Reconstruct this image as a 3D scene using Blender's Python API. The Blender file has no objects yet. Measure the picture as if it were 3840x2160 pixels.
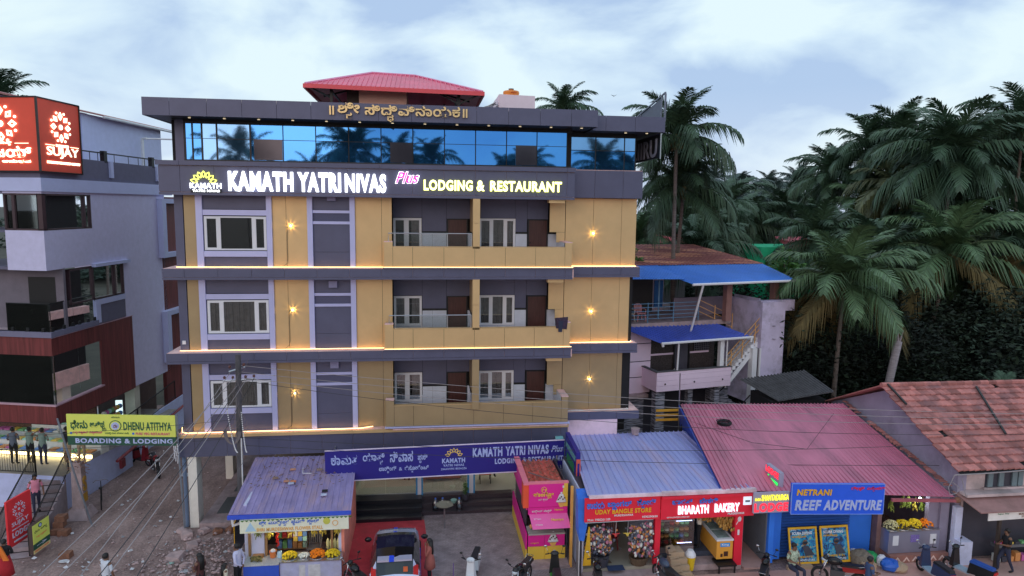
import bpy, math, random
from mathutils import Vector, Matrix
random.seed(7)
S = bpy.context.scene
COL = S.collection
rad = math.radians

# ------------------------------------------------------------------ camera
cd = bpy.data.cameras.new('camera'); cd.sensor_width = 36; cd.lens = 24.0; cd.clip_start = .1; cd.clip_end = 3000
cam = bpy.data.objects.new('camera', cd); COL.objects.link(cam); S.camera = cam
yaw, pitch, roll = .1275, rad(6.8), rad(.68)
fw = Vector((math.sin(yaw)*math.cos(pitch), math.cos(yaw)*math.cos(pitch), -math.sin(pitch)))
rt = Vector((math.cos(yaw), -math.sin(yaw), 0)); up = rt.cross(fw)
r2 = rt*math.cos(roll)+up*math.sin(roll); u2 = up*math.cos(roll)-rt*math.sin(roll)
cam.matrix_world = Matrix(((r2.x, u2.x, -fw.x, 9.02), (r2.y, u2.y, -fw.y, -27.0), (r2.z, u2.z, -fw.z, 12.9), (0, 0, 0, 1)))

# ------------------------------------------------------------------ world (cloudy dusk sky)
W = bpy.data.worlds.new('World'); S.world = W; W.use_nodes = True
nt = W.node_tree; nt.nodes.clear()
def N(t, tree=None, **k):
    n = (tree or nt).nodes.new(t)
    for a, b in k.items(): setattr(n, a, b)
    return n
wo = N('ShaderNodeOutputWorld'); bg = N('ShaderNodeBackground'); nt.links.new(bg.outputs[0], wo.inputs[0])
sky = N('ShaderNodeTexSky', sky_type='NISHITA', sun_disc=False, sun_elevation=rad(12), sun_rotation=rad(200), air_density=1.2, dust_density=1.5)
tc = N('ShaderNodeTexCoord'); mp = N('ShaderNodeMapping'); mp.inputs['Scale'].default_value = (1.0, 1.0, 2.1); mp.inputs['Location'].default_value = (3.1, .9, .15)
nt.links.new(tc.outputs['Generated'], mp.inputs[0])
no = N('ShaderNodeTexNoise'); no.inputs['Scale'].default_value = 4.6; no.inputs['Detail'].default_value = 10; no.inputs['Roughness'].default_value = .5; no.inputs['Distortion'].default_value = .35
nt.links.new(mp.outputs[0], no.inputs[0])
no2 = N('ShaderNodeTexNoise'); no2.inputs['Scale'].default_value = 1.15; no2.inputs['Detail'].default_value = 4
nt.links.new(mp.outputs[0], no2.inputs[0])
ad = N('ShaderNodeMath', operation='MULTIPLY_ADD'); ad.inputs[1].default_value = .62; nt.links.new(no.outputs[0], ad.inputs[0])
m2 = N('ShaderNodeMath', operation='MULTIPLY'); m2.inputs[1].default_value = .38; nt.links.new(no2.outputs[0], m2.inputs[0]); nt.links.new(m2.outputs[0], ad.inputs[2])
cr = N('ShaderNodeValToRGB'); cr.color_ramp.elements[0].position = .435; cr.color_ramp.elements[0].color = (.77, .925, .975, 1)
cr.color_ramp.elements[1].position = .575; cr.color_ramp.elements[1].color = (.43, .58, .82, 1)
e = cr.color_ramp.elements.new(.492); e.color = (.65, .81, .95, 1)
nt.links.new(ad.outputs[0], cr.inputs[0])
# pale lilac band low over the horizon
sx = N('ShaderNodeSeparateXYZ'); nt.links.new(tc.outputs['Generated'], sx.inputs[0])
mr = N('ShaderNodeMapRange'); mr.inputs[1].default_value = 0.0; mr.inputs[2].default_value = .16; mr.inputs[3].default_value = .6; mr.inputs[4].default_value = 0
nt.links.new(sx.outputs[2], mr.inputs[0])
mx = N('ShaderNodeMix', data_type='RGBA'); mx.inputs[7].default_value = (.72, .80, .95, 1)
nt.links.new(mr.outputs[0], mx.inputs[0]); nt.links.new(cr.outputs[0], mx.inputs[6])
# clear sky shows a little between the clouds
sc_ = N('ShaderNodeMix', data_type='RGBA', blend_type='ADD'); sc_.inputs[0].default_value = 1
sk = N('ShaderNodeVectorMath', operation='SCALE'); sk.inputs['Scale'].default_value = .006
nt.links.new(sky.outputs[0], sk.inputs[0]); nt.links.new(mx.outputs[2], sc_.inputs[6]); nt.links.new(sk.outputs[0], sc_.inputs[7])
nt.links.new(sc_.outputs[2], bg.inputs[0]); bg.inputs[1].default_value = 1.0

sd = bpy.data.lights.new('sun', 'SUN'); sd.energy = .55; sd.angle = rad(35); sd.color = (1, .72, .55)
sun = bpy.data.objects.new('sun', sd); COL.objects.link(sun); sun.rotation_euler = (rad(74), 0, rad(-20))
S.view_settings.view_transform = 'Standard'; S.view_settings.look = 'None'; S.view_settings.gamma = 1; S.view_settings.exposure = 0
try:
    S.cycles.max_bounces = 6; S.cycles.diffuse_bounces = 3; S.cycles.glossy_bounces = 3; S.cycles.transparent_max_bounces = 10
    S.cycles.sample_clamp_indirect = 3
except Exception: pass

# ------------------------------------------------------------------ colours and materials
def lin(c): return tuple(((x/255+.055)/1.055)**2.4 if x > 10 else x/255/12.92 for x in c)
def fit(l): k = min(1, .88/max(l)); return tuple(max(.004, a*k) for a in l)
def V_(r, g, b):   # photo colour of an upright surface -> base colour
    return fit([a/q for a, q in zip(lin((r, g, b)), (.47, .47, .43))])
def H_(r, g, b):   # photo colour of a level surface -> base colour
    return fit([a/q for a, q in zip(lin((r, g, b)), (.43, .46, .47))])
MATS = {}
def mat(name, col, rough=.6, metal=0., var=.12, scale=2.5, bump=0., bscale=40., emit=0., dirt=0., dcol=(.12, .09, .075), stretch=(1, 1, 1), island=0., spec=.5):
    if name in MATS: return MATS[name]
    m = bpy.data.materials.new(name); m.use_nodes = True; t = m.node_tree; p = t.nodes['Principled BSDF']
    p.inputs['Roughness'].default_value = rough; p.inputs['Metallic'].default_value = metal
    p.inputs['Specular IOR Level'].default_value = spec
    c4 = tuple(col)+(1,)
    if emit:
        p.inputs['Base Color'].default_value = c4; p.inputs['Emission Color'].default_value = c4; p.inputs['Emission Strength'].default_value = emit
        MATS[name] = m; return m
    tc = t.nodes.new('ShaderNodeTexCoord'); mp = t.nodes.new('ShaderNodeMapping'); mp.inputs['Scale'].default_value = stretch
    t.links.new(tc.outputs['Object'], mp.inputs[0])
    nz = t.nodes.new('ShaderNodeTexNoise'); nz.inputs['Scale'].default_value = scale; nz.inputs['Detail'].default_value = 7; nz.inputs['Roughness'].default_value = .62
    t.links.new(mp.outputs[0], nz.inputs[0])
    mr = t.nodes.new('ShaderNodeMapRange'); mr.inputs[1].default_value = .3; mr.inputs[2].default_value = .7; mr.inputs[3].default_value = 1-var; mr.inputs[4].default_value = 1+var
    t.links.new(nz.outputs[0], mr.inputs[0])
    vm = t.nodes.new('ShaderNodeVectorMath'); vm.operation = 'SCALE'; vm.inputs[0].default_value = col
    t.links.new(mr.outputs[0], vm.inputs['Scale']); out = vm.outputs[0]
    if island:
        g = t.nodes.new('ShaderNodeNewGeometry'); mi = t.nodes.new('ShaderNodeMapRange'); mi.inputs[3].default_value = 1-island; mi.inputs[4].default_value = 1+island
        t.links.new(g.outputs['Random Per Island'], mi.inputs[0]); v2 = t.nodes.new('ShaderNodeVectorMath'); v2.operation = 'SCALE'
        t.links.new(out, v2.inputs[0]); t.links.new(mi.outputs[0], v2.inputs['Scale']); out = v2.outputs[0]
    if dirt:
        n3 = t.nodes.new('ShaderNodeTexNoise'); n3.inputs['Scale'].default_value = scale*.45; n3.inputs['Detail'].default_value = 9; n3.inputs['Roughness'].default_value = .7
        t.links.new(mp.outputs[0], n3.inputs[0]); r3 = t.nodes.new('ShaderNodeMapRange'); r3.inputs[1].default_value = .48; r3.inputs[2].default_value = .68; r3.inputs[3].default_value = 0; r3.inputs[4].default_value = dirt
        t.links.new(n3.outputs[0], r3.inputs[0]); mx = t.nodes.new('ShaderNodeMix'); mx.data_type = 'RGBA'; mx.inputs[7].default_value = tuple(dcol)+(1,)
        t.links.new(r3.outputs[0], mx.inputs[0]); t.links.new(out, mx.inputs[6]); out = mx.outputs[2]
    t.links.new(out, p.inputs['Base Color'])
    if bump:
        nb = t.nodes.new('ShaderNodeTexNoise'); nb.inputs['Scale'].default_value = bscale; nb.inputs['Detail'].default_value = 5; t.links.new(mp.outputs[0], nb.inputs[0])
        bp = t.nodes.new('ShaderNodeBump'); bp.inputs['Strength'].default_value = bump; bp.inputs['Distance'].default_value = .03
        t.links.new(nb.outputs[0], bp.inputs['Height']); t.links.new(bp.outputs[0], p.inputs['Normal'])
    MATS[name] = m; return m
def glassmat(name, tint, refl=.25, rough=.02, rcol=(1, 1, 1)):
    if name in MATS: return MATS[name]
    m = bpy.data.materials.new(name); m.use_nodes = True; t = m.node_tree; t.nodes.clear()
    o = t.nodes.new('ShaderNodeOutputMaterial'); mx = t.nodes.new('ShaderNodeMixShader'); tr = t.nodes.new('ShaderNodeBsdfTransparent'); gl = t.nodes.new('ShaderNodeBsdfGlossy')
    tr.inputs[0].default_value = tuple(tint)+(1,); gl.inputs[0].default_value = tuple(rcol)+(1,); gl.inputs['Roughness'].default_value = rough
    f = t.nodes.new('ShaderNodeFresnel'); f.inputs[0].default_value = 1.5; a = t.nodes.new('ShaderNodeMath'); a.operation = 'ADD'; a.inputs[1].default_value = refl; a.use_clamp = True
    t.links.new(f.outputs[0], a.inputs[0]); t.links.new(a.outputs[0], mx.inputs[0]); t.links.new(tr.outputs[0], mx.inputs[1]); t.links.new(gl.outputs[0], mx.inputs[2]); t.links.new(mx.outputs[0], o.inputs[0])
    MATS[name] = m; return m

# ------------------------------------------------------------------ object helpers
def tag(o, label=None, cat=None, group=None, kind=None):
    if label: o['label'] = label
    if cat: o['category'] = cat
    if group: o['group'] = group
    if kind: o['kind'] = kind
    return o
def thing(name, label, cat, loc=(0, 0, 0), group=None):
    o = bpy.data.objects.new(name, None); o.empty_display_size = .3; COL.objects.link(o); o.location = loc
    return tag(o, label, cat, group)
def attach(o, parent):
    COL.objects.link(o)
    if parent is not None:
        o.parent = parent
        if parent.type == 'EMPTY': o.location = -Vector(parent.location)
def copy_tree(o, parent=None):
    c = o.copy(); COL.objects.link(c); c.parent = parent
    for ch in list(o.children): copy_tree(ch, c)
    return c
def place(o, loc, rz=0, s=None):
    o.location = loc; o.rotation_euler = (0, 0, rz)
    if s: o.scale = (s, s, s)
    return o
class MB:
    def __init__(s): s.v = []; s.f = []; s.m = []
    def add(s, vs, fs, m=0):
        k = len(s.v); s.v += [tuple(v) for v in vs]; s.f += [tuple(i+k for i in f) for f in fs]; s.m += [m]*len(fs); return s
    def box(s, x0, y0, z0, x1, y1, z1, m=0):
        return s.add([(x0, y0, z0), (x1, y0, z0), (x1, y1, z0), (x0, y1, z0), (x0, y0, z1), (x1, y0, z1), (x1, y1, z1), (x0, y1, z1)],
                     [(0, 3, 2, 1), (4, 5, 6, 7), (0, 1, 5, 4), (1, 2, 6, 5), (2, 3, 7, 6), (3, 0, 4, 7)], m)
    def hexa(s, p, m=0):   # 4 bottom + 4 top points
        return s.add(p, [(0, 3, 2, 1), (4, 5, 6, 7), (0, 1, 5, 4), (1, 2, 6, 5), (2, 3, 7, 6), (3, 0, 4, 7)], m)
    def slab(s, a, b, c, d, n, m=0):   # quad extruded by vector n
        n = Vector(n); P = [Vector(q) for q in (a, b, c, d)]
        return s.hexa([tuple(q) for q in P]+[tuple(q+n) for q in P], m)
    def prism(s, pts, n, m=0):
        n = Vector(n); P = [Vector(p) for p in pts]; k = len(P)
        return s.add([tuple(p) for p in P]+[tuple(p+n) for p in P], [tuple(range(k))[::-1], tuple(range(k, 2*k))]+[(i, (i+1) % k, k+(i+1) % k, k+i) for i in range(k)], m)
    def tube(s, pts, r, n=6, m=0, r1=None, cap=True):
        P = [Vector(p) for p in pts]; k = len(P); vs = []
        for i, p in enumerate(P):
            d = (P[min(i+1, k-1)]-P[max(i-1, 0)]).normalized(); a = d.orthogonal().normalized() if i == 0 else (a-d*a.dot(d)).normalized()
            b = d.cross(a); q = r if r1 is None else r+(r1-r)*i/(k-1)
            vs += [tuple(p+(a*math.cos(2*math.pi*j/n)+b*math.sin(2*math.pi*j/n))*q) for j in range(n)]
        fs = [(i*n+j, i*n+(j+1) % n, (i+1)*n+(j+1) % n, (i+1)*n+j) for i in range(k-1) for j in range(n)]
        if cap: fs += [tuple(range(n))[::-1], tuple((k-1)*n+j for j in range(n))]
        return s.add(vs, fs, m)
    def lathe(s, prof, c=(0, 0, 0), n=16, m=0, sx=1, sy=1):
        vs = [(c[0]+r*sx*math.cos(2*math.pi*j/n), c[1]+r*sy*math.sin(2*math.pi*j/n), c[2]+z) for r, z in prof for j in range(n)]
        k = len(prof)
        fs = [(i*n+j, i*n+(j+1) % n, (i+1)*n+(j+1) % n, (i+1)*n+j) for i in range(k-1) for j in range(n)]+[tuple(range(n))[::-1], tuple((k-1)*n+j for j in range(n))]
        return s.add(vs, fs, m)
    def ball(s, c, r, n=10, k=6, m=0, sx=1, sy=1, sz=1):
        return s.lathe([(max(.001, r*math.sin(math.pi*i/k)), -r*sz*math.cos(math.pi*i/k)) for i in range(k+1)], c, n, m, sx, sy)
    def torus(s, c, R, r, axis='X', n=20, k=8, m=0):
        vs = []
        for i in range(n):
            a = 2*math.pi*i/n
            for j in range(k):
                b = 2*math.pi*j/k; q = R+r*math.cos(b); u, w, h = q*math.cos(a), q*math.sin(a), r*math.sin(b)
                vs.append({'X': (c[0]+h, c[1]+u, c[2]+w), 'Y': (c[0]+u, c[1]+h, c[2]+w), 'Z': (c[0]+u, c[1]+w, c[2]+h)}[axis])
        return s.add(vs, [(i*k+j, i*k+(j+1) % k, ((i+1) % n)*k+(j+1) % k, ((i+1) % n)*k+j) for i in range(n) for j in range(k)], m)
    def build(s, name, mats, parent=None, smooth=False, label=None, cat=None, group=None, kind=None):
        me = bpy.data.meshes.new(name); me.from_pydata(s.v, [], s.f)
        ms = mats if isinstance(mats, (list, tuple)) else [mats]
        for q in ms: me.materials.append(q)
        if len(ms) > 1: me.polygons.foreach_set('material_index', s.m)
        if smooth: me.polygons.foreach_set('use_smooth', [True]*len(s.f))
        me.update(); o = bpy.data.objects.new(name, me); attach(o, parent); return tag(o, label, cat, group, kind)
def B(name, m, parent, *bx, **k):    # one part made of boxes
    mb = MB()
    for b in bx: mb.box(*b)
    return mb.build(name, m, parent, **k)

# ------------------------------------------------------------------ lettering
_cache = {}
def _mesh(body, bold, ext):
    key = (body, bold, ext)
    if key in _cache: return _cache[key]
    cu = bpy.data.curves.new('t', 'FONT'); cu.body = body; cu.size = 1; cu.offset = bold; cu.extrude = ext/2; cu.resolution_u = 3; cu.space_character = 1+bold*3.2
    ob = bpy.data.objects.new('t', cu); COL.objects.link(ob)
    dg = bpy.context.evaluated_depsgraph_get(); me = ob.evaluated_get(dg).to_mesh()
    r = ([tuple(v.co) for v in me.vertices], [tuple(p.vertices) for p in me.polygons])
    ob.evaluated_get(dg).to_mesh_clear(); bpy.data.objects.remove(ob); bpy.data.curves.remove(cu)
    _cache[key] = r; return r
def _kannada(body, bold, ext):
    vs, fs, x = [], [], 0.
    i = 0; cl = []
    cons = lambda c: '\u0c95' <= c <= '\u0cb9'
    while i < len(body):
        c = body[i]; base = c; subs = []; i += 1
        while i < len(body) and ('\u0cbe' <= body[i] <= '\u0ccd' or body[i] in '\u0c82\u0cd5\u0cd6'):
            if body[i] == '\u0ccd' and i+1 < len(body) and cons(body[i+1]): subs.append(body[i+1]); i += 2
            else: base += body[i]; i += 1
        cl.append((base, subs))
    for base, subs in cl:
        if base == ' ': x += .38; continue
        v, f = _mesh(base, bold, ext)
        if not v: continue
        x0 = min(p[0] for p in v); w = max(p[0] for p in v)-x0; k = len(vs)
        vs += [(p[0]-x0+x, p[1], p[2]) for p in v]; fs += [tuple(a+k for a in q) for q in f]
        for sb in subs:
            v2, f2 = _mesh(sb, bold*1.3, ext); a0 = min(p[0] for p in v2); k = len(vs)
            vs += [((p[0]-a0)*.58+x+w*.38, p[1]*.58-.48, p[2]) for p in v2]; fs += [tuple(a+k for a in q) for q in f2]
        x += w+.07
    return vs, fs
def lettering(body, o, r, h, w, m, parent, name='lettering', bold=0., ext=.02, kan=False, shear=0., u=(0, 0, 1)):
    """text whose lower left corner is o, running along r, h high and w wide"""
    v, f = (_kannada if kan else _mesh)(body, bold, .2)
    xs = [p[0] for p in v]; ys = [p[1] for p in v]; x0, x1, y0, y1 = min(xs), max(xs), min(ys), max(ys)
    o, r, u = Vector(o), Vector(r).normalized(), Vector(u).normalized(); n = r.cross(u)
    mb = MB(); mb.add([o+r*((p[0]-x0)/(x1-x0)*w+shear*(p[1]-y0)/(y1-y0)*h)+u*((p[1]-y0)/(y1-y0)*h)+n*(p[2]/.2*ext) for p in v], f)
    return mb.build(name, m, parent)
def petal_logo(o, r, s, m, parent, n=7, ext=.02, name='petal_emblem', u=(0, 0, 1), spread=150):
    o, r, u = Vector(o), Vector(r).normalized(), Vector(u); nn = r.cross(u); mb = MB()
    for k in range(n):
        a = rad(90-spread/2+spread*k/(n-1)); d = r*math.cos(a)+u*math.sin(a); e = r*-math.sin(a)+u*math.cos(a)
        L = s*(.5 if k in (0, n-1) else .46); r0 = s*.36
        prof = [(0, .0), (.25, .11), (.5, .15), (.75, .1), (1, 0)]
        out = [(t, q) for t, q in prof]+[(t, -q) for t, q in prof[-2:0:-1]]
        inn = [(.5+(t-.5)*.62, q*.55) for t, q in out]
        P = [o+d*(r0+t*L)+e*(q*s) for t, q in out]; Q = [o+d*(r0+t*L)+e*(q*s) for t, q in inn]; c = len(P)
        for i in range(c):
            j = (i+1) % c; mb.slab(P[i], P[j], Q[j], Q[i], nn*ext)
    return mb.build(name, m, parent)
def mandala(o, r, s, m, parent, ext=.03, u=(0, 0, 1)):
    o, r, u = Vector(o), Vector(r).normalized(), Vector(u); nn = r.cross(u); mb = MB()
    def P(x, y): return o+r*x*s+u*y*s
    for k in range(8):
        a = math.pi*k/4; c, q = math.cos(a), math.sin(a)
        T = lambda x, y: P(x*c-y*q, x*q+y*c)
        w = .26 if k % 2 == 0 else .24; cx = .72
        out = [(cx-w, 0), (cx, w*.8), (cx+w*1.1, 0), (cx, -w*.8)]; inn = [(cx-w*.5, 0), (cx, w*.38), (cx+w*.55, 0), (cx, -w*.38)]
        for i in range(4):
            j = (i+1) % 4; mb.slab(T(*out[i]), T(*out[j]), T(*inn[j]), T(*inn[i]), nn*ext)
        a2 = a+math.pi/8; mb.prism([P(.98*math.cos(a2)+.08*math.cos(t*math.pi/4), .98*math.sin(a2)+.08*math.sin(t*math.pi/4)) for t in range(8)], nn*ext)
    mb.prism([P(.17*math.cos(t*math.pi/6), .17*math.sin(t*math.pi/6)) for t in range(12)], nn*ext)
    return mb.build('flower_emblem', m, parent)
XR = (1, 0, 0)

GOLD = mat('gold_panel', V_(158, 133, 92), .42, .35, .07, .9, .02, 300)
GOLD_SHADED = mat('gold_panel_shaded', V_(124, 108, 78), .42, .35, .07, .9, .02, 300)  # darker gold copy: weaker light low on the front put into the colour
DARK = mat('charcoal_panel', V_(64, 65, 80), .45, .15, .08, 1.5, .02, 300)
SILVER = mat('silver_panel', V_(148, 150, 176), .4, .2, .04, 1.5)
BACK = mat('joint_black', (.012, .012, .014), .9)
UPVC = mat('white_frame', (.80, .80, .84), .35, 0, .03)
TILEW = mat('white_tile', (.66, .70, .80), .18, 0, .06, 4)
DOORM = mat('brown_door', (.075, .026, .022), .4, 0, .25, 6, stretch=(4, 4, .4))
CURT = mat('taupe_curtain', (.30, .27, .26), .9, 0, .2, 5)
CURTW = mat('pale_curtain', (.62, .62, .62), .9, 0, .12, 5)
ROOM = mat('dark_room', (.03, .03, .034), .8)
STEEL = mat('steel', (.5, .5, .52), .3, .9, .05)
CONC = mat('concrete', H_(120, 108, 110), .9, 0, .2, 3, .2, 30, dirt=.5)
BLK = mat('black_metal', (.016, .016, .018), .45, .2)
LED = mat('led_strip', (1, .62, .25), emit=4.5)
WHITEL = mat('white_led', (.93, .96, 1), emit=2.4)
YELL = mat('yellow_led', (.95, 1.0, .18), emit=1.5)
GLASS = glassmat('window_glass', (.86, .88, .9), .06)
CLEAR = glassmat('clear_glass', (.92, .95, .95), .05)
PINKW = mat('pink_wall', V_(196, 172, 176), .9, 0, .1, 2, .1, 20, dirt=.35, dcol=(.3, .24, .22))
CREAM = mat('cream_paint', (.66, .64, .54), .8, 0, .08, 2, dirt=.2, dcol=(.35, .28, .24))
# ================================================================== people, vehicles and plant builders
SKIN = mat('skin', (.20, .095, .055), .55, 0, .08, 8); HAIR = mat('hair', (.012, .010, .010), .5, 0, .2, 20)
def cloth(name, c, **k): return mat('cloth_'+name, c, .85, 0, .12, 9, **k)
BLUEDK = cloth('navy', (.03, .035, .07)); BLACKC = cloth('black', (.014, .014, .018)); WHITEC = cloth('white', (.66, .70, .78)); LILAC = cloth('lilac', (.60, .60, .82)); PINKC = cloth('pink', (.72, .26, .36)); SAGE = cloth('sage', (.20, .28, .24)); CREAMC = cloth('cream', (.68, .62, .50)); KHAKI = cloth('khaki', (.40, .30, .19))
def person(label, loc, face=0., h=1.65, top=WHITEC, low=BLUEDK, hair='short', arms='down', pose='stand', group=None, sleeve=.5, skirt=None, build=1.0):
    """face: direction the person looks, degrees from +Y clockwise; one skinned body, hair and skirt as children"""
    k = h/1.70
    hip = .93; J = {}
    sit = pose == 'sit'
    def j(n, x, y, z, r): J[n] = (Vector((x*build if abs(x) > .03 else x, y, z)), r)
    zb = -.42 if sit else 0
    j('pelvis', 0, 0, hip+zb, .135); j('waist', 0, .0, 1.06+zb, .12); j('chest', 0, .01 if not sit else .04, 1.28+zb, .145); j('shoul', 0, .01, 1.41+zb, .09); j('neck', 0, .03, 1.49+zb, .05); j('head0', 0, .045, 1.56+zb, .075); j('head1', 0, .045, 1.64+zb, .082); j('nose', 0, .135, 1.585+zb, .014)
    for s, t in ((-1, 'l'), (1, 'r')):
        j('sh'+t, .17*s, 0, 1.40+zb, .06)
        if arms == 'phone' and t == 'l': E_, Hn = (.25*s, .10, 1.16+zb), (.11*s, .13, 1.48+zb)
        elif arms == 'front': E_, Hn = (.24*s, .02, 1.14+zb), (.06*s, .26, 1.12+zb)
        elif arms == 'reach': E_, Hn = (.23*s, .18, 1.25+zb), (.15*s, .45, 1.28+zb)
        elif arms == 'back': E_, Hn = (.25*s, -.08, 1.12+zb), (.05*s, -.17, .98+zb)
        else: E_, Hn = (.25*s, -.02, 1.13+zb), (.27*s, .05, .88+zb)
        j('el'+t, *E_, .042); j('wr'+t, *Hn, .028)
        d = (J['wr'+t][0]-J['el'+t][0]).normalized(); side = d.cross(Vector((0, 1, 0))).normalized(); P = J['wr'+t][0]
        j('pm'+t, *(P+d*.06), .03)
        for i in range(4): j('f%d%s' % (i, t), *(P+d*(.13+.012*(1.5-abs(i-1.5)))+side*(.018*(i-1.5))+Vector((0, .02, 0))), .009)
        j('th'+t, *(P+d*.07+side*.045), .010)
        if sit: kn, an, fo = (.14*s, .42, .50), (.13*s, .44, .1), (.13*s, .56, .04)
        elif pose == 'walk': kn, an, fo = (.09*s, .14*s+.06, .50), (.09*s, .22*s-.04, .09), (.09*s, .22*s+.12, .04)
        else: kn, an, fo = (.10*s, .02, .50), (.10*s, .0, .09), (.11*s, .15, .035)
        j('hp'+t, .10*s, 0 if not sit else .05, hip-.06+zb, .095); j('kn'+t, *kn, .062); j('an'+t, *an, .042); j('fo'+t, *fo, .04)
    E = [('pelvis', 'waist'), ('waist', 'chest'), ('chest', 'shoul'), ('shoul', 'neck'), ('neck', 'head0'), ('head0', 'head1'), ('head0', 'nose')]
    for t in 'lr': E += [('shoul', 'sh'+t), ('sh'+t, 'el'+t), ('el'+t, 'wr'+t), ('wr'+t, 'pm'+t)]+[('pm'+t, 'f%d%s' % (i, t)) for i in range(4)]+[('pm'+t, 'th'+t), ('pelvis', 'hp'+t), ('hp'+t, 'kn'+t), ('kn'+t, 'an'+t), ('an'+t, 'fo'+t)]
    names = list(J); ix = {n: i for i, n in enumerate(names)}
    me = bpy.data.meshes.new('body'); me.from_pydata([tuple(J[n][0]*k) for n in names], [(ix[a], ix[b]) for a, b in E], [])
    ob = bpy.data.objects.new('body', me); COL.objects.link(ob); md = ob.modifiers.new('s', 'SKIN'); ob.modifiers.new('b', 'SUBSURF').levels = 1
    for i, n in enumerate(names):
        q = me.skin_vertices[0].data[i]; r = J[n][1]*k; q.radius = (r*(1.25 if n in ('pelvis', 'waist', 'chest') else 1), r*(.85 if n in ('pelvis', 'waist', 'chest') else 1)); q.use_root = n == 'pelvis'
    dg = bpy.context.evaluated_depsgraph_get(); m2 = bpy.data.meshes.new_from_object(ob.evaluated_get(dg)); bpy.data.objects.remove(ob)
    m2.materials.clear()
    for q in (SKIN, top, low, BLACKC): m2.materials.append(q)
    def dseg(p, a, b): 
        ab = b-a; t = max(0, min(1, (p-a).dot(ab)/ab.length_squared)); return (p-(a+ab*t)).length, t
    for pl in m2.polygons:
        c = pl.center/k; best = (9, None, 0)
        for a, b in E:
            d, t = dseg(c, J[a][0], J[b][0]); d -= J[a][1]*.6
            if d < best[0]: best = (d, (a, b), t)
        a, b = best[1]; mi = 1
        if a[:2] in ('el', 'wr', 'pm') or b in ('head0', 'head1', 'nose', 'neck'): mi = 0 if not (a[:2] == 'el' and sleeve > .9) else 1
        if a[:2] == 'sh' and best[2] > sleeve*1.6: mi = 0
        if a[:2] in ('hp', 'kn') or b[:2] == 'hp' or (a == 'pelvis' and c.z < hip-.03+zb): mi = 2
        if a[:2] == 'an': mi = 3
        pl.material_index = mi; pl.use_smooth = True
    root = thing('person', label, 'person', loc, group)
    bd = bpy.data.objects.new('body', m2); COL.objects.link(bd); bd.parent = root
    hz = (1.63+zb)*k; mb = MB(); mb.ball((0, .015*k, hz), .10*k, 12, 8, 0, .95, 1.08, 1.0)
    mb.v = [(x, y if not (z < hz+.02 and y > .05*k) else .05*k, z) for x, y, z in mb.v]
    if hair == 'long': mb.hexa([(-.09*k, -.06, hz-.45), (.09*k, -.06, hz-.45), (.07*k, -.13, hz-.45), (-.07*k, -.13, hz-.45), (-.1*k, .02, hz), (.1*k, .02, hz), (.09*k, -.1, hz), (-.09*k, -.1, hz)])
    if hair == 'bun': mb.ball((0, -.12*k, hz), .05*k)
    hr = mb.build('hair', HAIR, None, smooth=True); COL.objects.unlink(hr); COL.objects.link(hr); hr.parent = root
    mb = MB()
    for s in (-1, 1): mb.ball((.032*s*k, .118*k, hz-.02), .011*k, 6, 4)
    mb.box(-.02*k, .118*k, hz-.085*k, .02*k, .128*k, hz-.078*k)
    fc = mb.build('face', HAIR, None); fc.parent = root
    if skirt:
        z1, z0, r0, mt = skirt; mb = MB(); mb.lathe([(r0, z0), (r0*.85, (z0+z1)/2), (.15, z1), (.14, z1+.02)], (0, 0, 0), 14, 0, 1, .75); sk = mb.build('skirt', mt, None, smooth=True); sk.parent = root
    root.rotation_euler = (0, 0, -rad(face)); return root

RUB = mat('rubber', (.014, .014, .015), .8); PLAST = mat('black_plastic', (.02, .02, .022), .35); CHROME = mat('chrome', (.6, .6, .62), .15, 1, .02)
def wheel(parent, y, r=.29, w=.05, x=0.):
    wh = MB().torus((x, y, r), r-w, w, 'X', 22, 8).build('wheel', RUB, parent, smooth=True)
    mb = MB().torus((x, y, r), r-w*1.9, .018, 'X', 18, 5)
    for i in range(5):
        a = 2*math.pi*i/5; mb.tube([(x, y, r), (x, y+math.cos(a)*(r-w*1.9), r+math.sin(a)*(r-w*1.9))], .014, 4)
    mb.tube([(x-.06, y, r), (x+.06, y, r)], .04, 8); mb.build('rim', CHROME, wh); return wh
def handlebar(parent, y, z, w=.34, mir=.16):
    MB().tube([(-w, y-.1, z), (-.15, y, z-.02), (.15, y, z-.02), (w, y-.1, z)], .013, 6).build('handlebar', BLK, parent)
    for s in (-1, 1):
        m = MB().tube([(.22*s, y-.05, z), (.30*s, y+.02, z+mir)], .008, 4); m.ball((.32*s, y+.02, z+mir+.03), .06, 10, 6, 0, 1, .35, .7); m.build('mirror', CHROME if s < 0 else PLAST, parent, smooth=True)
        MB().tube([(s*w, y-.1, z), (s*(w-.12), y-.065, z)], .02, 6).build('grip', RUB, parent)
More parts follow.
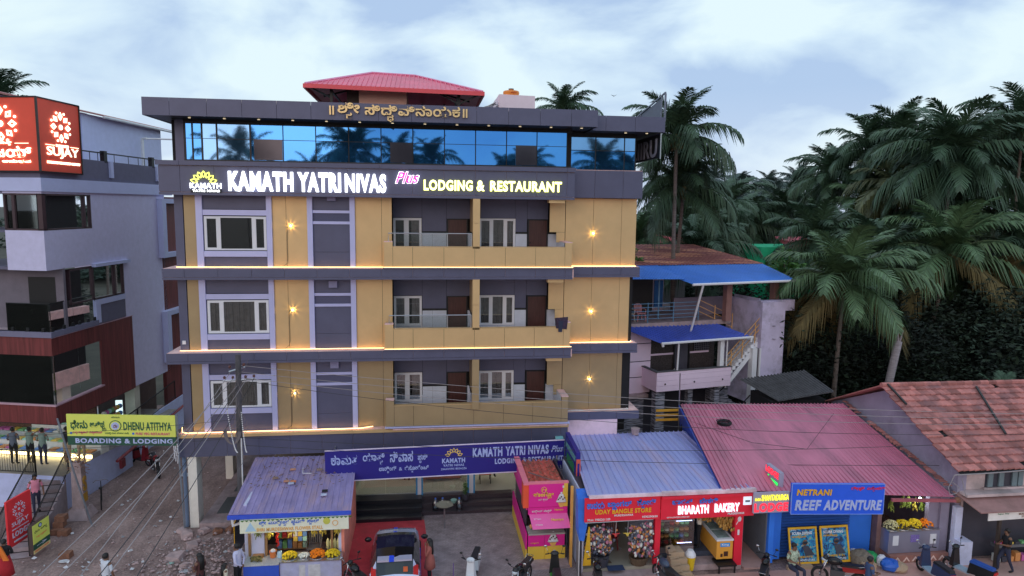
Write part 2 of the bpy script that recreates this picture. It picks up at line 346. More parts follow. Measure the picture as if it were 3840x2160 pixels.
def motorcycle(label, loc, head, colr, tank, seatm=None, group=None, lampm=None):
    """nose towards local +Y"""
    t = thing('motorcycle', label, 'motorcycle', loc, group); seatm = seatm or PLAST; c = t
    def b(mb, n, m, sm=True):
        o = mb.build(n, m, None, smooth=sm); o.parent = t; return o
    for yy in (.62, -.62): w = wheel(None, yy); w.parent = t
    b(MB().ball((0, .2, .86), .19, 12, 8, 0, .75, 1.45, .75), 'fuel_tank', tank)
    mb = MB().hexa([(-.09, -.72, .76), (.09, -.72, .76), (.12, .0, .74), (-.12, .0, .74), (-.08, -.75, .86), (.08, -.75, .86), (.13, .02, .81), (-.13, .02, .81)]); b(mb, 'seat', seatm, False)
    mb = MB().hexa([(-.08, -.8, .62), (.08, -.8, .62), (.1, -.1, .55), (-.1, -.1, .55), (-.06, -.85, .76), (.06, -.85, .76), (.11, -.05, .75), (-.11, -.05, .75)]); b(mb, 'side_panel', colr, False)
    mb = MB().box(-.13, -.15, .28, .13, .28, .58).tube([(0, .1, .55), (0, .22, .72)], .08, 10); b(mb, 'engine', mat('engine_grey', (.10, .10, .11), .5, .5), False)
    b(MB().tube([(.14, .2, .35), (.16, -.1, .28), (.17, -.75, .38)], .04, 8), 'exhaust', CHROME)
    b(MB().tube([(-.09, .62, .29), (-.09, .42, .9)], .025, 6).tube([(.09, .62, .29), (.09, .42, .9)], .025, 6), 'fork', CHROME)
    b(MB().lathe([(.0, -.04), (.09, 0), (.1, .06), (.0, .12)], (0, .5, .84), 12), 'headlight', lampm or mat('lamp_glass', (.55, .6, .65), .1))
    b(MB().ball((0, .46, .93), .1, 10, 6), 'instrument_cowl', PLAST); b(MB().hexa([(-.07, -.95, .6), (.07, -.95, .6), (.07, -.6, .6), (-.07, -.6, .6), (-.05, -1.0, .66), (.05, -1.0, .66), (.07, -.6, .66), (-.07, -.6, .66)]), 'rear_fender', PLAST, False)
    b(MB().box(-.05, -.9, .7, .05, -.86, .76), 'tail_light', mat('tail_red', (.6, .02, .02), .3), False)
    hb = thing('x', None, None); handlebar(hb, .42, 1.02)
    for ch in list(hb.children): ch.parent = t; ch.location = (0, 0, 0)
    bpy.data.objects.remove(hb)
    mb = MB().tube([(.10, -.5, .8), (.12, -.8, .88), (-.12, -.8, .88), (-.10, -.5, .8)], .012, 5); b(mb, 'grab_rail', CHROME)
    place(t, loc, -rad(head)); return t
def scooter(label, loc, head, colr, seatm=None, trim=None, group=None, lampm=None):
    t = thing('scooter', label, 'scooter', loc, group); seatm = seatm or PLAST; trim = trim or PLAST
    def b(mb, n, m, sm=True):
        o = mb.build(n, m, None, smooth=sm); o.parent = t; return o
    for yy in (.58, -.58): w = wheel(None, yy, .23, .05); w.parent = t
    b(MB().hexa([(-.14, .5, .3), (.14, .5, .3), (.20, .30, .3), (-.20, .30, .3), (-.11, .42, .92), (.11, .42, .92), (.13, .34, .92), (-.13, .34, .92)]), 'front_apron', colr, False)
    b(MB().ball((0, .56, .42), .13, 10, 6, 0, .9, 1.5, .6), 'front_fender', colr)
    b(MB().box(-.16, -.2, .26, .16, .34, .32), 'floorboard', trim, False)
    b(MB().hexa([(-.13, -.95, .42), (.13, -.95, .42), (.17, -.15, .3), (-.17, -.15, .3), (-.1, -1.0, .72), (.1, -1.0, .72), (.14, -.2, .70), (-.14, -.2, .70)]), 'rear_body', colr, False)
    b(MB().hexa([(-.11, -.95, .72), (.11, -.95, .72), (.14, -.18, .70), (-.14, -.18, .70), (-.09, -.93, .80), (.09, -.93, .80), (.12, -.2, .78), (-.12, -.2, .78)]), 'seat', seatm, False)
    b(MB().ball((0, .38, .98), .12, 12, 8, 0, 1.25, .9, .8), 'handlebar_cowl', colr)
    b(MB().ball((0, .48, .99), .065, 10, 6, 0, 1.2, .5, 1), 'headlight', lampm or mat('lamp_glass', (.55, .6, .65), .1))
    b(MB().box(-.1, -1.02, .6, .1, -.98, .68), 'tail_light', mat('tail_red', (.6, .02, .02), .3), False)
    hb = thing('x', None, None); handlebar(hb, .40, 1.0, .33, .2)
    for ch in list(hb.children): ch.parent = t; ch.location = (0, 0, 0)
    bpy.data.objects.remove(hb)
    place(t, loc, -rad(head)); return t
def sheet(mb, FL, FR, BL, BR, n, w=.05, h=.03, th=.02):
    """ribbed metal sheet, ribs run from the front edge to the back edge"""
    FL, FR, BL, BR = map(Vector, (FL, FR, BL, BR)); nn = (FR-FL).cross(BL-FL).normalized()
    mb.slab(FL, FR, BR, BL, nn*-th)
    for i in range(n):
        t = (i+.5)/n; a = FL.lerp(FR, t); b = BL.lerp(BR, t); d = (FR-FL).normalized()*w/2; q = (BR-BL).normalized()*w/2
        k = len(mb.v); mb.v += [tuple(a-d), tuple(a+d), tuple(b+q), tuple(b-q), tuple(a-d*.4+nn*h), tuple(a+d*.4+nn*h), tuple(b+q*.4+nn*h), tuple(b-q*.4+nn*h)]
        mb.f += [tuple(k+i_ for i_ in f) for f in ((4, 5, 6, 7), (0, 1, 5, 4), (1, 2, 6, 5), (2, 3, 7, 6), (3, 0, 4, 7))]; mb.m += [0]*5
    return mb
# ================================================================== hotel
hotel = thing('hotel_building', 'gold and charcoal panelled four storey hotel with lit signs in the middle', 'hotel', (8, 5, 0))
G = .006
def panels(x0, x1, z0, z1, y, m, parent, seams=None, d=.03, hseams=()):
    xs = [x0]+[s for s in (seams if seams is not None else [1.22*i for i in range(-1, 17)]) if x0+.08 < s < x1-.08]+[x1]
    zs = [z0]+[z for z in hseams if z0 < z < z1]+[z1]
    for a, b in zip(xs[:-1], xs[1:]):
        for c, e in zip(zs[:-1], zs[1:]): B('cladding_panel', m, parent, (a+G, y, c+G, b-G, y+d, e-G))
def curtain(x0, x1, z0, z1, y, m, parent, amp=.03, wl=.13, name='curtain'):
    mb = MB(); n = max(6, int((x1-x0)/wl*6)); ph = random.random()*6
    ys = [y+amp*math.sin(2*math.pi*(x1-x0)*i/n/wl+ph)+.01*math.sin(i*1.7+ph) for i in range(n+1)]
    mb.add([(x0+(x1-x0)*i/n, ys[i], z) for i in range(n+1) for z in (z0, z1)], [(2*i, 2*i+2, 2*i+3, 2*i+1) for i in range(n)])
    return mb.build(name, m, parent)
def window(x0, x1, z0, z1, y, sashes, parent, cur=((0, 1),), curm=None, f=.055, mf=None, room=True):
    """white framed window: sashes = list of (x0, x1) fractions"""
    w = x1-x0; mf = mf or UPVC
    wn = B('window', ROOM, parent, (x0, y+.052, z0, x1, y+.062, z1))
    B('window_frame', mf, wn, (x0, y-.03, z0, x1, y+.05, z0+f), (x0, y-.03, z1-f, x1, y+.05, z1), (x0, y-.03, z0+f, x0+f, y+.05, z1-f), (x1-f, y-.03, z0+f, x1, y+.05, z1-f),
      (x0, y+.045, z1-.01, x1, y+.05, z1))
    edges = [x0+f]+[x0+w*s for s in sashes]+[x1-f]
    for s in sashes: B('mullion', mf, wn, (x0+w*s-.06, y-.025, z0+f, x0+w*s+.06, y+.04, z1-f))
    for i, (a, b) in enumerate(zip(edges[:-1], edges[1:])):
        a2 = a+(.06 if i else 0); b2 = b-(.06 if i < len(edges)-2 else 0)
        B('pane', GLASS, wn, (a2, y, z0+f, b2, y+.008, z1-f))
        if i in (0, len(edges)-2): B('sash', mf, wn, (a2, y-.028, z0+f, a2+.04, y+.02, z1-f), (b2-.04, y-.028, z0+f, b2, y+.02, z1-f), (a2+.04, y-.028, z0+f, b2-.04, y+.02, z0+f+.04), (a2+.04, y-.028, z1-f-.04, b2-.04, y+.02, z1-f))
    for a, b in cur: curtain(x0+w*a+.02, x0+w*b-.02, z0+.02, z1-.02, y+.032, curm or CURT, wn, .012)
    return wn
# solid core and floor slabs
B('wall_core', BACK, hotel, (-.43, .64, 3.0, 7.70, 12, 16), (7.70, 1.87, 3.0, 14.9, 12, 16), (14.2, 1.9, 3.0, 17.88, 12, 16), (14.90, 1.24, 3.9, 17.86, 1.9, 14.3))
SLABT = mat('slab_top', H_(176, 150, 148), .9, 0, .15, 3, .1, 20, dirt=.3)
for z0, z1, y in ((10.02, 10.43, 0), (6.77, 7.17, 0)):
    B('floor_slab', SLABT, hotel, (-.78, y+.05, z0+.02, 15.0, 12, z1), (15.0, .86, z0+.02, 18.0, 12, z1))
    B('slab_edge', DARK, hotel, (-.8, y-.005, z0-.02, 14.95, y+.045, z0+.07), (15.0, .795, z0-.02, 18.02, .845, z0+.07))
    panels(-.8, 14.95, z0+.075, z1, y, DARK, hotel)
    panels(14.98, 18.02, z0+.075, z1, .8, DARK, hotel, [15.98, 17.2])
B('floor_slab', SLABT, hotel, (-.6, .34, 3.0, 15.0, 12, 3.88), (15.0, .86, 3.86, 18.2, 12, 4.19))
panels(-.62, 14.96, 2.94, 3.74, .3, DARK, hotel)
B('trim_band', GOLD, hotel, (-.64, .2, 3.75, 14.97, .27, 3.87))
panels(15.02, 18.2, 3.84, 4.2, .8, DARK, hotel, [15.98, 17.2])
# sign band of the fifth floor
B('floor_slab', SLABT, hotel, (-.74, .05, 13.24, 14.95, 12, 14.46), (14.95, .86, 13.3, 18.0, 12, 14.44))
B('slab_edge', DARK, hotel, (-.76, -.01, 13.19, 14.96, .045, 13.29))
panels(-.76, 14.96, 13.3, 14.27, 0, DARK, hotel)
panels(-.83, 14.98, 14.28, 14.46, -.08, DARK, hotel, [0, 3.66, 7.32, 10.98, 14.64], d=.1)
panels(14.98, 18.02, 13.29, 14.42, .8, DARK, hotel, [15.98, 17.18], hseams=())
# roof edge
B('roof_slab', mat('soffit_dark', (.03, .032, .04), .35, .3), hotel, (-.95, -.55, 16.02, 15.62, 12.4, 16.5), (15.62, .25, 15.97, 18.62, 12.4, 16.5))
panels(-.99, 15.68, 16.0, 16.64, -.6, DARK, hotel, [-.06]+[1.22*i for i in range(1, 13)])
B('end_cap', DARK, hotel, (-.99, -.57, 16.0, -.955, 12.4, 16.62), (15.64, -.57, 16.0, 15.68, .2, 16.62), (18.64, .23, 15.95, 18.68, 12.4, 16.55))
panels(15.68, 18.68, 15.95, 16.56, .2, DARK, hotel, [16.22, 17.43])
for i in range(13):
    MB().lathe([(.05, -.01), (.05, .0)], (.46+1.225*i, -.1, 16.0), 10).build('downlight', mat('downlight_glow', (1, .8, .5), emit=1.1), hotel)
for x in (17.2, 18.1): MB().lathe([(.055, -.01), (.055, .0)], (x, .75, 15.955), 10).build('downlight', MATS['downlight_glow'], hotel)
for k in range(9): B('roof_ridge', STEEL, hotel, (.2+.42*k, -.3, 16.5, .3+.42*k, 6, 16.67))
# glass storey
BG = mat('blue_glass', (.07, .27, .66), .025, .92, .02, 1)
BG2 = mat('blue_glass_reflecting', (.16, .34, .62), .03, .9, .05, 1)  # paler copy of the blue glass: lighter reflection put into the pane colour
SASH = mat('open_sash_glass', (.07, .065, .085), .1, .5, .08, 2)
B('corner_column', DARK, hotel, (-.31, .6, 14.46, .0, 1.2, 16.02))
B('glazing_backing', BACK, hotel, (0, .66, 14.46, 14.93, .7, 16.02), (14.9, .7, 14.46, 14.93, 1.5, 16.0), (14.9, 1.46, 14.4, 17.9, 1.5, 16.0))
gx = [.05, .32, .66, 1.2, 2.42, 3.63, 4.85, 6.09, 7.33, 8.56, 9.8, 11.03, 12.27, 13.5, 14.73]
fr = B('glazing_frame', BLK, hotel, (0, .585, 14.46, 14.93, .66, 14.54), (0, .6, 15.88, 14.93, .66, 16.02), (0, .59, 15.315, 14.8, .65, 15.335))
for i, x in enumerate(gx): B('glazing_bar', BLK, hotel, (x-(.03 if i < 5 else .012), .58, 14.5, x+(.03 if i < 5 else .012), .65, 15.9))
for i, (a, b) in enumerate(zip(gx[:-1], gx[1:])):
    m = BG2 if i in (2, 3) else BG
    ty = random.uniform(-.004, .004)
    for z0, z1 in ((14.54, 15.315), (15.335, 15.88)):
        MB().hexa([(a+.02, .6+ty, z0), (b-.02, .6-ty, z0), (b-.02, .64, z0), (a+.02, .64, z0), (a+.02, .602+ty, z1), (b-.02, .602-ty, z1), (b-.02, .64, z1), (a+.02, .64, z1)]).build('glass_pane', m, hotel)
for a, b in ((2.55, 3.6), (7.68, 8.54), (12.64, 13.48)): B('sash_window', SASH, hotel, (a, .572, 14.56, b, .596, 15.34))
gw = [14.95, 16.12, 17.36, 17.84]
B('glazing_bar', BLK, hotel, *[(x-.02, 1.38, 14.4, x+.02, 1.45, 15.9) for x in gw]); B('glazing_frame', BLK, hotel, (14.93, 1.39, 15.25, 17.84, 1.45, 15.28), (14.93, 1.39, 15.8, 17.86, 1.46, 16.0))
for a, b in zip(gw[:-1], gw[1:]):
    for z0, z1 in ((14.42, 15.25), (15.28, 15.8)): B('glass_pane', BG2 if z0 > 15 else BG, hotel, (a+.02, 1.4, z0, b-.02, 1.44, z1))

# three room storeys
Wd = (-.45, -.13, .34, .58, 2.94, 3.14, 4.47, 4.67, 6.09, 6.29, 7.70)
lampG = []
def storey(zb, zt, lv):
    low = lv == 0
    h = zt-zb
    B('side_pier', DARK, hotel, (Wd[0], .58, zb, Wd[1]-.01, 1.0, zt))
    B('cladding_panel', GOLD_SHADED, hotel, (Wd[1]+.02, .6, zb, Wd[2], .64, zt))
    for a, b in ((Wd[2], Wd[3]), (Wd[4], Wd[5]), (Wd[6], Wd[7]), (Wd[8], Wd[9])): B('pilaster', SILVER, hotel, (a, .5, zb, b, .63, zt))
    z = lambda r: zb+r
    off = -.02 if not low else .06
    wb = .67 if not low else .97
    B('spandrel_panel', DARK, hotel, (Wd[3], .58, z(2.26)+off, Wd[4], .63, zt))
    B('lintel', SILVER, hotel, (Wd[3], .53, z(2.03)+off, Wd[4], .62, z(2.24)+off))
    B('sill', SILVER, hotel, (Wd[3]+.01, .5, z(wb-.25), Wd[4]-.01, .62, z(wb-.03)))
    B('spandrel_panel', DARK, hotel, (Wd[3], .58, zb, Wd[4], .63, z(wb-.26)))
    window(.62, 2.92, z(wb), z(1.99)+off, .57, (.235, .79), hotel, cur=() if lv == 2 else ((.03, .97),))
    panels(Wd[5], Wd[6], zb, zt, .6, GOLD if lv else GOLD_SHADED, hotel, [3.66])
    z1, z2, z3 = 1.72+off, 1.83+off, 2.15+off
    B('cladding_panel', DARK, hotel, (Wd[7]+.01, .6, zb, Wd[8]-.01, .64, z(.60))); B('cladding_panel', DARK, hotel, (Wd[7]+.01, .6, z(.61), Wd[8]-.01, .64, z(z1)))
    B('rail_trim', SILVER, hotel, (Wd[7], .55, z(z1), Wd[8], .63, z(z2))); B('rail_trim', SILVER, hotel, (Wd[7], .55, z(z3), Wd[8], .63, z(z3+.11)))
    B('vent_panel', mat('vent_mesh', V_(64, 64, 80), .7, .2, .4, 60), hotel, (Wd[7]+.01, .6, z(z2), Wd[8]-.01, .64, z(z3)))
    B('cladding_panel', DARK, hotel, (Wd[7]+.01, .6, z(z3+.12), Wd[8]-.01, .64, zt))
    B('vent_box', mat('vent_box_grey', V_(100, 100, 122), .5), hotel, (5.25, .42, zt-.36 if lv < 2 else zt-.16, 5.57, .6, zt-.1 if lv < 2 else zt-.02))
    panels(Wd[9], Wd[10]+.02, zb, zt, .6, GOLD if lv else GOLD_SHADED, hotel, [7.32])
    # balcony recess
    B('recess_side', DARK, hotel, (7.68, .62, zb, 7.70, 1.86, zt))
    B('balcony_floor', SLABT, hotel, (7.7, .1, zb-.02, 14.9, 1.86, zb+.03))
    for a, b, c in ((7.70, 8.90, 1.97), (8.90, 9.92, 1.41), (9.92, 11.34, 1.94), (11.34, 12.83, 1.97), (12.83, 13.33, 1.41), (13.33, 14.23, 1.95)):
        B('cladding_panel', DARK, hotel, (a+G, 1.8, z(c), b-G, 1.84, zt))
    B('dado_band', BLK, hotel, (8.9, 1.79, z(1.32), 9.92, 1.83, z(1.41)), (12.83, 1.79, z(1.32), 13.33, 1.83, z(1.41)), (14.23, 1.79, z(1.32), 14.85, 1.83, z(1.41)), (10.8, 1.79, z(1.32), 11.34, 1.83, z(1.41)), (10.88, .4, z(1.32), 10.90, 1.8, z(1.41)))
    for a, b in ((7.70, 8.3), (8.3, 8.9), (8.9, 9.33), (9.33, 9.92), (10.8, 11.34), (11.34, 12.1), (12.1, 12.83), (12.83, 13.33), (14.23, 14.62)):
        top = 1.32 if (a >= 8.9 and a < 11) or a >= 12.8 else wb-.02 if low else .68
        B('wall_tile', TILEW, hotel, (a+.003, 1.795, zb+.03, b-.003, 1.83, z(top)))
    wz = z(.68)
    window(7.72, 8.88, wz, z(1.95), 1.78, (.46,), hotel, cur=((.03, .45), (.62, .98)) if lv != 2 else ((.62, .98),))
    window(11.28, 12.82, wz, z(1.96), 1.78, (.35, .71), hotel, cur=((.0, .3), (.36, .70), (.73, .99)))
    for x in (9.93, 13.35):
        dr = B('door', DOORM, hotel, (x+.05, 1.78, zb+.03, x+.82, 1.82, z(1.90)))
        B('door_frame', BLK, dr, (x-.0, 1.74, zb+.03, x+.05, 1.83, z(1.94)), (x+.82, 1.74, zb+.03, x+.87, 1.83, z(1.94)), (x+.05, 1.74, z(1.90), x+.82, 1.83, z(1.94)))
        MB().ball((x+.11, 1.76, z(.95)), .03).build('handle', BLK, dr)
    B('dividing_pier', GOLD if lv else GOLD_SHADED, hotel, (10.9, .0, zb+.8, 11.18, .3, z(1.80)), (10.9, .0, z(1.81), 11.18, .3, zt))
    B('dividing_wall', GOLD if lv else GOLD_SHADED, hotel, (10.90, .3, z(1.42), 11.16, 1.8, zt)); B('dividing_wall_tiles', TILEW, hotel, (10.905, .3, zb, 11.155, 1.8, z(1.32)))
    B('beam', GOLD, hotel, (13.95, .1, zt-.14, 14.6, .5, zt))
    # wing wall
    gm = GOLD if lv else GOLD_SHADED
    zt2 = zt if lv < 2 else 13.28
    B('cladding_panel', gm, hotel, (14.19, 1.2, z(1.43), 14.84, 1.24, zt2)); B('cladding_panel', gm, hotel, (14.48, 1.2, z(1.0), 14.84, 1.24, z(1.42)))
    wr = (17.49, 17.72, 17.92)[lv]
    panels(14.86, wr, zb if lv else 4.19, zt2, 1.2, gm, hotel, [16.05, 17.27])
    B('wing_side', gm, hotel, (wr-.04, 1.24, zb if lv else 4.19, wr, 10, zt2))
    # parapet
    y = .1 if low else 0.
    lo, le, re = (.98, 1.22, 1.20) if low else (.85, 1.04, 1.04)
    b0 = zb+.05 if not low else 4.02
    B('parapet_core', BACK, hotel, (7.46, y+.03, b0, 14.88, y+.22, z(lo)-.02), (14.64, y+.2, b0, 14.88, 1.2, z(re)-.02))
    panels(7.77, 14.62, b0, z(lo), y, gm, hotel)
    B('cladding_panel', gm, hotel, (7.44, y, b0, 7.765, y+.04, z(le))); B('cladding_panel', gm, hotel, (14.625, y, b0, 14.9, y+.04, z(re)))
    B('parapet_side', gm, hotel, (7.43, y+.04, b0, 7.46, .6, z(le))); B('parapet_side', TILEW, hotel, (14.62, y+.25, zb, 14.64, 1.79, z(re)))
    B('parapet_coping', GOLD, hotel, (7.77, y, z(lo), 14.62, y+.25, z(lo)+.025)); B('parapet_coping', SLABT, hotel, (7.43, y, z(le), 7.77, y+.3, z(le)+.03), (14.62, y, z(re), 14.92, 1.2, z(re)+.03))
    B('parapet_lip', DARK if lv else SILVER, hotel, (7.4, y-.05, b0-.07, 14.98, y+.05, b0-.01))
    if lv:
        rl = MB()
        rl.tube([(7.6, .12, z(le)), (7.6, .12, z(1.38)), (10.86, .12, z(1.38)), (10.86, .12, z(lo))], .022)
        for x in (7.85, 8.88, 9.9, 10.84): rl.box(x-.02, .1, z(lo), x+.02, .14, z(1.38))
        rl.build('balcony_railing', STEEL, hotel)
        for a, b in ((7.87, 8.86), (8.9, 9.88), (9.92, 10.82)): B('railing_glass', CLEAR, hotel, (a, .115, z(lo)+.03, b, .123, z(1.34)))
    # warm strip lights
    st = MB()
    w = lambda i: .012*math.sin(i*1.9+lv)
    if lv:
        st.tube([(-.42+.3*i, .42+w(i), zb+.025) for i in range(27)], .011)
        st.tube([(7.42, -.02, b0+.005), (14.96, -.02, b0+.005)], .010)
        st.tube([(15.0, 1.02, zb+.02), (wr-.02, 1.02, zb+.02)]+([(wr+.08, 1.06, zb+.02), (wr+.12, 1.2, zb+.02)] if lv == 1 else []), .014)
    else:
        st.tube([(-.5, .5, 4.1), (-.48, .42, 3.93), (-.3, .34, 3.91)]+[(.1+.35*i, .36+w(i), 3.905) for i in range(19)]+[(6.9, .36, 3.97)], .014)
    st.build('strip_light', LED, hotel)
    # six-petal wall lamps that throw rays across the wall
    for lx, ly, lz in ((3.83, .6, (5.37, 8.74, 12.06)[lv]), (16.05, 1.2, (5.53, 8.50, 11.82)[lv])):
        c = Vector((lx, ly, lz)); lamp = MB()
        nq = 8
        for k in range(nq):
            a = 2*math.pi*(k+.5)/nq; d = Vector((math.cos(a), 0, math.sin(a))); e2 = Vector((-math.sin(a), 0, math.cos(a)))
            p = [c+d*.045-e2*.0085+Vector((0, -.048, 0)), c+d*.045+e2*.0085+Vector((0, -.048, 0)), c+d*.058+e2*.011+Vector((0, -.048, 0)), c+d*.058-e2*.011+Vector((0, -.048, 0))]
            lamp.slab(*[tuple(q) for q in p], (0, .047, 0))
        lamp.tube([c+Vector((0, -.062, 0)), c+Vector((0, -.05, 0))], .06, 12)
        wl = lamp.build('wall_lamp', mat('lamp_metal', (.5, .45, .35), .4, .5), hotel)
        MB().tube([c+Vector((0, -.07, 0)), c+Vector((0, -.0625, 0))], .035, 12).build('lamp_lens', mat('lamp_lens', (1, .95, .62), emit=6), wl)
        ld = bpy.data.lights.new('wall_lamp_light', 'POINT'); ld.energy = 10; ld.color = (1, .66, .22); ld.shadow_soft_size = .005
        lo_ = bpy.data.objects.new('wall_lamp_light', ld); COL.objects.link(lo_); lo_.location = c+Vector((0, -.034, 0))
        if lx < 10:
            MB().tube([(3.70, .585, lz+.0), (3.69, .58, lz-.5), (3.69, .58, zb+.35), (3.66, .56, zb+.15), (3.5, .5, zb+.03)], .008, 4).build('cable', BLK, hotel)
storey(10.43, 13.20, 2); storey(7.17, 10.0, 1); storey(3.88, 6.75, 0)
MB().tube([(7.4, .17, 4.0), (14.95, .17, 4.0)], .022).build('conduit', mat('white_pvc', (.75, .75, .75), .4), hotel)
MB().tube([(15.05, .95, 4.22), (17.5, .95, 4.23), (17.75, .98, 4.22), (17.75, 1.15, 4.22)], .022).build('conduit', MATS['white_pvc'], hotel)
B('junction_box', UPVC, hotel, (-.36, .53, 7.42, -.24, .58, 7.56))
# ground floor under the wing
B('ground_wall', PINKW, hotel, (14.5, .82, 0, 17.24, 1.2, 3.84), (13.2, .84, 0, 14.5, 1.2, 3.5)); 
MB().hexa([(14.42, -.1, 2.6), (14.75, -.1, 2.6), (14.75, .82, 2.6), (14.42, .82, 2.6), (14.42, -.1, 3.2), (14.75, -.1, 3.2), (14.75, .82, 3.52), (14.42, .82, 3.52)]).build('stub_wall', mat('teal_wall', (.2, .48, .5), .8, 0, .2, 4, dirt=.6, dcol=(.5, .42, .4)), hotel)
# illuminated names
petal_logo((.86, -.06, 13.62), XR, .58, YELL, hotel, name='petal_emblem')
lettering('KAMATH', (.36, -.06, 13.44), XR, .2, 1.12, WHITEL, hotel, bold=.03)
B('name_plate', BLK, hotel, (.38, -.05, 13.29, 1.48, -.03, 13.41)); lettering('YATRI NIVAS', (.44, -.075, 13.305), XR, .09, .98, WHITEL, hotel, bold=.03)
lettering('KAMATH', (1.74, -.08, 13.36), XR, .74, 2.35, WHITEL, hotel, bold=.05, ext=.05)
lettering('YATRI', (4.25, -.08, 13.36), XR, .74, 1.6, WHITEL, hotel, bold=.05, ext=.05)
lettering('NIVAS', (6.0, -.08, 13.36), XR, .72, 1.55, WHITEL, hotel, bold=.05, ext=.05)
PINKL = mat('pink_led', (.95, .02, .35), emit=1.4)
lettering('Plus', (7.88, -.09, 13.72), (1, 0, .02), .46, .85, WHITEL, hotel, bold=.05, ext=.03, shear=.35)
lettering('Plus', (7.91, -.125, 13.74), (1, 0, .02), .42, .80, PINKL, hotel, bold=.012, ext=.02, shear=.35)
YW = mat('warm_led', (1, .98, .55), emit=2.2)
for s, x, w in (('LODGING', 8.98, 1.9), ('&', 11.03, .32), ('RESTAURANT', 11.56, 2.86)):
    lettering(s, (x, -.065, 13.48), XR, .42, w, YELL, hotel, bold=.045, ext=.03); lettering(s, (x+.01, -.085, 13.488), XR, .405, w-.02, YW, hotel, bold=.02, ext=.02)
GLD = mat('gold_letter', (.80, .58, .28), .35, .5, .05)
lettering('॥', (5.55, -.68, 16.18), XR, .32, .17, GLD, hotel, bold=.02, ext=.05)
lettering('ಶ್ರೀ', (5.85, -.68, 16.02), XR, .62, .80, GLD, hotel, bold=.025, ext=.05, kan=True)
lettering('ಸಿದ್ಧಿವಿನಾಯಕ', (6.83, -.68, 15.97), XR, .62, 3.52, GLD, hotel, bold=.025, ext=.05, kan=True)
lettering('॥', (10.45, -.68, 16.2), XR, .32, .17, GLD, hotel, bold=.02, ext=.05)
# ground floor lobby
LOBW = mat('lobby_wall', (.55, .55, .48), .7, 0, .08, 2); LOBF = mat('lobby_floor', (.50, .49, .42), .15, 0, .05, 1)
lob = B('lobby_room', LOBW, hotel, (6.0, 7.5, .5, 13.2, 7.6, 3.0), (13.1, 1.7, .5, 13.2, 7.5, 3.0), (5.9, 1.7, .0, 6.0, 7.5, 3.0))
B('lobby_floor', LOBF, lob, (6.0, 1.65, .1, 13.1, 7.5, .5)); B('lobby_ceiling', UPVC, lob, (6.0, .4, 2.92, 13.1, 7.5, 2.96))
BLUEP = mat('blue_trim', (.05, .30, .62), .5)
for a, b in ((8.62, 8.88), (10.84, 11.12)):
    pl = B('lobby_pillar', UPVC, hotel, (a+.05, 1.45, .4, b-.05, 1.75, 2.95)); B('pillar_trim', BLUEP, pl, (a-.02, 1.43, .4, a+.05, 1.76, 2.95), (b-.05, 1.43, .4, b+.02, 1.76, 2.95))
for a, b in ((6.05, 7.3), (7.3, 8.6), (8.9, 10.82)):
    B('lobby_glass', CLEAR, hotel, (a+.01, 1.62, .52, b-.01, 1.635, 2.9)); B('lobby_glass_foot', STEEL, hotel, (a, 1.6, .48, b, 1.65, .53))
LBL = mat('lobby_tube', (1, .95, .82), emit=16)
for x in (6.8, 9.8, 12.2): B('ceiling_light', LBL, hotel, (x-.5, 3.4, 2.88, x+.5, 3.6, 2.915))
MB().hexa([(6.7, 4.5, .5), (8.3, 4.5, .5), (8.3, 5.0, .5), (6.7, 5.0, .5), (6.6, 4.4, 1.5), (8.4, 4.4, 1.5), (8.4, 5.1, 1.5), (6.6, 5.1, 1.5)]).build('reception_desk', mat('tan_wood', (.42, .26, .12), .4), hotel)
GRAN = mat('black_granite', (.02, .02, .026), .3, 0, .3, 20); GRAN2 = mat('red_granite', (.06, .045, .055), .3, 0, .4, 30)
st = thing('entrance_steps', 'polished black and brown granite steps up to the hotel lobby', 'steps', (9, .8, 0))
for k in range(3):
    B('step', GRAN, st, (6.12, .02+.5*k, 0, 8.85, .5+.5*k if k < 2 else 1.66, .17*(k+1)))
    B('step', GRAN2, st, (8.86, .45+.42*k, 0, 12.75, .87+.42*k if k < 2 else 1.66, .165*(k+1)))
sofa = thing('sofa', 'orange red lobby sofa with a wavy back behind the middle glass', 'sofa', (9.9, 3, .5))
mb = MB(); pts = [(9.0+.1*i, 3.0, 1.18+.05*math.sin(i*.9)) for i in range(17)]
mb.prism([(9.0, 3.0, .55)]+[(10.6, 3.0, .55)]+pts[::-1], (0, .2, 0)); mb.build('sofa_back', mat('orange_fabric', (.52, .13, .07), .8), sofa); B('sofa_seat', MATS['orange_fabric'], sofa, (9.0, 3.2, .55, 10.6, 3.8, .95))
# side sign boxes high on the wing
rs = thing('rooftop_sign_board', 'projecting navy sign board seen from behind above the right end of the roof', 'sign', (18.7, 1, 16.5))
mb = MB()
for q in ((.3, 17.55), (.75, 17.5), (3.5, 17.2)): mb.tube([(18.68, q[0], 16.5), (18.68, q[0], q[1])], .035, 4)
mb.tube([(18.68, .3, 17.55), (18.68, 5.0, 16.9)], .04, 4); mb.tube([(18.68, .3, 17.5), (18.68, .3, 16.4)], .05, 4); mb.build('sign_frame', mat('grey_frame', (.18, .2, .26), .5, .4), rs)
mb = MB(); mb.slab((18.7, .85, 16.5), (18.7, 4.9, 16.5), (18.7, 4.9, 16.88), (18.7, .85, 17.4), (.05, 0, 0)); mb.build('sign_panel', mat('navy_sheet', (.08, .10, .16), .5), rs)
rs2 = thing('side_sign_board', 'black projecting letter sign hanging below the right end of the roof', 'sign', (18.5, 2, 14.9))
mb = MB(); mb.slab((18.5, .25, 14.95), (18.5, 5.2, 14.9), (18.5, 5.2, 15.9), (18.5, .25, 15.9), (.06, 0, 0)); mb.build('sign_panel', BLK, rs2)
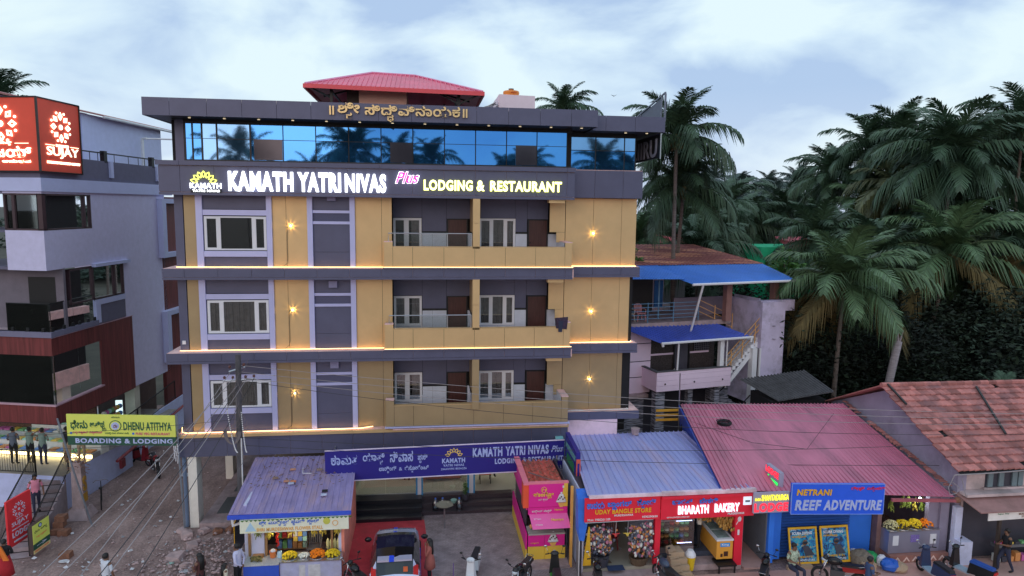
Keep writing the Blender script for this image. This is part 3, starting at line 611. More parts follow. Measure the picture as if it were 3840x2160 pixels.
lettering('ILLIIRU', (18.49, 5.0, 15.0), (0, -1, 0), .75, 4.4, mat('grey_letter', (.28, .29, .36), .5), rs2, bold=.02)
mb = MB(); mb.tube([(18.52, .22, 15.92), (18.52, .22, 14.9)], .03, 4); mb.build('sign_frame', STEEL, rs2)
# roof pavilion
pav = thing('roof_pavilion', 'red metal hipped roof shelter on top of the hotel', 'roof shelter', (7.8, 6, 16.5))
REDR = mat('red_roof_sheet', H_(176, 82, 104), .42, .25, .12, 1.2, dirt=.15, dcol=(.25, .1, .12))
ev = [(4.1, 3.0, 17.86), (11.5, 3.0, 17.76), (11.5, 9.0, 17.76), (4.1, 9.0, 17.86)]; ra, rb = (6.62, 6, 18.93), (8.6, 6, 18.87)
mb = MB(); mb.add(ev+[ra, rb], [(0, 1, 5, 4), (1, 2, 5), (2, 3, 4, 5), (3, 0, 4)])
x = 4.35
while x < 11.4:
    t = min(1, (x-4.1)/(ra[0]-4.1), (11.5-x)/(11.5-rb[0])); z0 = 17.86-.1*(x-4.1)/7.4
    zt_ = z0+(18.9-z0)*t; mb.slab((x-.018, 3.0, z0+.003), (x+.018, 3.0, z0+.003), (x+.018, 3+3*t, zt_+.003), (x-.018, 3+3*t, zt_+.003), (0, 0, .035)); x += .2
for y_ in range(29):
    yy = 3.1+.2*y_; t = 1-abs(yy-6)/3
    mb.slab((4.1, yy-.018, 17.863), (4.1+2.52*t, yy-.018, 17.863+1.07*t), (4.1+2.52*t, yy+.018, 17.863+1.07*t), (4.1, yy+.018, 17.863), (0, 0, .035)); mb.slab((11.5, yy-.018, 17.763), (11.5-2.9*t, yy-.018, 17.763+1.1*t), (11.5-2.9*t, yy+.018, 17.763+1.1*t), (11.5, yy+.018, 17.763), (0, 0, .035))
mb.build('roof_sheet', REDR, pav)
mb = MB()
for a, b in ((ev[0], ra), (ev[1], rb), (ra, rb), (ev[3], ra), (ev[2], rb)): mb.tube([Vector(a)+Vector((0, 0, .03)), Vector(b)+Vector((0, 0, .03))], .045, 6)
mb.build('ridge_cap', mat('ridge_pink', H_(190, 130, 160), .4, .3), pav)
mb = MB(); mb.slab((4.05, 2.93, 17.7), (11.55, 2.93, 17.6), (11.55, 2.93, 17.77), (4.05, 2.93, 17.87), (0, .1, 0)); mb.slab((4.02, 2.95, 17.7), (4.02, 9, 17.7), (4.02, 9, 17.87), (4.02, 2.95, 17.87), (.08, 0, 0)); mb.slab((11.5, 2.95, 17.6), (11.5, 9, 17.6), (11.5, 9, 17.77), (11.5, 2.95, 17.77), (.08, 0, 0))
mb.build('eave_gutter', mat('red_gutter', V_(176, 58, 62), .45, 0, .08), pav)
B('stair_head_wall', mat('peach_wall', V_(196, 152, 130), .85, 0, .06), pav, (6.2, 4.0, 16.5, 8.24, 8, 17.95)); B('stair_head_opening', mat('opening_shade', (.10, .07, .06), .8), pav, (5.65, 4.3, 16.5, 6.2, 8, 17.85))  # dark box stands for an opening, its shade put into the colour
mb = MB()
for px, py in ((5.1, 3.5), (10.5, 3.5), (10.0, 8.4), (5.1, 8.4), (8.9, 8.4)): mb.box(px-.06, py-.06, 16.5, px+.06, py+.06, 17.95)
for a, b in (((5.1, 3.5, 17.4), (4.3, 3.2, 17.75)), ((10.5, 3.5, 17.3), (11.3, 3.2, 17.65)), ((10.5, 3.5, 17.3), (9.6, 3.5, 17.75)), ((5.1, 3.5, 17.7), (5.1, 8.4, 17.7)), ((10.5, 3.5, 17.7), (10.5, 8.4, 17.7)), ((8.3, 8.4, 17.35), (10.6, 8.4, 17.35)), ((4.5, 5.5, 17.75), (6.2, 5.5, 18.2)), ((11.1, 5.5, 17.7), (8.4, 5.5, 18.4))): mb.tube([a, b], .05, 4)
mb.build('roof_truss', BLK, pav)
tr = thing('tank_room', 'small pale plastered roof room with sloping side beside the red roof', 'roof room', (13.6, 9, 16.5))
mb = MB(); mb.prism([(12.74, 8, 16.5), (14.57, 8, 16.5), (14.57, 8, 18.46), (12.74, 8, 18.5)], (0, 3.5, 0)); mb.prism([(12.74, 11.4, 18.5), (12.74, 11.4, 16.5), (12.74, 8.1, 16.5), (12.74, 8.1, 18.46)], (-.02, 0, 0))
mb.build('room_wall', mat('pale_plaster', V_(205, 190, 190), .9, 0, .05), tr)
mb = MB(); mb.tube([(12.0, 7.9, 16.6), (12.0, 7.9, 17.85), (12.6, 7.9, 17.98)], .03, 4); mb.slab((11.6, 7.9, 17.6), (12.6, 7.9, 18.1), (12.6, 10, 18.1), (11.6, 10, 17.6), (0, 0, .03)); mb.build('stair_canopy', STEEL, tr)
tk = thing('water_tank', 'round orange plastic water tank on the pale roof room', 'water tank', (13.42, 8.6, 18.45))
MB().lathe([(.40, 0), (.42, .08), (.40, .12), (.42, .2), (.40, .28), (.36, .3), (.12, .34), (.12, .37)], (13.42, 8.6, 18.46), 20).build('tank_body', mat('orange_plastic', (.80, .25, .03), .4), tk, smooth=False)
MB().lathe([(.14, 0), (.14, .04)], (13.42, 8.6, 18.84), 12).build('tank_lid', mat('navy_lid', (.05, .08, .14), .5), tk); lettering('WATER', (13.35, 8.17, 18.6), XR, .07, .3, mat('red_print', (.6, .05, .02), .6), tk)
# ================================================================== left building
OC = Vector((-6.35, 3.0, 0)); dR = Vector((.1305, .9914, 0)); nR = Vector((.9914, -.1305, 0)); dC = Vector((-.97, .2436, 0)); nC = Vector((-.2436, -.97, 0))
ZV = Vector((0, 0, 1))
def pR(s, z, n=0.): return OC+dR*s+nR*n+ZV*z
def pC(s, z, n=0.): return OC+dC*s+nC*n+ZV*z
def pK(z, n): return OC+nR*n+nC*n+ZV*z
lb = thing('left_building', 'white rendered lodge with wood cladding, glass corner and roof terrace at the left', 'building', (-9, 6, 0))
LWALL = mat('white_render', V_(196, 192, 212), .92, 0, .06, 4, .25, 90); LBAND = mat('lavender_band', V_(184, 188, 214), .8, 0, .04); LDARK = mat('taupe_grey', V_(78, 76, 88), .85, 0, .08, 4, .2, 80)
WOOD = mat('wood_cladding', V_(84, 36, 34), .5, 0, .45, 3.2, stretch=(3.2, 3.2, .16)); WOODT = mat('wood_capping', V_(140, 110, 115), .6)
def band(name, m, z0, z1, sR, sC, n=0., t=.2, both=True, r0=0.):
    mb = MB()
    if sR: mb.hexa([tuple(q) for q in ((pK(z0, n) if not r0 else pR(r0, z0, n)), pR(sR, z0, n), pR(sR, z0, n-t), (pK(z0, n-t) if not r0 else pR(r0, z0, n-t)), (pK(z1, n) if not r0 else pR(r0, z1, n)), pR(sR, z1, n), pR(sR, z1, n-t), (pK(z1, n-t) if not r0 else pR(r0, z1, n-t)))])
    if sC: mb.hexa([tuple(q) for q in (pC(sC, z0, n), pK(z0, n), pK(z0, n-t), pC(sC, z0, n-t), pC(sC, z1, n), pK(z1, n), pK(z1, n-t), pC(sC, z1, n-t))])
    return mb.build(name, m, lb)
band('parapet', LDARK, 13.83, 14.77, 9.5, 6)
band('cornice', LBAND, 13.29, 13.83, 10.4, 6, .1, .3)
band('wall', LWALL, 13.2, 13.29, 9.7, 1.74); band('wall', LWALL, 10.06, 11.7, 9.7, 1.74); band('wall', LWALL, 11.7, 13.2, 9.7, 0, r0=3.2)
band('wall', LWALL, 3.62, 10.06, 9.21, 0, r0=6.0); band('wall', LWALL, 7.27, 10.06, 6.0, 0, r0=5.49)
band('wall', LWALL, 13.2, 13.25, 9.5, 6, -.2, 3); mb = MB().prism([pR(9.5, 3.6, -.1), pR(9.5, 13.2, -.1), pR(9.5, 13.2, -5), pR(9.5, 3.6, -5)], dR*.2); mb.build('wall', LWALL, lb)
mb = MB().prism([pK(10.06, -.2), pR(6, 10.06, -.2), pR(6, 10.06, -5), pC(5, 10.06, -.2)], ZV*.12); mb.build('soffit', LDARK, lb)
mb = MB().prism([pK(11.7, -.2), pR(6, 11.7, -.2), pR(6, 11.7, -4), pC(5, 11.7, -.2)], -ZV*.1); mb.build('floor_slab', LDARK, lb)
# terrace rail
mb = MB()
for s in (2.9, 3.5, 4.1, 5.4, 6.6, 7.5, 8.1): mb.tube([pR(s, 14.75, -.1), pR(s, 15.15, -.1)], .016, 4)
mb.tube([pR(0, 15.15, -.1), pR(9.4, 15.15, -.1)], .035, 5); mb.build('terrace_rail', BLK, lb)
for s in (4.55, 8.75): MB().prism([pR(s-.12, 14.7, 0), pR(s+.12, 14.7, 0), pR(s+.12, 15.25, 0), pR(s-.12, 15.25, 0)], nR*-.2).build('rail_post', BLK, lb)
for s in (4.85, 9.05): MB().prism([pR(s-.12, 14.02, .1), pR(s+.12, 14.02, .1), pR(s+.12, 14.78, .1), pR(s-.12, 14.78, .1)], nR*-.14).build('fin', LBAND, lb)
# corner windows
def skin_window(z0, z1, sA, sB, face='R', cm=CURTW, n=-.16, mull=()):
    p = pR if face == 'R' else pC; nn = nR if face == 'R' else nC
    mb = MB()
    for a, b, c, d in ((sA, sB, z0, z0+.07), (sA, sB, z1-.07, z1), (sA, sA+.07, z0, z1), (sB-.07, sB, z0, z1))+tuple((m-.06, m+.06, z0, z1) for m in mull): mb.prism([p(a, c, 0), p(b, c, 0), p(b, d, 0), p(a, d, 0)], nn*-.18)
    f = mb.build('window_frame', mat('brown_frame', V_(50, 34, 36), .5), lb)
    MB().prism([p(sA+.05, z0+.05, -.07), p(sB-.05, z0+.05, -.07), p(sB-.05, z1-.05, -.07), p(sA+.05, z1-.05, -.07)], nn*-.008).build('pane', glassmat('left_glass', (.86, .9, .9), .03), lb)
    k = int((sB-sA)/.022); mb = MB(); pts = [(sA+.1+(sB-sA-.2)*i/k, -.14+.025*math.sin(i*.9)+.012*math.sin(i*.37)) for i in range(k+1)]
    mb.add([p(s, z, q) for s, q in pts for z in (z0+.08, z1-.02)], [(2*i, 2*i+2, 2*i+3, 2*i+1) for i in range(k)]); mb.build('curtain', cm, lb)
    MB().prism([p(sA, z0, -.2), p(sB, z0, -.2), p(sB, z1, -.2), p(sA, z1, -.2)], nn*-.02).build('room_back', ROOM, lb)
skin_window(11.7, 13.2, 0, 3.2, 'R', mull=(2.75,)); skin_window(11.7, 13.2, 0, 1.73, 'C', mull=(1.3,))
skin_window(8.45, 9.98, 1.4, 5.49, 'R', n=-.2, mull=(3.05, 4.75))
for a, b, c, d in ((3.1, 5.49, 8.18, 8.42), (3.1, 3.45, 7.35, 8.18)): MB().prism([pR(a, c, .03), pR(b, c, .03), pR(b, d, .03), pR(a, d, .03)], nR*-.2).build('white_trim', LBAND, lb)
MB().prism([pR(3.45, 7.3, .0), pR(5.49, 7.3, .0), pR(5.49, 8.18, .0), pR(3.45, 8.18, .0)], nR*-.2).build('dark_panel', LDARK, lb)
MB().prism([pR(3.0, 9.95, .18), pR(5.85, 9.95, .18), pR(5.85, 10.1, .18), pR(3.0, 10.1, .18)], nR*-.2).build('window_ledge', LBAND, lb)
# balcony
MB().prism([pR(1.0, 7.5), pR(1.0, 10.1), pR(1.0, 10.1, -4.2), pR(1.0, 7.5, -4.2)], dR*.15).build('balcony_wall', mat('taupe_wall', V_(86, 80, 84), .9, 0, .1), lb)
MB().prism([pR(1.02, 7.5, -.2), pR(3.1, 7.5, -.2), pR(3.1, 8.45, -.2), pR(1.02, 8.45, -.2)], nR*-.1).build('balcony_wall', MATS['taupe_wall'], lb)
MB().prism([pR(.99, 7.5, -.35), pR(.99, 9.7, -.35), pR(.99, 9.7, -1.5), pR(.99, 7.5, -1.5)], dR*.02).build('balcony_door', BLK, lb)
MB().prism([pK(7.45, -.05), pR(3.2, 7.45, -.05), pR(3.2, 7.45, -3), pC(5, 7.45, -.05)], ZV*.05).build('balcony_floor', mat('pale_floor', H_(130, 120, 125), .6), lb)
band('balcony_slab', mat('slab_grey', V_(88, 86, 100), .85, 0, .06), 7.27, 7.5, 3.2, 5, .06, .3)
for (a, b) in ((0, 1.55), (1.57, 3.08)): MB().prism([pR(a, 7.52, -.04), pR(b, 7.52, -.04), pR(b, 8.66, -.04), pR(a, 8.66, -.04)], nR*-.012).build('railing_glass', glassmat('smoked_glass', (.80, .84, .84), .03), lb)
MB().prism([pC(0, 7.52, -.04), pC(2.0, 7.52, -.04), pC(2.0, 8.66, -.04), pC(0, 8.66, -.04)], nC*-.012).build('railing_glass', MATS['smoked_glass'], lb)
MB().tube([pC(2.0, 8.68, -.05), pK(8.68, -.05), pR(3.1, 8.68, -.05), pR(3.1, 8.4, -.05)], .022, 5).build('railing_bar', BLK, lb)
for s in (.12, .85, 1.45, 1.9, 2.5, 3.0): MB().prism([pR(s, 7.5, .0), pR(s+.12, 7.5, .0), pR(s+.12, 7.66, .0), pR(s, 7.66, .0)], nR*-.08).build('glass_clamp', BLK, lb)
for s in (.3, 1.0, 1.7): MB().prism([pC(s, 7.5, .0), pC(s+.12, 7.5, .0), pC(s+.12, 7.66, .0), pC(s, 7.66, .0)], nC*-.08).build('glass_clamp', BLK, lb)
# wood cladding with the glass storey
band('wood_cladding', WOOD, 6.5, 7.26, 3.4, 5, .0, .25); band('wood_cladding', WOOD, 3.56, 4.34, 6.0, 5, .0, .25)
MB().prism([pR(3.4, 4.34), pR(6.0, 4.34), pR(6.0, 7.26), pR(3.4, 7.26)], nR*-.25).build('wood_cladding', WOOD, lb)
band('wood_capping', WOODT, 7.24, 7.27, 6.02, 0, .03, .2); band('glass_ledge', WOODT, 4.34, 4.40, 3.4, 5, .04, .3)
MB().prism([pK(4.3, -.1), pR(3.4, 4.3, -.1), pR(5.9, 4.3, -3), pR(5.9, 4.3, -6), pC(6, 4.3, -.1)], ZV*.06).build('shop_floor', mat('glossy_floor', (.24, .28, .27), .2), lb)
MB().prism([pK(6.5, -.1), pR(3.4, 6.5, -.1), pR(5.9, 6.5, -3), pR(5.9, 6.5, -6), pC(6, 6.5, -.1)], ZV*.04).build('shop_ceiling', ROOM, lb)
MB().prism([pR(5.0, 4.3, -.3), pR(5.0, 6.5, -.3), pR(5.0, 6.5, -7), pR(5.0, 4.3, -7)], dR*.1).build('inner_wall', mat('dim_wall', (.06, .07, .08), .8), lb)
COLW = mat('white_column', (.55, .60, .58), .7)
for s, w, n in ((1.35, .5, -.9), (2.75, .55, -.35)): MB().prism([pR(s, 4.35, n), pR(s+w, 4.35, n), pR(s+w, 6.5, n), pR(s, 6.5, n)], nR*-.45).build('inner_column', COLW, lb)
SG = glassmat('shop_glass', (.82, .87, .87), .05)
for a, b in ((0.0, 1.75), (1.76, 3.39)): MB().prism([pR(a, 4.4, -.06), pR(b, 4.4, -.06), pR(b, 6.5, -.06), pR(a, 6.5, -.06)], nR*-.012).build('glass_pane', SG, lb)
for a, b in ((0.0, 1.42), (1.43, 2.9), (2.91, 4.5)): MB().prism([pC(a, 4.4, -.06), pC(b, 4.4, -.06), pC(b, 6.5, -.06), pC(a, 6.5, -.06)], nC*-.012).build('glass_pane', SG, lb)
# ground floor: raised sweet shop
PF = mat('plinth_floor', (.34, .30, .26), .35, 0, .1); FR_ = 1.5
MB().prism([pK(0, .5), pR(4.5, 0, .5), pR(4.5, 0, -6), pC(6, 0, .5)], ZV*FR_).build('plinth', mat('plinth_white', V_(150, 156, 178), .9, 0, .08, 3, .2, 40), lb)
MB().prism([pK(FR_, .5), pR(9, FR_, .5), pR(9, FR_, -6), pC(6, FR_, .5)], ZV*.02).build('plinth_floor', PF, lb)
MB().prism([pK(3.5, -.1), pR(6, 3.5, -.1), pR(6, 3.5, -6), pC(6, 3.5, -.1)], ZV*.05).build('shop_soffit', ROOM, lb)
MB().prism([pR(3.6, FR_, -.6), pR(3.6, 3.5, -.6), pR(3.6, 3.5, -7), pR(3.6, FR_, -7)], dR*.1).build('shop_wall', mat('brown_tile', (.10, .05, .03), .6, 0, .5, 12), lb)
MB().prism([pR(6.02, FR_, -.1), pR(6.5, FR_, -.1), pR(6.5, 3.62, -.1), pR(6.02, 3.62, -.1)], nR*-.5).build('column', CREAM, lb)
MB().prism([pR(6.5, 0, -2.2), pR(12, 0, -2.2), pR(12, 3.62, -2.2), pR(6.5, 3.62, -2.2)], nR*-.1).build('back_wall', mat('brown_grey_wall', (.20, .17, .15), .9), lb)
MB().prism([pR(3.7, 0, .05), pR(12, 0, .05), pR(12, 1.9, .05), pR(3.7, 1.5, .05)], nR*-.1).build('side_plinth', mat('plinth_white', V_(150, 156, 178)), lb)
MB().prism([pR(9.25, 0, -.1), pR(14, 0, -.1), pR(14, 13.2, -.1), pR(9.25, 13.2, -.1)], nR*-.2).build('wood_wall', WOOD, lb)
for z0, z1 in ((9.93, 13.1), (4.16, 7.0)):
    mb = MB()
    for a, b, c, d in ((8.9, 9.3, z0, z1), (9.3, 12, z0, z0+.25), (9.3, 12, z1-.25, z1)): mb.prism([pR(a, c, .3), pR(b, c, .3), pR(b, d, .3), pR(a, d, .3)], nR*-.5)
    mb.build('bay_frame', LBAND, lb)
# sign box
sb = thing('lit_corner_sign', 'glowing rust red corner sign box with white flower emblem on the left terrace', 'sign', tuple(pK(14.1, .2)))
RUST = mat('rust_sign', V_(178, 62, 42), .6, 0, .12, .6); SLED = mat('cream_led', (1, .93, .66), emit=2.4)
def q2(face, s, z, n): return (pR if face == 'R' else pC)(s, z, n)
mb = MB(); mb.hexa([tuple(v) for v in (pK(14.1, .16), pR(2.45, 14.1, .16), pR(2.45, 14.1, -.3), pK(14.1, -.3), pK(17.0, .16), pR(2.45, 17.0, .16), pR(2.45, 17.0, -.3), pK(17.0, -.3))])
mb.hexa([tuple(v) for v in (pC(5.5, 14.1, .16), pK(14.1, .16), pK(14.1, -.3), pC(5.5, 14.1, -.3), pC(5.5, 17.0, .16), pK(17.0, .16), pK(17.0, -.3), pC(5.5, 17.0, -.3))]); mb.build('sign_panel', RUST, sb)
mb = MB()
for z in (14.08, 17.0): mb.tube([pC(5.5, z, .18), pK(z, .18), pR(2.47, z, .18)], .035, 4)
mb.tube([pK(14.08, .18), pK(17.0, .18)], .05, 4); mb.tube([pR(2.47, 14.08, .18), pR(2.47, 17.0, .18)], .035, 4); mb.build('sign_edge', BLK, sb)
mandala(pR(1.2, 15.95, .17), dR, .62, SLED, sb); mandala(pC(1.42, 15.95, .17), -dC, .72, SLED, sb)
lettering('SUJAY', pR(.28, 14.66, .17), dR, .46, 2.0, SLED, sb, ext=.03); lettering("NAYAK'S", pR(.85, 15.13, .17), dR, .11, .8, SLED, sb, bold=.02)
lettering('EXPERIENCE THE HOMELY COMFORT', pR(.25, 14.43, .17), dR, .10, 2.1, SLED, sb, bold=.02)
for a, b in ((.2, .75), (1.75, 2.3)): MB().slab(pR(a, 15.17, .17), pR(b, 15.17, .17), pR(b, 15.19, .17), pR(a, 15.19, .17), nR*.02).build('lit_line', SLED, sb)
lettering('ಸುಜಯ್', pC(2.6, 14.62, .17), -dC, .45, 2.45, SLED, sb, bold=.03, kan=True); lettering('ನಾಯಕ್ಸ್', pC(1.9, 15.1, .17), -dC, .16, .9, SLED, sb, bold=.02, kan=True)
lettering('ನಗರದ ಅನುಭವ', pC(2.6, 14.4, .17), -dC, .14, 2.4, SLED, sb, bold=.03, kan=True); MB().slab(pC(.85, 15.17, .17), pC(.25, 15.17, .17), pC(.25, 15.19, .17), pC(.85, 15.19, .17), nC*.02).build('lit_line', SLED, sb)
# terrace building behind
tb = thing('terrace_room', 'long white plastered upper room with a low tiled roof edge behind the terrace', 'building', (-9, 10, 13))
mb = MB(); mb.hexa([(-9, 4, 13.3), (-7.2, 18.5, 13.3), (-11, 18.5, 13.3), (-13, 4, 13.3), (-9, 4, 17.35), (-7.2, 18.5, 17.35), (-11, 18.5, 17.35), (-13, 4, 17.35)])
mb.build('wall', mat('terrace_white', V_(188, 192, 212), .9, 0, .05, 3, .2, 40), tb)
DR = Vector((1.8, 14.5, 0)).normalized(); A0 = Vector((-9, 4, 17.35))
MB().prism([A0+DR*-.5+Vector((.35, 0, -.02)), A0+DR*17+Vector((.35, 0, -.02)), A0+DR*17+Vector((-2, 0, .5)), A0+DR*-.5+Vector((-2, 0, .5))], ZV*.07).build('roof', mat('brown_roof', H_(120, 84, 82), .8, 0, .3, 8), tb)
MB().tube([A0+DR*8+Vector((.4, 0, -.05)), A0+DR*17+Vector((.4, 0, -.05))], .08, 6).build('gutter', MATS['white_pvc'], tb)
MB().prism([A0+DR*6.6+Vector((.02, 0, -4)), A0+DR*7.1+Vector((.02, 0, -4)), A0+DR*7.1+Vector((.02, 0, 0)), A0+DR*6.6+Vector((.02, 0, 0))], (.06, 0, 0)).build('pilaster', MATS['terrace_white'], tb)
MB().tube([(-6.9, 15.5, 16.55), (-7.15, 15.5, 16.55), (-7.15, 15.5, 14.2)], .09, 6).tube([(-7.15, 15.5, 16.55), (-3, 16.5, 16.6)], .05, 5).build('pipe', MATS['white_pvc'], tb)
fh = thing('far_house', 'pale distant flat house between the two lodges', 'house', (-8, 60, 0)); B('wall', mat('pale_far', V_(200, 198, 215), .9), fh, (-16, 60, 0, -2, 66, 15.3)); 
mb = MB()
for i in range(3): mb.tube([(-6.6+.5*i, 60, 15.3), (-6.6+.5*i, 60, 20-1.5*(i == 1))], .05, 4)
mb.build('rods', mat('rust_rod', (.3, .16, .14), .8), fh)
wt = thing('roof_tank', 'round white water tank at the top left corner', 'water tank', (-13.2, 9, 17.3)); MB().lathe([(.9, 0), (.95, .5), (.9, 1.0), (.3, 1.2)], (-12.9, 9, 17.6), 18).build('tank_body', UPVC, wt, smooth=True)
MB().tube([(-11.9, 8.6, 17.3), (-11.9, 8.6, 19.1), (-12.4, 8.6, 19.1)], .04, 5).build('tank_pipe', UPVC, wt)
# sweet shop counter and goods
MC = [mat('goods%d' % i, c, .4, 0, .1) for i, c in enumerate(((.75, .75, .7), (.75, .55, .1), (.2, .5, .2), (.6, .15, .4), (.15, .3, .65), (.7, .3, .1), (.4, .7, .6), (.65, .06, .06), (.06, .06, .08)))]
SHOPL = mat('warm_shop_tube', (1, .78, .35), emit=7); COOL = mat('cool_tube', (.85, .95, 1), emit=6)
ct = thing('sweet_counter', 'long lit glass sweet counter full of trays in the raised left shop', 'counter', tuple(pC(2, 1.5, -1.6)))
for k in range(5):
    n = -1.5-.55*k; mb = MB(); mb.prism([pC(-.3, 1.52, n), pC(5.5, 1.52, n), pC(5.5, 1.75+.22*k, n), pC(-.3, 1.75+.22*k, n)], nC*-.5); mb.build('shelf', MC[0] if k % 2 else mat('steel_counter', (.5, .52, .52), .3, .4), ct)
    for i in range(16):
        s = -.2+.36*i; cm = random.choice(MC[:7])
        MB().prism([pC(s, 1.76+.22*k, n-.08), pC(s+.28, 1.76+.22*k, n-.08), pC(s+.28, 1.76+.22*k, n-.42), pC(s, 1.76+.22*k, n-.42)], ZV*.05).build('tray', cm, ct)
MB().prism([pC(-.3, 1.56, -1.46), pC(5.5, 1.56, -1.46), pC(5.5, 1.68, -1.46), pC(-.3, 1.68, -1.46)], nC*.01).build('strip_light', SHOPL, ct)
for i in range(4): MB().prism([pC(.3+1.2*i, 3.44, -1.2), pC(1.2+1.2*i, 3.44, -1.2), pC(1.2+1.2*i, 3.44, -1.5), pC(.3+1.2*i, 3.44, -1.5)], ZV*.03).build('ceiling_light', COOL, ct)
jr = thing('jar_display', 'shelf of bright jars and fruit behind the yellow banner', 'display', tuple(pR(4.2, 2, -.4)))
for i in range(14): MB().ball(pR(3.8+.22*(i % 7), 2.5+.35*(i//7), -.35), .12).build('jar', MC[(i*3) % 7], jr)
B('lit_case', mat('case_glow', (.7, .9, .9), emit=1.2), jr, tuple(pR(5.2, 2.3, -.3))+tuple(pR(5.25, 3.1, -.6)))
# stairs
sr = thing('shop_stairs', 'grey stairs with black railings going up to the left shop', 'stairs', (-6, 1, 0))
SD = Vector((.16, -.987, 0)).normalized(); SL = Vector((-.987, -.16, 0)); ST = Vector((-6.02, 3.0, 0)); GS = mat('stair_grey', H_(112, 104, 108), .7, 0, .15, 4)
for k in range(9):
    a = ST+SD*(.5*k); z = 1.5-.165*(k+1)
    MB().prism([a+ZV*0, a+SD*.5+ZV*0, a+SD*.5+SL*1.2, a+SL*1.2], ZV*z).build('step', GS, sr); MB().prism([a+ZV*(z+.002), a+SD*.06+ZV*(z+.002), a+SD*.06+SL*1.2+ZV*(z+.002), a+SL*1.2+ZV*(z+.002)], ZV*.006).build('riser', BLK, sr)
def railing(pts, name='railing', h=1.0, step=.11, par=None):
    mb = MB(); bars = MB()
    for a, b in zip(pts[:-1], pts[1:]):
        a, b = Vector(a), Vector(b); mb.tube([a+ZV*h, b+ZV*h], .03, 4); mb.tube([a+ZV*.1, b+ZV*.1], .02, 4); mb.tube([a, a+ZV*h], .03, 4); mb.tube([b, b+ZV*h], .03, 4)
        L = (b-a).length; k = int(L/step)
        for i in range(1, k): c = a.lerp(b, i/k); bars.tube([c+ZV*.1, c+ZV*h], .009, 4, cap=False)
    r = mb.build('railing', BLK, par); bars.build('baluster', BLK, par, kind='stuff'); return r
e1 = ST+SD*4.5
railing([ST+ZV*1.5, e1+ZV*.05], par=sr); railing([ST+SL*1.2+ZV*1.5, e1+SL*1.2+ZV*.05], par=sr)
fr_ = thing('terrace_railing', 'black railing along the raised shop floor and up the side ramp', 'railing', tuple(pC(1, 1.5, .4)))
railing([pC(5.5, 1.5, .45), pC(3.2, 1.5, .45), ST+SL*1.2+ZV*1.5], par=fr_); railing([pR(2.4, 1.5, .55), pR(5.5, 1.6, .3), pR(9.5, 2.0, .2)], par=fr_)
rp = thing('red_pipe', 'long red painted pipe fixed along the ramp wall', 'pipe', tuple(pR(4, 1, .7))); MB().tube([pR(2.8, .9, .75), pR(11, 1.5, .35)], .07, 8).build('pipe', mat('red_paint', (.30, .04, .05), .5), rp)
B('pipe_guard', mat('red_paint', (.3, .04, .05)), rp, (-5.62, 6.3, .3, -5.3, 6.7, .7))
# banner and its poles
bn = thing('lodging_banner', 'yellow and green boarding and lodging banner hung on two poles over the lane', 'banner', (-2.5, 0, 3.5))
BY = mat('banner_yellow', V_(206, 212, 92), .7, 0, .04); BGn = mat('banner_green', V_(30, 62, 46), .7); rd = Vector((3.9, 0, -.17)).normalized(); ub = Vector((.0, 0, 1))
def bp_(x, z, y=0.): return Vector((-4.48+x*rd.x, y, 3.70+z+x*rd.z))
mb = MB(); mb.slab(bp_(0, .35), bp_(3.9, .35), bp_(3.9, 1.2), bp_(0, 1.2), (0, .06, 0)); mb.build('banner_face', BY, bn)
mb = MB(); mb.slab(bp_(0, 0), bp_(3.9, 0), bp_(3.9, .345), bp_(0, .345), (0, .06, 0)); mb.build('banner_base', BGn, bn)
GT = mat('green_print', V_(20, 70, 48), .6); MT = mat('magenta_print', V_(160, 40, 90), .6); WT = mat('pale_print', V_(196, 206, 236), .6)
lettering('ಧೇನು', bp_(.14, .60, -.01), rd, .38, .6, GT, bn, bold=.03, ext=.008, kan=True); lettering('ಆತಿಥ್ಯ', bp_(.82, .56, -.01), rd, .40, .58, GT, bn, bold=.03, ext=.008, kan=True)
lettering('DHENU ATITHYA', bp_(2.02, .60, -.01), rd, .33, 1.74, GT, bn, bold=.025, ext=.008); lettering('BOARDING & LODGING', bp_(.28, .08, -.01), rd, .19, 3.5, WT, bn, bold=.035, ext=.008)
lettering('PURE VEG RESTAURANT', bp_(2.45, .42, -.01), rd, .10, 1.25, MT, bn, bold=.015, ext=.006); lettering('ಶುದ್ಧ ಸಸ್ಯಹಾರಿ ರೆಸ್ಟೋರೆಂಟ್', bp_(.2, .42, -.01), rd, .13, 1.05, MT, bn, bold=.02, ext=.006, kan=True)
lettering('(ಮನಕ್ಕೆ ಮುದ ನೀಡುವ ಮನೆ)', bp_(1.35, .42, -.01), rd, .10, .85, GT, bn, bold=.01, ext=.006, kan=True); lettering('ಹರೇರಾಮ', bp_(1.6, 1.08, -.01), rd, .06, .3, GT, bn, ext=.006, kan=True)
for r_, m_ in ((.22, GT), (.19, BY), (.15, WT)): MB().tube([bp_(1.73, .77, -.004-.06*(.22-r_)), bp_(1.73, .77, -.012-.1*(.22-r_))], r_, 20).build('round_emblem', m_, bn)
lettering('ದೇ', bp_(1.66, .70, -.03), rd, .13, .15, MATS['red_paint'], bn, ext=.006, kan=True)
for x in (.14, 2.36): MB().tube([bp_(x, .47, -.002), bp_(x, .47, -.01)], .045, 10).build('bullet', mat('blue_print', V_(40, 80, 150), .6), bn)
GP = mat('galvanised', (.30, .34, .40), .4, .5)
for nm, pts in (('left', [(-4.78, -.03, 4.75), (-4.45, .2, 2.6), (-4.2, .85, 0)]), ('right', [(-.53, .08, 4.75), (-.55, .1, 3.5), (-.42, .05, 0)])):
    p = thing('banner_pole', 'leaning grey pipe holding the %s end of the yellow banner' % nm, 'pole', pts[-1], 'poles of the yellow banner'); MB().tube(pts, .035, 7).build('pole_pipe', GP, p)
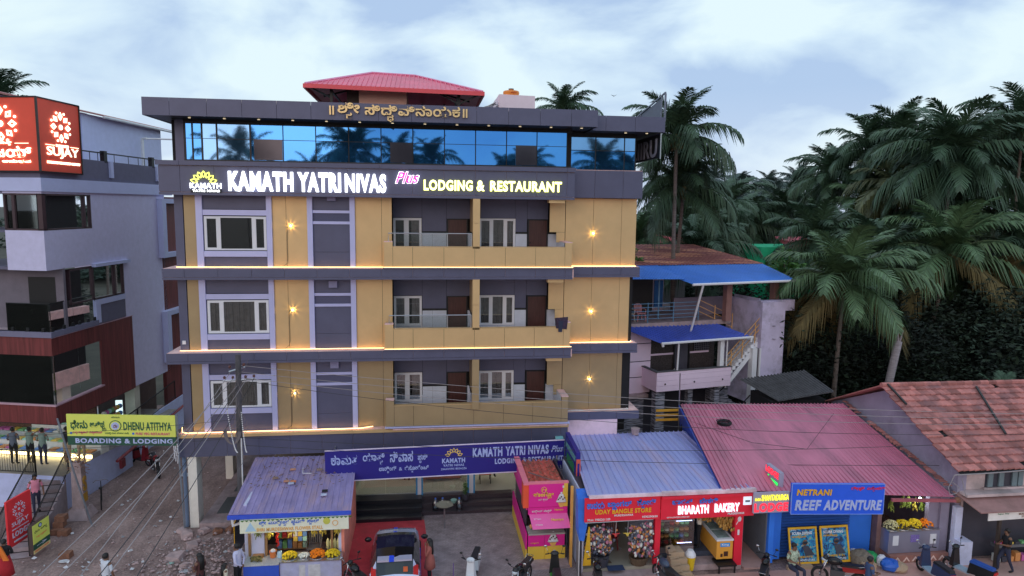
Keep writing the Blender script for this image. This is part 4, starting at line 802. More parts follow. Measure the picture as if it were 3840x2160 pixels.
# standing signs by the stairs
s1 = thing('red_lodge_sign', 'tilted red board with white flower emblem beside the stairs', 'sign', (-5.8, -1, .3))
a, b = Vector((-5.93, -1.5, .38)), Vector((-5.65, -.5, .45)); rr = (b-a).normalized(); nn = rr.cross(ZV)
MB().slab(a, b, b+ZV*1.75, a+ZV*1.75, nn*-.08).build('board', mat('bright_red', V_(196, 44, 48), .5), s1); WS = mat('white_print', V_(225, 225, 235), .6)
mandala(a+rr*.5+ZV*1.27+nn*.005, rr, .27, WS, s1, .01); lettering('SUJAY', a+rr*.16+ZV*.68+nn*.005, rr, .19, .72, WS, s1, ext=.01, bold=.01); lettering('EXPERIENCE THE HOMELY COMFORT', a+rr*.16+ZV*.58+nn*.005, rr, .045, .72, WS, s1, ext=.01)
lettering('LODGE', a+rr*.16+ZV*.3+nn*.005, rr, .2, .75, WS, s1, ext=.01, bold=.03); lettering("NAYAK'S", a+rr*.36+ZV*.92+nn*.005, rr, .05, .3, WS, s1, ext=.01); MB().slab(a+rr*.2+ZV*.12+nn*.005, a+rr*.8+ZV*.12+nn*.005, a+rr*.8+ZV*.18+nn*.005, a+rr*.2+ZV*.18+nn*.005, nn*.01).build('arrow_bar', WS, s1)
s2 = thing('yellow_box_sign', 'small yellow and green lodging box sign standing at the foot of the stairs', 'sign', (-5.1, -1.1, .1))
a, b = Vector((-5.13, -1.5, .12)), Vector((-4.97, -.72, .17)); rr = (b-a).normalized(); nn = rr.cross(ZV)
MB().slab(a, b, b+ZV*1.08, a+ZV*1.08, nn*-.16).build('box', mat('brown_box', (.08, .05, .045), .7), s2); MB().slab(a+ZV*.36+nn*.003, b+ZV*.36+nn*.003, b+ZV*1.07+nn*.003, a+ZV*1.07+nn*.003, nn*.01).build('sign_face', BY, s2)
MB().slab(a+ZV*.14+nn*.003, b+ZV*.14+nn*.003, b+ZV*.355+nn*.003, a+ZV*.355+nn*.003, nn*.01).build('green_strip', BGn, s2); MB().slab(a+ZV*.0+nn*.003, b+ZV*.0+nn*.003, b+ZV*.135+nn*.003, a+ZV*.135+nn*.003, nn*.01).build('cream_strip', mat('cream_print', V_(220, 200, 130), .6), s2)
lettering('ಧೇನು ಆತಿಥ್ಯ', a+rr*.08+ZV*.7+nn*.014, rr, .14, .62, BLK, s2, ext=.006, kan=True); lettering('BOARDING & LODGING', a+rr*.06+ZV*.04+nn*.014, rr, .07, .66, mat('bright_red', V_(196, 44, 48)), s2, ext=.006); lettering('ಶುದ್ಧ ಸಸ್ಯಹಾರಿ', a+rr*.15+ZV*.53+nn*.014, rr, .08, .5, mat('bright_red', V_(196, 44, 48)), s2, ext=.006, kan=True)
for r_, m_ in ((.09, GT), (.06, WT)): MB().tube([a+rr*.36+ZV*.95+nn*.014, a+rr*.36+ZV*.95+nn*(.02+.1*(.09-r_))], r_, 14).build('round_emblem', m_, s2)
lettering('→', a+rr*.15+ZV*.2+nn*.014, rr, .1, .5, WS, s2, ext=.006)
# concrete stub post
cp = thing('concrete_post', 'broken square concrete post with yellow painted letter and dry twigs on top', 'post', (-5.1, 1.9, 0))
MB().hexa([(-5.32, 1.65, 0), (-4.85, 1.65, 0), (-4.85, 2.1, 0), (-5.32, 2.1, 0), (-5.28, 1.7, 2.3), (-4.92, 1.7, 2.35), (-4.92, 2.05, 2.3), (-5.28, 2.05, 2.35)]).build('post_shaft', CONC, cp); MB().hexa([(-5.5, 1.4, 0), (-4.6, 1.4, 0), (-4.6, 2.3, 0), (-5.5, 2.3, 0), (-5.38, 1.55, .4), (-4.78, 1.55, .4), (-4.78, 2.15, .4), (-5.38, 2.15, .4)]).build('post_foot', CONC, cp)
lettering('S', (-4.885, 1.74, 1.1), (0, 1, .0), .62, .28, mat('yellow_paint', (.5, .26, .03), .7), cp, ext=.05, bold=.04); MB().slab((-4.885, 1.72, .65), (-4.885, 2.02, .65), (-4.89, 2.02, 1.02), (-4.89, 1.72, 1.02), (.03, 0, 0)).build('paint_patch', MATS['yellow_paint'], cp)
mb = MB()
for i in range(60):
    a_ = random.uniform(0, 6.28); r_ = random.uniform(.1, .5); p0 = Vector((-5.1, 1.88, 2.3+random.uniform(-.3, .3))); mb.tube([p0, p0+Vector((math.cos(a_)*r_, math.sin(a_)*r_, random.uniform(-.35, .45)))], .012, 3)
mb.build('twig', mat('dry_twig', (.28, .13, .08), .9), cp, kind='stuff')
# ================================================================== ground, lane and forecourt
gm_ = bpy.data.materials.new('red_dirt'); gm_.use_nodes = True; t = gm_.node_tree; p = t.nodes['Principled BSDF']; p.inputs['Roughness'].default_value = .95
tcn = N('ShaderNodeTexCoord', t); n1 = N('ShaderNodeTexNoise', t); n1.inputs['Scale'].default_value = .55; n1.inputs['Detail'].default_value = 9; n1.inputs['Roughness'].default_value = .65
mpn = N('ShaderNodeMapping', t); mpn.inputs['Scale'].default_value = (1.6, .7, 1); mpn.inputs['Rotation'].default_value = (0, 0, -.5); t.links.new(tcn.outputs['Object'], mpn.inputs[0]); t.links.new(mpn.outputs[0], n1.inputs[0])
r1 = N('ShaderNodeValToRGB', t); r1.color_ramp.elements[0].position = .34; r1.color_ramp.elements[0].color = (.19, .125, .115, 1); r1.color_ramp.elements[1].position = .66; r1.color_ramp.elements[1].color = (.46, .32, .29, 1)
t.links.new(n1.outputs[0], r1.inputs[0]); n2 = N('ShaderNodeTexNoise', t); n2.inputs['Scale'].default_value = 14; n2.inputs['Detail'].default_value = 6; t.links.new(tcn.outputs['Object'], n2.inputs[0])
mm = N('ShaderNodeMapRange', t); mm.inputs[1].default_value = .3; mm.inputs[2].default_value = .7; mm.inputs[3].default_value = .7; mm.inputs[4].default_value = 1.25; t.links.new(n2.outputs[0], mm.inputs[0])
vs = N('ShaderNodeVectorMath', t, operation='SCALE'); t.links.new(r1.outputs[0], vs.inputs[0]); t.links.new(mm.outputs[0], vs.inputs['Scale']); t.links.new(vs.outputs[0], p.inputs['Base Color'])
bp = N('ShaderNodeBump', t); bp.inputs['Strength'].default_value = .6; bp.inputs['Distance'].default_value = .06; t.links.new(n2.outputs[0], bp.inputs['Height']); t.links.new(bp.outputs[0], p.inputs['Normal'])
mb = MB(); mb.add([(-900, -900, -.16), (900, -900, -.16), (900, 1500, -.16), (-900, 1500, -.16)], [(0, 1, 2, 3)]); mb.build('ground', mat('grove_floor', (.055, .05, .035), .95, 0, .4, .3), None, kind='structure')
mb = MB(); nx, ny = 60, 44; vs_ = []
for j in range(ny+1):
    for i in range(nx+1):
        x = -14+28*i/nx*1.9; y = -16+34*j/ny
        z = -.0+.035*math.sin(x*1.3+y*.6)*math.sin(y*.9-x*.4)+.02*math.sin(x*3.1+y*2.2)
        if 6 < x < 30: z = -.012
        vs_.append((x, y, z-.006))
mb.add(vs_, [(j*(nx+1)+i, j*(nx+1)+i+1, (j+1)*(nx+1)+i+1, (j+1)*(nx+1)+i) for j in range(ny) for i in range(nx)]); mb.build('dirt_lane', gm_, None, smooth=True, kind='structure')
STREET = mat('street', H_(136, 110, 104), .95, 0, .2, .8, .3, 12, dirt=.3, dcol=(.3, .22, .18)); B('street', STREET, None, (5.9, -40, -.1, 45, -5.2, .012), kind='structure')
PAV = bpy.data.materials.new('paver_brick'); PAV.use_nodes = True; t = PAV.node_tree; p = t.nodes['Principled BSDF']; p.inputs['Roughness'].default_value = .9
tcn = N('ShaderNodeTexCoord', t); bk = N('ShaderNodeTexBrick', t); bk.inputs['Scale'].default_value = 4.2; bk.inputs['Color1'].default_value = (.43, .35, .36, 1); bk.inputs['Color2'].default_value = (.33, .265, .275, 1); bk.inputs['Mortar'].default_value = (.18, .15, .15, 1); bk.inputs['Mortar Size'].default_value = .03; bk.inputs['Brick Width'].default_value = .5; bk.inputs['Row Height'].default_value = .28
t.links.new(tcn.outputs['Object'], bk.inputs[0]); n2 = N('ShaderNodeTexNoise', t); n2.inputs['Scale'].default_value = 2.2; n2.inputs['Detail'].default_value = 8; t.links.new(tcn.outputs['Object'], n2.inputs[0])
mm = N('ShaderNodeMapRange', t); mm.inputs[1].default_value = .3; mm.inputs[2].default_value = .7; mm.inputs[3].default_value = .75; mm.inputs[4].default_value = 1.2; t.links.new(n2.outputs[0], mm.inputs[0]); vs = N('ShaderNodeVectorMath', t, operation='SCALE'); t.links.new(bk.outputs[0], vs.inputs[0]); t.links.new(mm.outputs[0], vs.inputs['Scale']); t.links.new(vs.outputs[0], p.inputs['Base Color'])
bp = N('ShaderNodeBump', t); bp.inputs['Strength'].default_value = .5; bp.inputs['Distance'].default_value = .01; t.links.new(bk.outputs[1], bp.inputs['Height']); bp.invert = True; t.links.new(bp.outputs[0], p.inputs['Normal'])
B('forecourt_pavement', PAV, None, (8.95, -4.9, -.1, 14.4, .5, .03), kind='structure')
mb = MB().hexa([(6.0, -5.3, -.1), (9.3, -5.3, -.1), (8.95, .05, -.1), (6.1, .05, -.1), (6.0, -5.3, .034), (9.3, -5.3, .034), (8.95, .05, .034), (6.1, .05, .034)]); mb.build('red_carpet_path', mat('red_carpet', H_(140, 46, 54), .9, 0, .2, 2, .2, 60, dirt=.3, dcol=(.2, .09, .07)), None, kind='structure')
wp = thing('parking_plinth', 'raised concrete walkway with cream pillars under the left part of the hotel', 'plinth', (1.5, 4, 0))
B('walkway', CONC, wp, (.1, .15, 0, 2.6, 11.5, .25)); B('drain_cover', mat('drain_grey', (.12, .12, .12), .8), wp, (.5, 1.0, .25, 1.5, 2.6, .262), (.6, 3.2, .25, 1.5, 5, .262))
for x, y in ((-.15, .55), (-.15, 5.5), (1.9, 7.5), (-.15, 10.5), (3.6, 5.5)): B('pillar', mat('pillar_cream', V_(176, 172, 158), .85, 0, .06, dirt=.15, dcol=(.3, .22, .18)), wp, (x-.16, y-.2, 0, x+.17, y+.4, 3.0))
B('rear_wall', mat('parking_wall', (.30, .27, .22), .9, 0, .1), wp, (2.7, 2, 0, 5.9, 2.2, 3), (2.7, 2.2, 0, 2.9, 12, 3), (-.3, 11.9, 0, 2.9, 12, 1.2))
MB().tube([(-.47, .5, 0), (-.47, .45, 2.95)], .075, 10).build('drain_pipe', mat('blue_pvc', (.16, .22, .34), .5), wp)
lbk = thing('laterite_blocks', 'stack of square brown laterite blocks beside the shop stairs', 'blocks', (-5.3, .8, 0))
LAT = mat('laterite', (.26, .12, .075), .95, 0, .3, 6, .4, 30)
for i, (x, y, z) in enumerate(((-5.25, .35, 0), (-4.95, .25, 0), (-5.25, .55, .22), (-5.2, .6, .44), (-4.0, -1.6, 0))): MB().hexa([(x-.2, y-.14, z), (x+.18, y-.16, z), (x+.2, y+.14, z), (x-.18, y+.15, z), (x-.19, y-.14, z+.21), (x+.18, y-.15, z+.21), (x+.19, y+.13, z+.22), (x-.18, y+.14, z+.21)]).build('block', LAT, lbk)
# rubble and litter
RUBL = mat('rubble', H_(122, 108, 108), .95, 0, .2, 5, .3, 30, island=.4); LITT = mat('litter', (.55, .55, .58), .6, 0, .2, 5, island=.5)
mb = MB(); random.seed(11)
def rock(mb, x, y, z, r):
    v = [(random.uniform(.6, 1.1)*r*sx, random.uniform(.6, 1.1)*r*sy, random.uniform(.2, .5)*r*sz) for sx, sy, sz in ((-1, -1, -.3), (1, -1, -.3), (1, 1, -.3), (-1, 1, -.3), (-.8, -.8, 1.6), (.8, -.8, 1.6), (.8, .8, 1.6), (-.8, .8, 1.6))]
    a = random.uniform(0, 3); mb.hexa([(x+p[0]*math.cos(a)-p[1]*math.sin(a), y+p[0]*math.sin(a)+p[1]*math.cos(a), z+p[2]) for p in v])
for i in range(900):
    x = random.gauss(1.2, 1.3); y = random.gauss(-2.6, 1.5)
    if x > 2.7 and y > -4.4 or y > 0: continue
    rock(mb, x, y, .02+max(0, .12-.05*abs(x-1.2)), abs(random.gauss(.0, .028))+.012)
for i in range(260): rock(mb, random.uniform(-6, 2.5), random.uniform(-5, 8), .01, random.uniform(.01, .04))
mb.build('rubble', RUBL, None, kind='stuff', label='grey rubble and gravel heaped beside the flower stall', cat='rubble')
big = [(-.25, -.35, .28), (.35, -.1, .2), (-.5, .0, .2), (.3, -1.35, .26), (.0, -2.2, .32), (.9, -.15, .22), (1.4, -.1, .24), (1.9, -.2, .22), (.5, -2.7, .2)]
mb0 = MB(); rock(mb0, 0, 0, 0, 1.0)
for i, (x, y, r) in enumerate(big):
    mb = MB(); rock(mb, x, y, .03, r); mb.build('boulder', mat('laterite', (.26, .12, .075)) if i in (5, 6) else RUBL, None, label=('reddish brick lump' if i in (5, 6) else 'pale broken stone slab')+' on the rubble near the hotel walkway', cat='stone', group='stones along the walkway edge')
mb = MB()
for i in range(240):
    x = random.uniform(-6.3, 2.6); y = random.choice((random.uniform(-4.8, 9), random.gauss(-2.5, 1.2))); s = random.uniform(.02, .09); a = random.uniform(0, 6)
    if i < 90: x = random.gauss(.8, 1.2); y = random.gauss(-2.8, 1)
    c, q = math.cos(a)*s, math.sin(a)*s; mb.slab((x+c, y+q, .05), (x-q*.7, y+c*.7, .09), (x-c, y-q, .06), (x+q*.7, y-c*.7, .04), (0, 0, .008))
mb.build('litter', LITT, None, kind='stuff', label='scraps of paper and plastic litter scattered over the dirt lane', cat='litter')
for x, y, s, c in ((-3.9, -1.95, .16, 0), (-2.2, 5.9, .32, 0), (.6, -3.1, .17, 0), (-.1, -2.5, .12, 6)):
    MB().lathe([(s, 0), (s*.9, .02)], (x, y, .04), 9, 0, 1.2, .7).build('plastic_scrap', MC[c] if c else LITT, None, label='round pale scrap lying on the dirt lane', cat='litter', group='larger scraps on the lane')

# ================================================================== flower stall
fs = thing('flower_stall', 'flower and fruit stall with faded blue tin roof in front of the hotel', 'stall', (4.5, -2, 0))
TIN = mat('dusty_blue_tin', H_(112, 106, 140), .6, .1, .2, 2, .1, 30, dirt=1.0, dcol=H_(134, 116, 124), stretch=(2, .5, 1)); TINB = mat('blue_tin_edge', V_(42, 66, 150), .5, .1, .1, 3)
# roof sheet
sheet(MB(), (2.5, -4.35, 2.62), (6.5, -4.35, 2.58), (2.3, .25, 2.86), (6.25, .25, 2.82), 20, .06, .03).build('roof_sheet', TIN, fs)
B('roof_gutter', TINB, fs, (2.48, -4.42, 2.46, 6.5, -4.32, 2.58)); MB().tube([(2.6, -4.3, 2.45), (2.62, -4.3, 2.2), (2.85, -4.1, 2.2)], .05, 6).build('gutter_pipe', UPVC, fs)
PLY = mat('rafter_wood', (.34, .19, .08), .7, 0, .2, 6, stretch=(1, 1, .2)); WALLP = mat('stall_white', V_(188, 190, 205), .8, 0, .1, dirt=.4, dcol=(.35, .33, .34)); SALM = mat('salmon_wall', V_(190, 116, 96), .85, 0, .1, dirt=.3)
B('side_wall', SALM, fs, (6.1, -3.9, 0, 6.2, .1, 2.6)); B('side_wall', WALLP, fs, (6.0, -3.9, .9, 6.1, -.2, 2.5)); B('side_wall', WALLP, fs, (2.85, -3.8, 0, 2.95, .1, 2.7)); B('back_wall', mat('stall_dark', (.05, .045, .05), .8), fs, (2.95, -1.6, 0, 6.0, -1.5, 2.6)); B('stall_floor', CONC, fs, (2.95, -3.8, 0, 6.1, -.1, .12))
for x in (3.0, 3.55, 5.75): B('post', PLY, fs, (x, -3.95, .9, x+.07, -3.88, 2.5))
B('side_panel', WALLP, fs, (3.1, -3.9, .9, 3.52, -3.86, 2.4)); B('counter_front', mat('grey_counter', V_(128, 130, 148), .8, 0, .15, 4, dirt=.5, dcol=(.5, .5, .52)), fs, (4.12, -4.42, 0, 6.15, -4.36, .86)); B('counter_front', mat('blue_counter', V_(34, 62, 140), .5, 0, .1), fs, (2.95, -4.5, 0, 4.1, -4.42, .84))
for x0, x1 in ((4.75, 4.95), (5.05, 5.45)): B('torn_poster', LITT, fs, (x0, -4.425, .3, x1, -4.42, .75))
B('counter_top', STEEL, fs, (4.1, -4.45, .86, 6.18, -3.8, .89)); B('counter_top', mat('newspaper', (.5, .5, .5), .8, 0, .3, 30), fs, (2.93, -4.52, .84, 4.1, -3.85, .87))
SB = mat('stall_sign_face', V_(214, 216, 190), .6, 0, .10, 1.4, dirt=.5, dcol=V_(200, 205, 110)); sgn = B('sign_board', SB, fs, (2.88, -4.46, 1.98, 6.42, -4.40, 2.44))
BP = mat('blue_print', V_(40, 80, 150), .6); OP = mat('faded_orange', V_(214, 160, 84), .7); GP_ = mat('leaf_green', (.08, .2, .04), .8)
lettering('ಶ್ರೀ ಮುರ್ಡೇಶ್ವರ ಫ್ಲವರ್ ಸ್ಟಾಲ್', (3.5, -4.47, 2.20), XR, .20, 1.95, BP, fs, bold=.025, ext=.006, kan=True); lettering('SHRI MURDESHWAR FLOWER STALL', (3.42, -4.47, 2.03), XR, .12, 2.15, OP, fs, bold=.025, ext=.006)
mb = MB()
for i in range(26): x = 2.9+.14*i; mb.prism([(x, -4.47, 2.44), (x+.07, -4.47, 2.38), (x+.14, -4.47, 2.44)], (0, .01, 0))
mb.build('painted_leaves', GP_, fs, kind='stuff'); MB().torus((5.98, -4.468, 2.22), .09, .012, 'Y', 12, 4).build('painted_garland', OP, fs); MB().tube([(5.7, -4.465, 2.3), (5.7, -4.475, 2.3)], .12, 10).build('painted_flowers', mat('olive_print', V_(150, 150, 60)), fs)
MB().prism([(3.05, -4.47, 2.05), (3.4, -4.47, 2.05), (3.22, -4.47, 2.36)], (0, .01, 0)).build('painted_tower', mat('pale_blue_print', V_(150, 180, 190)), fs)
# heaps of flowers on the counter
def heap(x, y, r, m, label, h=.16, n=150, par=None, z=.89, q=.032):
    t_ = thing('flower_heap', label, 'flowers', (x, y, z), 'heaps of loose flowers on the counters'); MB().lathe([(r*1.05, 0), (r*1.05, .02)], (x, y, z), 14).build('tray', STEEL, t_); mb = MB()
    for i in range(n):
        a = random.uniform(0, 6.283); t = random.random()**.5; rr = r*t; mb.ball((x+rr*math.cos(a), y+rr*.85*math.sin(a), z+.03+h*(1-t*t)**.5*random.uniform(.85, 1)), q, 5, 3)
    mb.build('blossom', m, t_, kind='stuff'); return t_
FY = mat('yellow_flower', (.85, .62, .02), .8, 0, .1, island=.25); FW = mat('white_flower', (.75, .78, .72), .8, 0, .1, island=.15); FO = mat('orange_flower', (.9, .25, .01), .8, 0, .1, island=.3); FCR = mat('cream_flower', (.72, .68, .38), .8, 0, .1, island=.2)
heap(4.40, -4.13, .25, FY, 'yellow flower heap next to the blue counter'); heap(4.87, -4.13, .19, FW, 'small white jasmine heap on the stall counter', .1, 160, q=.022); heap(5.32, -4.13, .25, FO, 'bright orange marigold heap on the stall counter', .2, 110, q=.042); heap(5.82, -4.13, .25, FY, 'yellow flower heap at the right end of the stall counter')
for (x, y, r, c, hh, nm, lab) in ((3.82, -4.0, .12, (.75, .22, .06), .2, 'bucket', 'orange plastic bucket on the newspaper counter'),):
    t_ = thing(nm, lab, 'bucket', (x, y, .87)); MB().lathe([(r*.8, 0), (r, hh), (r*1.1, hh+.02), (r*.9, hh+.02), (r*.85, hh-.03)], (x, y, .87), 14).build('bucket_body', mat('orange_bucket', c, .4), t_); MB().ball((x, y, .87+hh), r*.8).build('bag', UPVC, t_)
t_ = thing('fruit_tray', 'pile of small green and brown fruit on the left counter', 'fruit', (3.35, -4.2, .87)); mb = MB()
for i in range(40): mb.ball((3.35+random.gauss(0, .1), -4.22+random.gauss(0, .07), .91+random.uniform(0, .06)), .04, 6, 4)
mb.build('fruit', mat('sapota', (.20, .17, .05), .6, 0, .2, island=.6), t_, kind='stuff'); tb_ = thing('wooden_box', 'small flat wooden box behind the fruit', 'box', (3.3, -3.95, .87)); B('box_body', mat('box_wood', (.5, .25, .1), .7), tb_, (3.15, -4.05, .87, 3.5, -3.9, .97))
t_ = thing('packet', 'white and blue packet beside the orange bucket', 'packet', (4.05, -4.05, .87)); B('packet_body', mat('pale_blue_bag', (.45, .65, .8), .5), t_, (3.98, -4.1, .87, 4.12, -4.0, 1.08))
def bananas(x, y, z, label, m, n=26, r=.12, h=.35):
    t_ = thing('banana_bunch', label, 'bananas', (x, y, z), 'hanging banana bunches'); mb = MB()
    for i in range(n):
        a = random.uniform(0, 6.28); zz = z-random.uniform(.02, h); rr = r*(.5+.5*random.random())
        mb.tube([(x+.03*math.cos(a), y+.03*math.sin(a), zz+.06), (x+rr*math.cos(a), y+rr*math.sin(a), zz+.0), (x+rr*1.05*math.cos(a), y+rr*1.05*math.sin(a), zz-.07)], .022, 5, r1=.012)
    mb.build('fruit', m, t_, kind='stuff'); MB().tube([(x, y, z-h), (x, y, z+.1)], .015, 4).build('stem', mat('stem_green', (.2, .2, .05), .8), t_)
BAN = mat('banana_yellow', (.62, .48, .06), .6, 0, .15, island=.3); BANG = mat('banana_green', (.25, .34, .05), .6, 0, .2, island=.35)
for x, z, l, m in ((3.35, 1.97, 'yellow green banana bunch hanging at the left end of the stall', BANG), (3.72, 1.97, 'long yellow banana bunch beside the red garland', BAN), (4.45, 1.95, 'small banana bunch under the stall sign', BAN), (5.2, 1.97, 'bright banana bunch lit by the stall lamp', BAN), (5.5, 1.97, 'banana bunch right of the stall lamp', BAN), (5.98, 1.95, 'large banana bunch at the right end of the stall', BAN)): bananas(x, -4.0, z, l, m, 26 if 'small' not in l else 10)
t_ = thing('red_garland', 'red bead garland hanging under the stall lamp', 'garland', (3.98, -4.0, 1.5)); mb = MB()
for i in range(60): mb.ball((3.98+random.uniform(-.05, .05), -4.0+random.uniform(-.03, .03), 1.9-.011*i), .022, 5, 3)
mb.build('bead', mat('bead_red', (.75, .03, .02), .4), t_, kind='stuff')
for x, l in ((4.02, 'left'), (5.22, 'right')):
    t_ = thing('stall_lamp', 'small bright bulb under the %s part of the flower stall sign' % l, 'lamp', (x, -4.0, 2.0)); MB().ball((x, -4.02, 1.99), .05).build('bulb', mat('bulb_glow', (1, .93, .7), emit=14), t_)
    ld = bpy.data.lights.new('stall_bulb_light', 'POINT'); ld.energy = 14; ld.color = (1, .82, .5); ld.shadow_soft_size = .05; lo_ = bpy.data.objects.new('stall_bulb_light', ld); COL.objects.link(lo_); lo_.location = (x, -3.9, 1.9)
def pchair(x, y, z, rot, c, label, par=None):
    t_ = thing('plastic_chair', label, 'chair', (0, 0, 0)); m = mat('chair_'+'_'.join(str(int(q*100)) for q in c), c, .4, 0, .05)
    def b(mb, n): o = mb.build(n, m, None); o.parent = t_
    b(MB().box(-.22, -.2, .42, .22, .22, .45), 'seat')
    for sx in (-1, 1):
        for sy in (-1, 1): b(MB().tube([(sx*.2, sy*.19, .42), (sx*.25, sy*.24, 0)], .025, 5), 'leg')
        b(MB().tube([(sx*.23, .18, .43), (sx*.27, .16, .64), (sx*.25, -.18, .68), (sx*.22, -.24, .62)], .02, 5), 'armrest')
    for i in range(5): b(MB().slab((-.17+.075*i, -.21, .47), (-.13+.075*i, -.21, .47), (-.14+.078*i, -.30, .86-.01*abs(i-2)**2), (-.18+.078*i, -.30, .86-.01*abs(i-2)**2), (0, -.015, 0)), 'back_slat')
    b(MB().tube([(-.2, -.2, .45), (-.22, -.3, .8), (-.1, -.31, .90), (.1, -.31, .90), (.22, -.3, .8), (.2, -.2, .45)], .022, 5), 'back_frame')
    return place(t_, (x, y, z), rot)
pchair(5.0, -2.8, .12, math.pi, (.20, .20, .22), 'grey plastic chair inside the flower stall')
cs = thing('stall_shelves', 'shelves of cartons and bottles inside the flower stall', 'shelves', (4.1, -2, .12))
for i in range(4):
    z = .3+.42*i; B('shelf', PLY, cs, (3.6, -2.4, z, 4.7, -1.7, z+.03))
    for k in range(6): x = 3.62+.18*k; B('carton', random.choice(MC+[mat('box_wood', (.5, .25, .1))]*3), cs, (x, -2.38, z+.03, x+.15, -2.2, z+.03+random.uniform(.15, .33)))
ft = thing('snack_rack', 'hanging rack of blue and yellow snack packets in the middle of the stall', 'rack', (4.55, -3.2, .9))
for i in range(12): x = 4.35+.16*(i % 3); z = 1.0+.18*(i//3); B('packet', MC[(1, 4, 6, 0)[i % 4]], ft, (x, -3.2, z, x+.14, -3.17, z+.16))
mz = thing('corn_cobs', 'four pale gourds leaning at the right end of the counter', 'gourds', (5.85, -3.85, .9))
for i in range(4): MB().lathe([(.01, 0), (.055, .08), (.06, .3), (.02, .42)], (5.62+.12*i, -3.75, .9), 9).build('gourd', mat('pale_gourd', (.62, .60, .30), .5), mz, smooth=True)
# litter on the stall roof
rd_ = [((4.0, -1.1), (.6, .3, .2)), ((3.95, -2.1), (.6, .4, .3)), ((4.2, -2.15), (.75, .26, .12)), ((4.15, -2.3), (.5, .55, .7)), ((5.45, -3.0), (.02, .02, .02)), ((5.45, -3.3), (.5, .28, .2)), ((3.5, -1.8), (.3, .2, .15)), ((5.0, -1.2), (.35, .25, .2)), ((5.7, -1.3), (.6, .5, .3))]
for (x, y), c in rd_:
    z = 2.62+(y+4.35)*.052+.035; MB().slab((x-.1, y-.07, z), (x+.1, y-.05, z), (x+.09, y+.07, z), (x-.11, y+.06, z), (0, 0, .04)).build('roof_scrap', mat('scrap%d' % int(c[0]*99), c, .9), None, label='small broken scrap lying on the flower stall roof', cat='scrap', group='scraps on the flower stall roof')
mb = MB()
for i in range(150):
    x = random.uniform(2.7, 6.1); y = random.uniform(-2.6, 0); z = 2.62+(y+4.35)*.052+.04; a = random.uniform(0, 6); mb.tube([(x, y, z), (x+.09*math.cos(a), y+.09*math.sin(a), z+random.uniform(0, .04))], .012, 3)
mb.build('twigs_on_roof', mat('dry_leaf', (.22, .14, .09), .9, island=.4), None, kind='stuff', label='dry twigs and leaves on the flower stall roof', cat='twigs')
MB().tube([(4.35, -1.0, 2.85), (4.42, -1.5, 2.83), (4.75, -1.55, 2.83)], .015, 4).build('hose', UPVC, None, label='short white hose curled on the flower stall roof', cat='hose')

# ================================================================== hotel street board
hb = thing('hotel_street_board', 'long navy hotel name board with Kannada and English lettering above the entrance', 'sign', (10, -1.2, 2.4))
P0, P1 = Vector((5.24, -1.45, 2.43)), Vector((14.55, -1.0, 2.41)); hr_ = (P1-P0).normalized(); NB = mat('navy_board', V_(26, 22, 92), .45, 0, .04); WB = mat('board_print', V_(184, 200, 244), .6)
hn = hr_.cross(ZV)
MB().slab(P0, P1, P1+ZV*1.22, P0+ZV*1.22, hn*-.1).build('board', NB, hb); mb = MB()
for z in (0, 1.22): mb.tube([P0+ZV*z, P1+ZV*z], .025, 4)
mb.build('board_edge', mat('pale_edge', V_(200, 190, 200), .6), hb)
def HB(x, z): return P0+hr_*x+ZV*z+hn*.004
for s, x, w, z, h in (('ಕಾಮತ', .22, .98, .64, .40), ('ಯಾತ್ರಿ', 1.40, .82, .56, .50), ('ನಿವಾಸ', 2.42, .88, .64, .44), ('ಪ್ಲಸ್', 3.48, .38, .56, .36), ('ಲಾಡ್ಜಿಂಗ್', 2.0, .66, .22, .28), ('&', 2.76, .12, .30, .13), ('ರೆಸ್ಟೋರೆಂಟ್', 2.98, .92, .20, .28)): lettering(s, HB(x, z), hr_, h, w, WB, hb, bold=.028 if h > .2 else .0, ext=.01, kan='\u0c80' < s[0] < '\u0cff')
petal_logo(HB(4.88, .76), hr_, .42, mat('gold_print', V_(216, 184, 96), .5), hb, ext=.01)
lettering('KAMATH', HB(4.42, .50), hr_, .19, .90, WB, hb, bold=.04, ext=.01); lettering('YATRI NIVAS', HB(4.46, .36), hr_, .09, .82, WB, hb, bold=.02, ext=.01); lettering('29AXWPK1855A2Z6', HB(4.38, .22), hr_, .08, 1.0, WB, hb, bold=.01, ext=.01)
for s, x, w in (('KAMATH', 5.62, 1.18), ('YATRI', 6.92, .80), ('NIVAS', 7.84, .84)): lettering(s, HB(x, .68), hr_, .38, w, WB, hb, bold=.045, ext=.01)
lettering('Plus', HB(8.78, .74), hr_, .26, .45, WB, hb, bold=.02, ext=.01, shear=.3); lettering('LODGING & RESTAURANT', HB(6.5, .36), hr_, .22, 2.78, WB, hb, bold=.035, ext=.01)
mb = MB()
for x in (5.4, 14.4): mb.tube([(x, -1.15, 2.5), (x, .3, 3.2)], .03, 4)
mb.tube([(14.25, -1.0, 3.0), (14.2, -1.1, 0)], .045, 6); mb.build('board_bracket', STEEL, hb)
pb = thing('projecting_board', 'dark blue projecting board standing at right angles beside the tin roof', 'sign', (14.65, -2, 2.5))
MB().slab((14.6, -2.95, 2.6), (14.6, -.95, 2.42), (14.6, -.95, 3.93), (14.6, -2.95, 3.8), (.16, 0, 0)).build('board', NB, pb); MB().box(14.6, -2.99, 2.6, 14.76, -2.955, 3.55).build('board_end', mat('orange_edge', V_(160, 70, 50), .6), pb); MB().box(14.64, -3.0, 2.7, 14.72, -2.992, 3.4).build('board_end_strip', NB, pb)
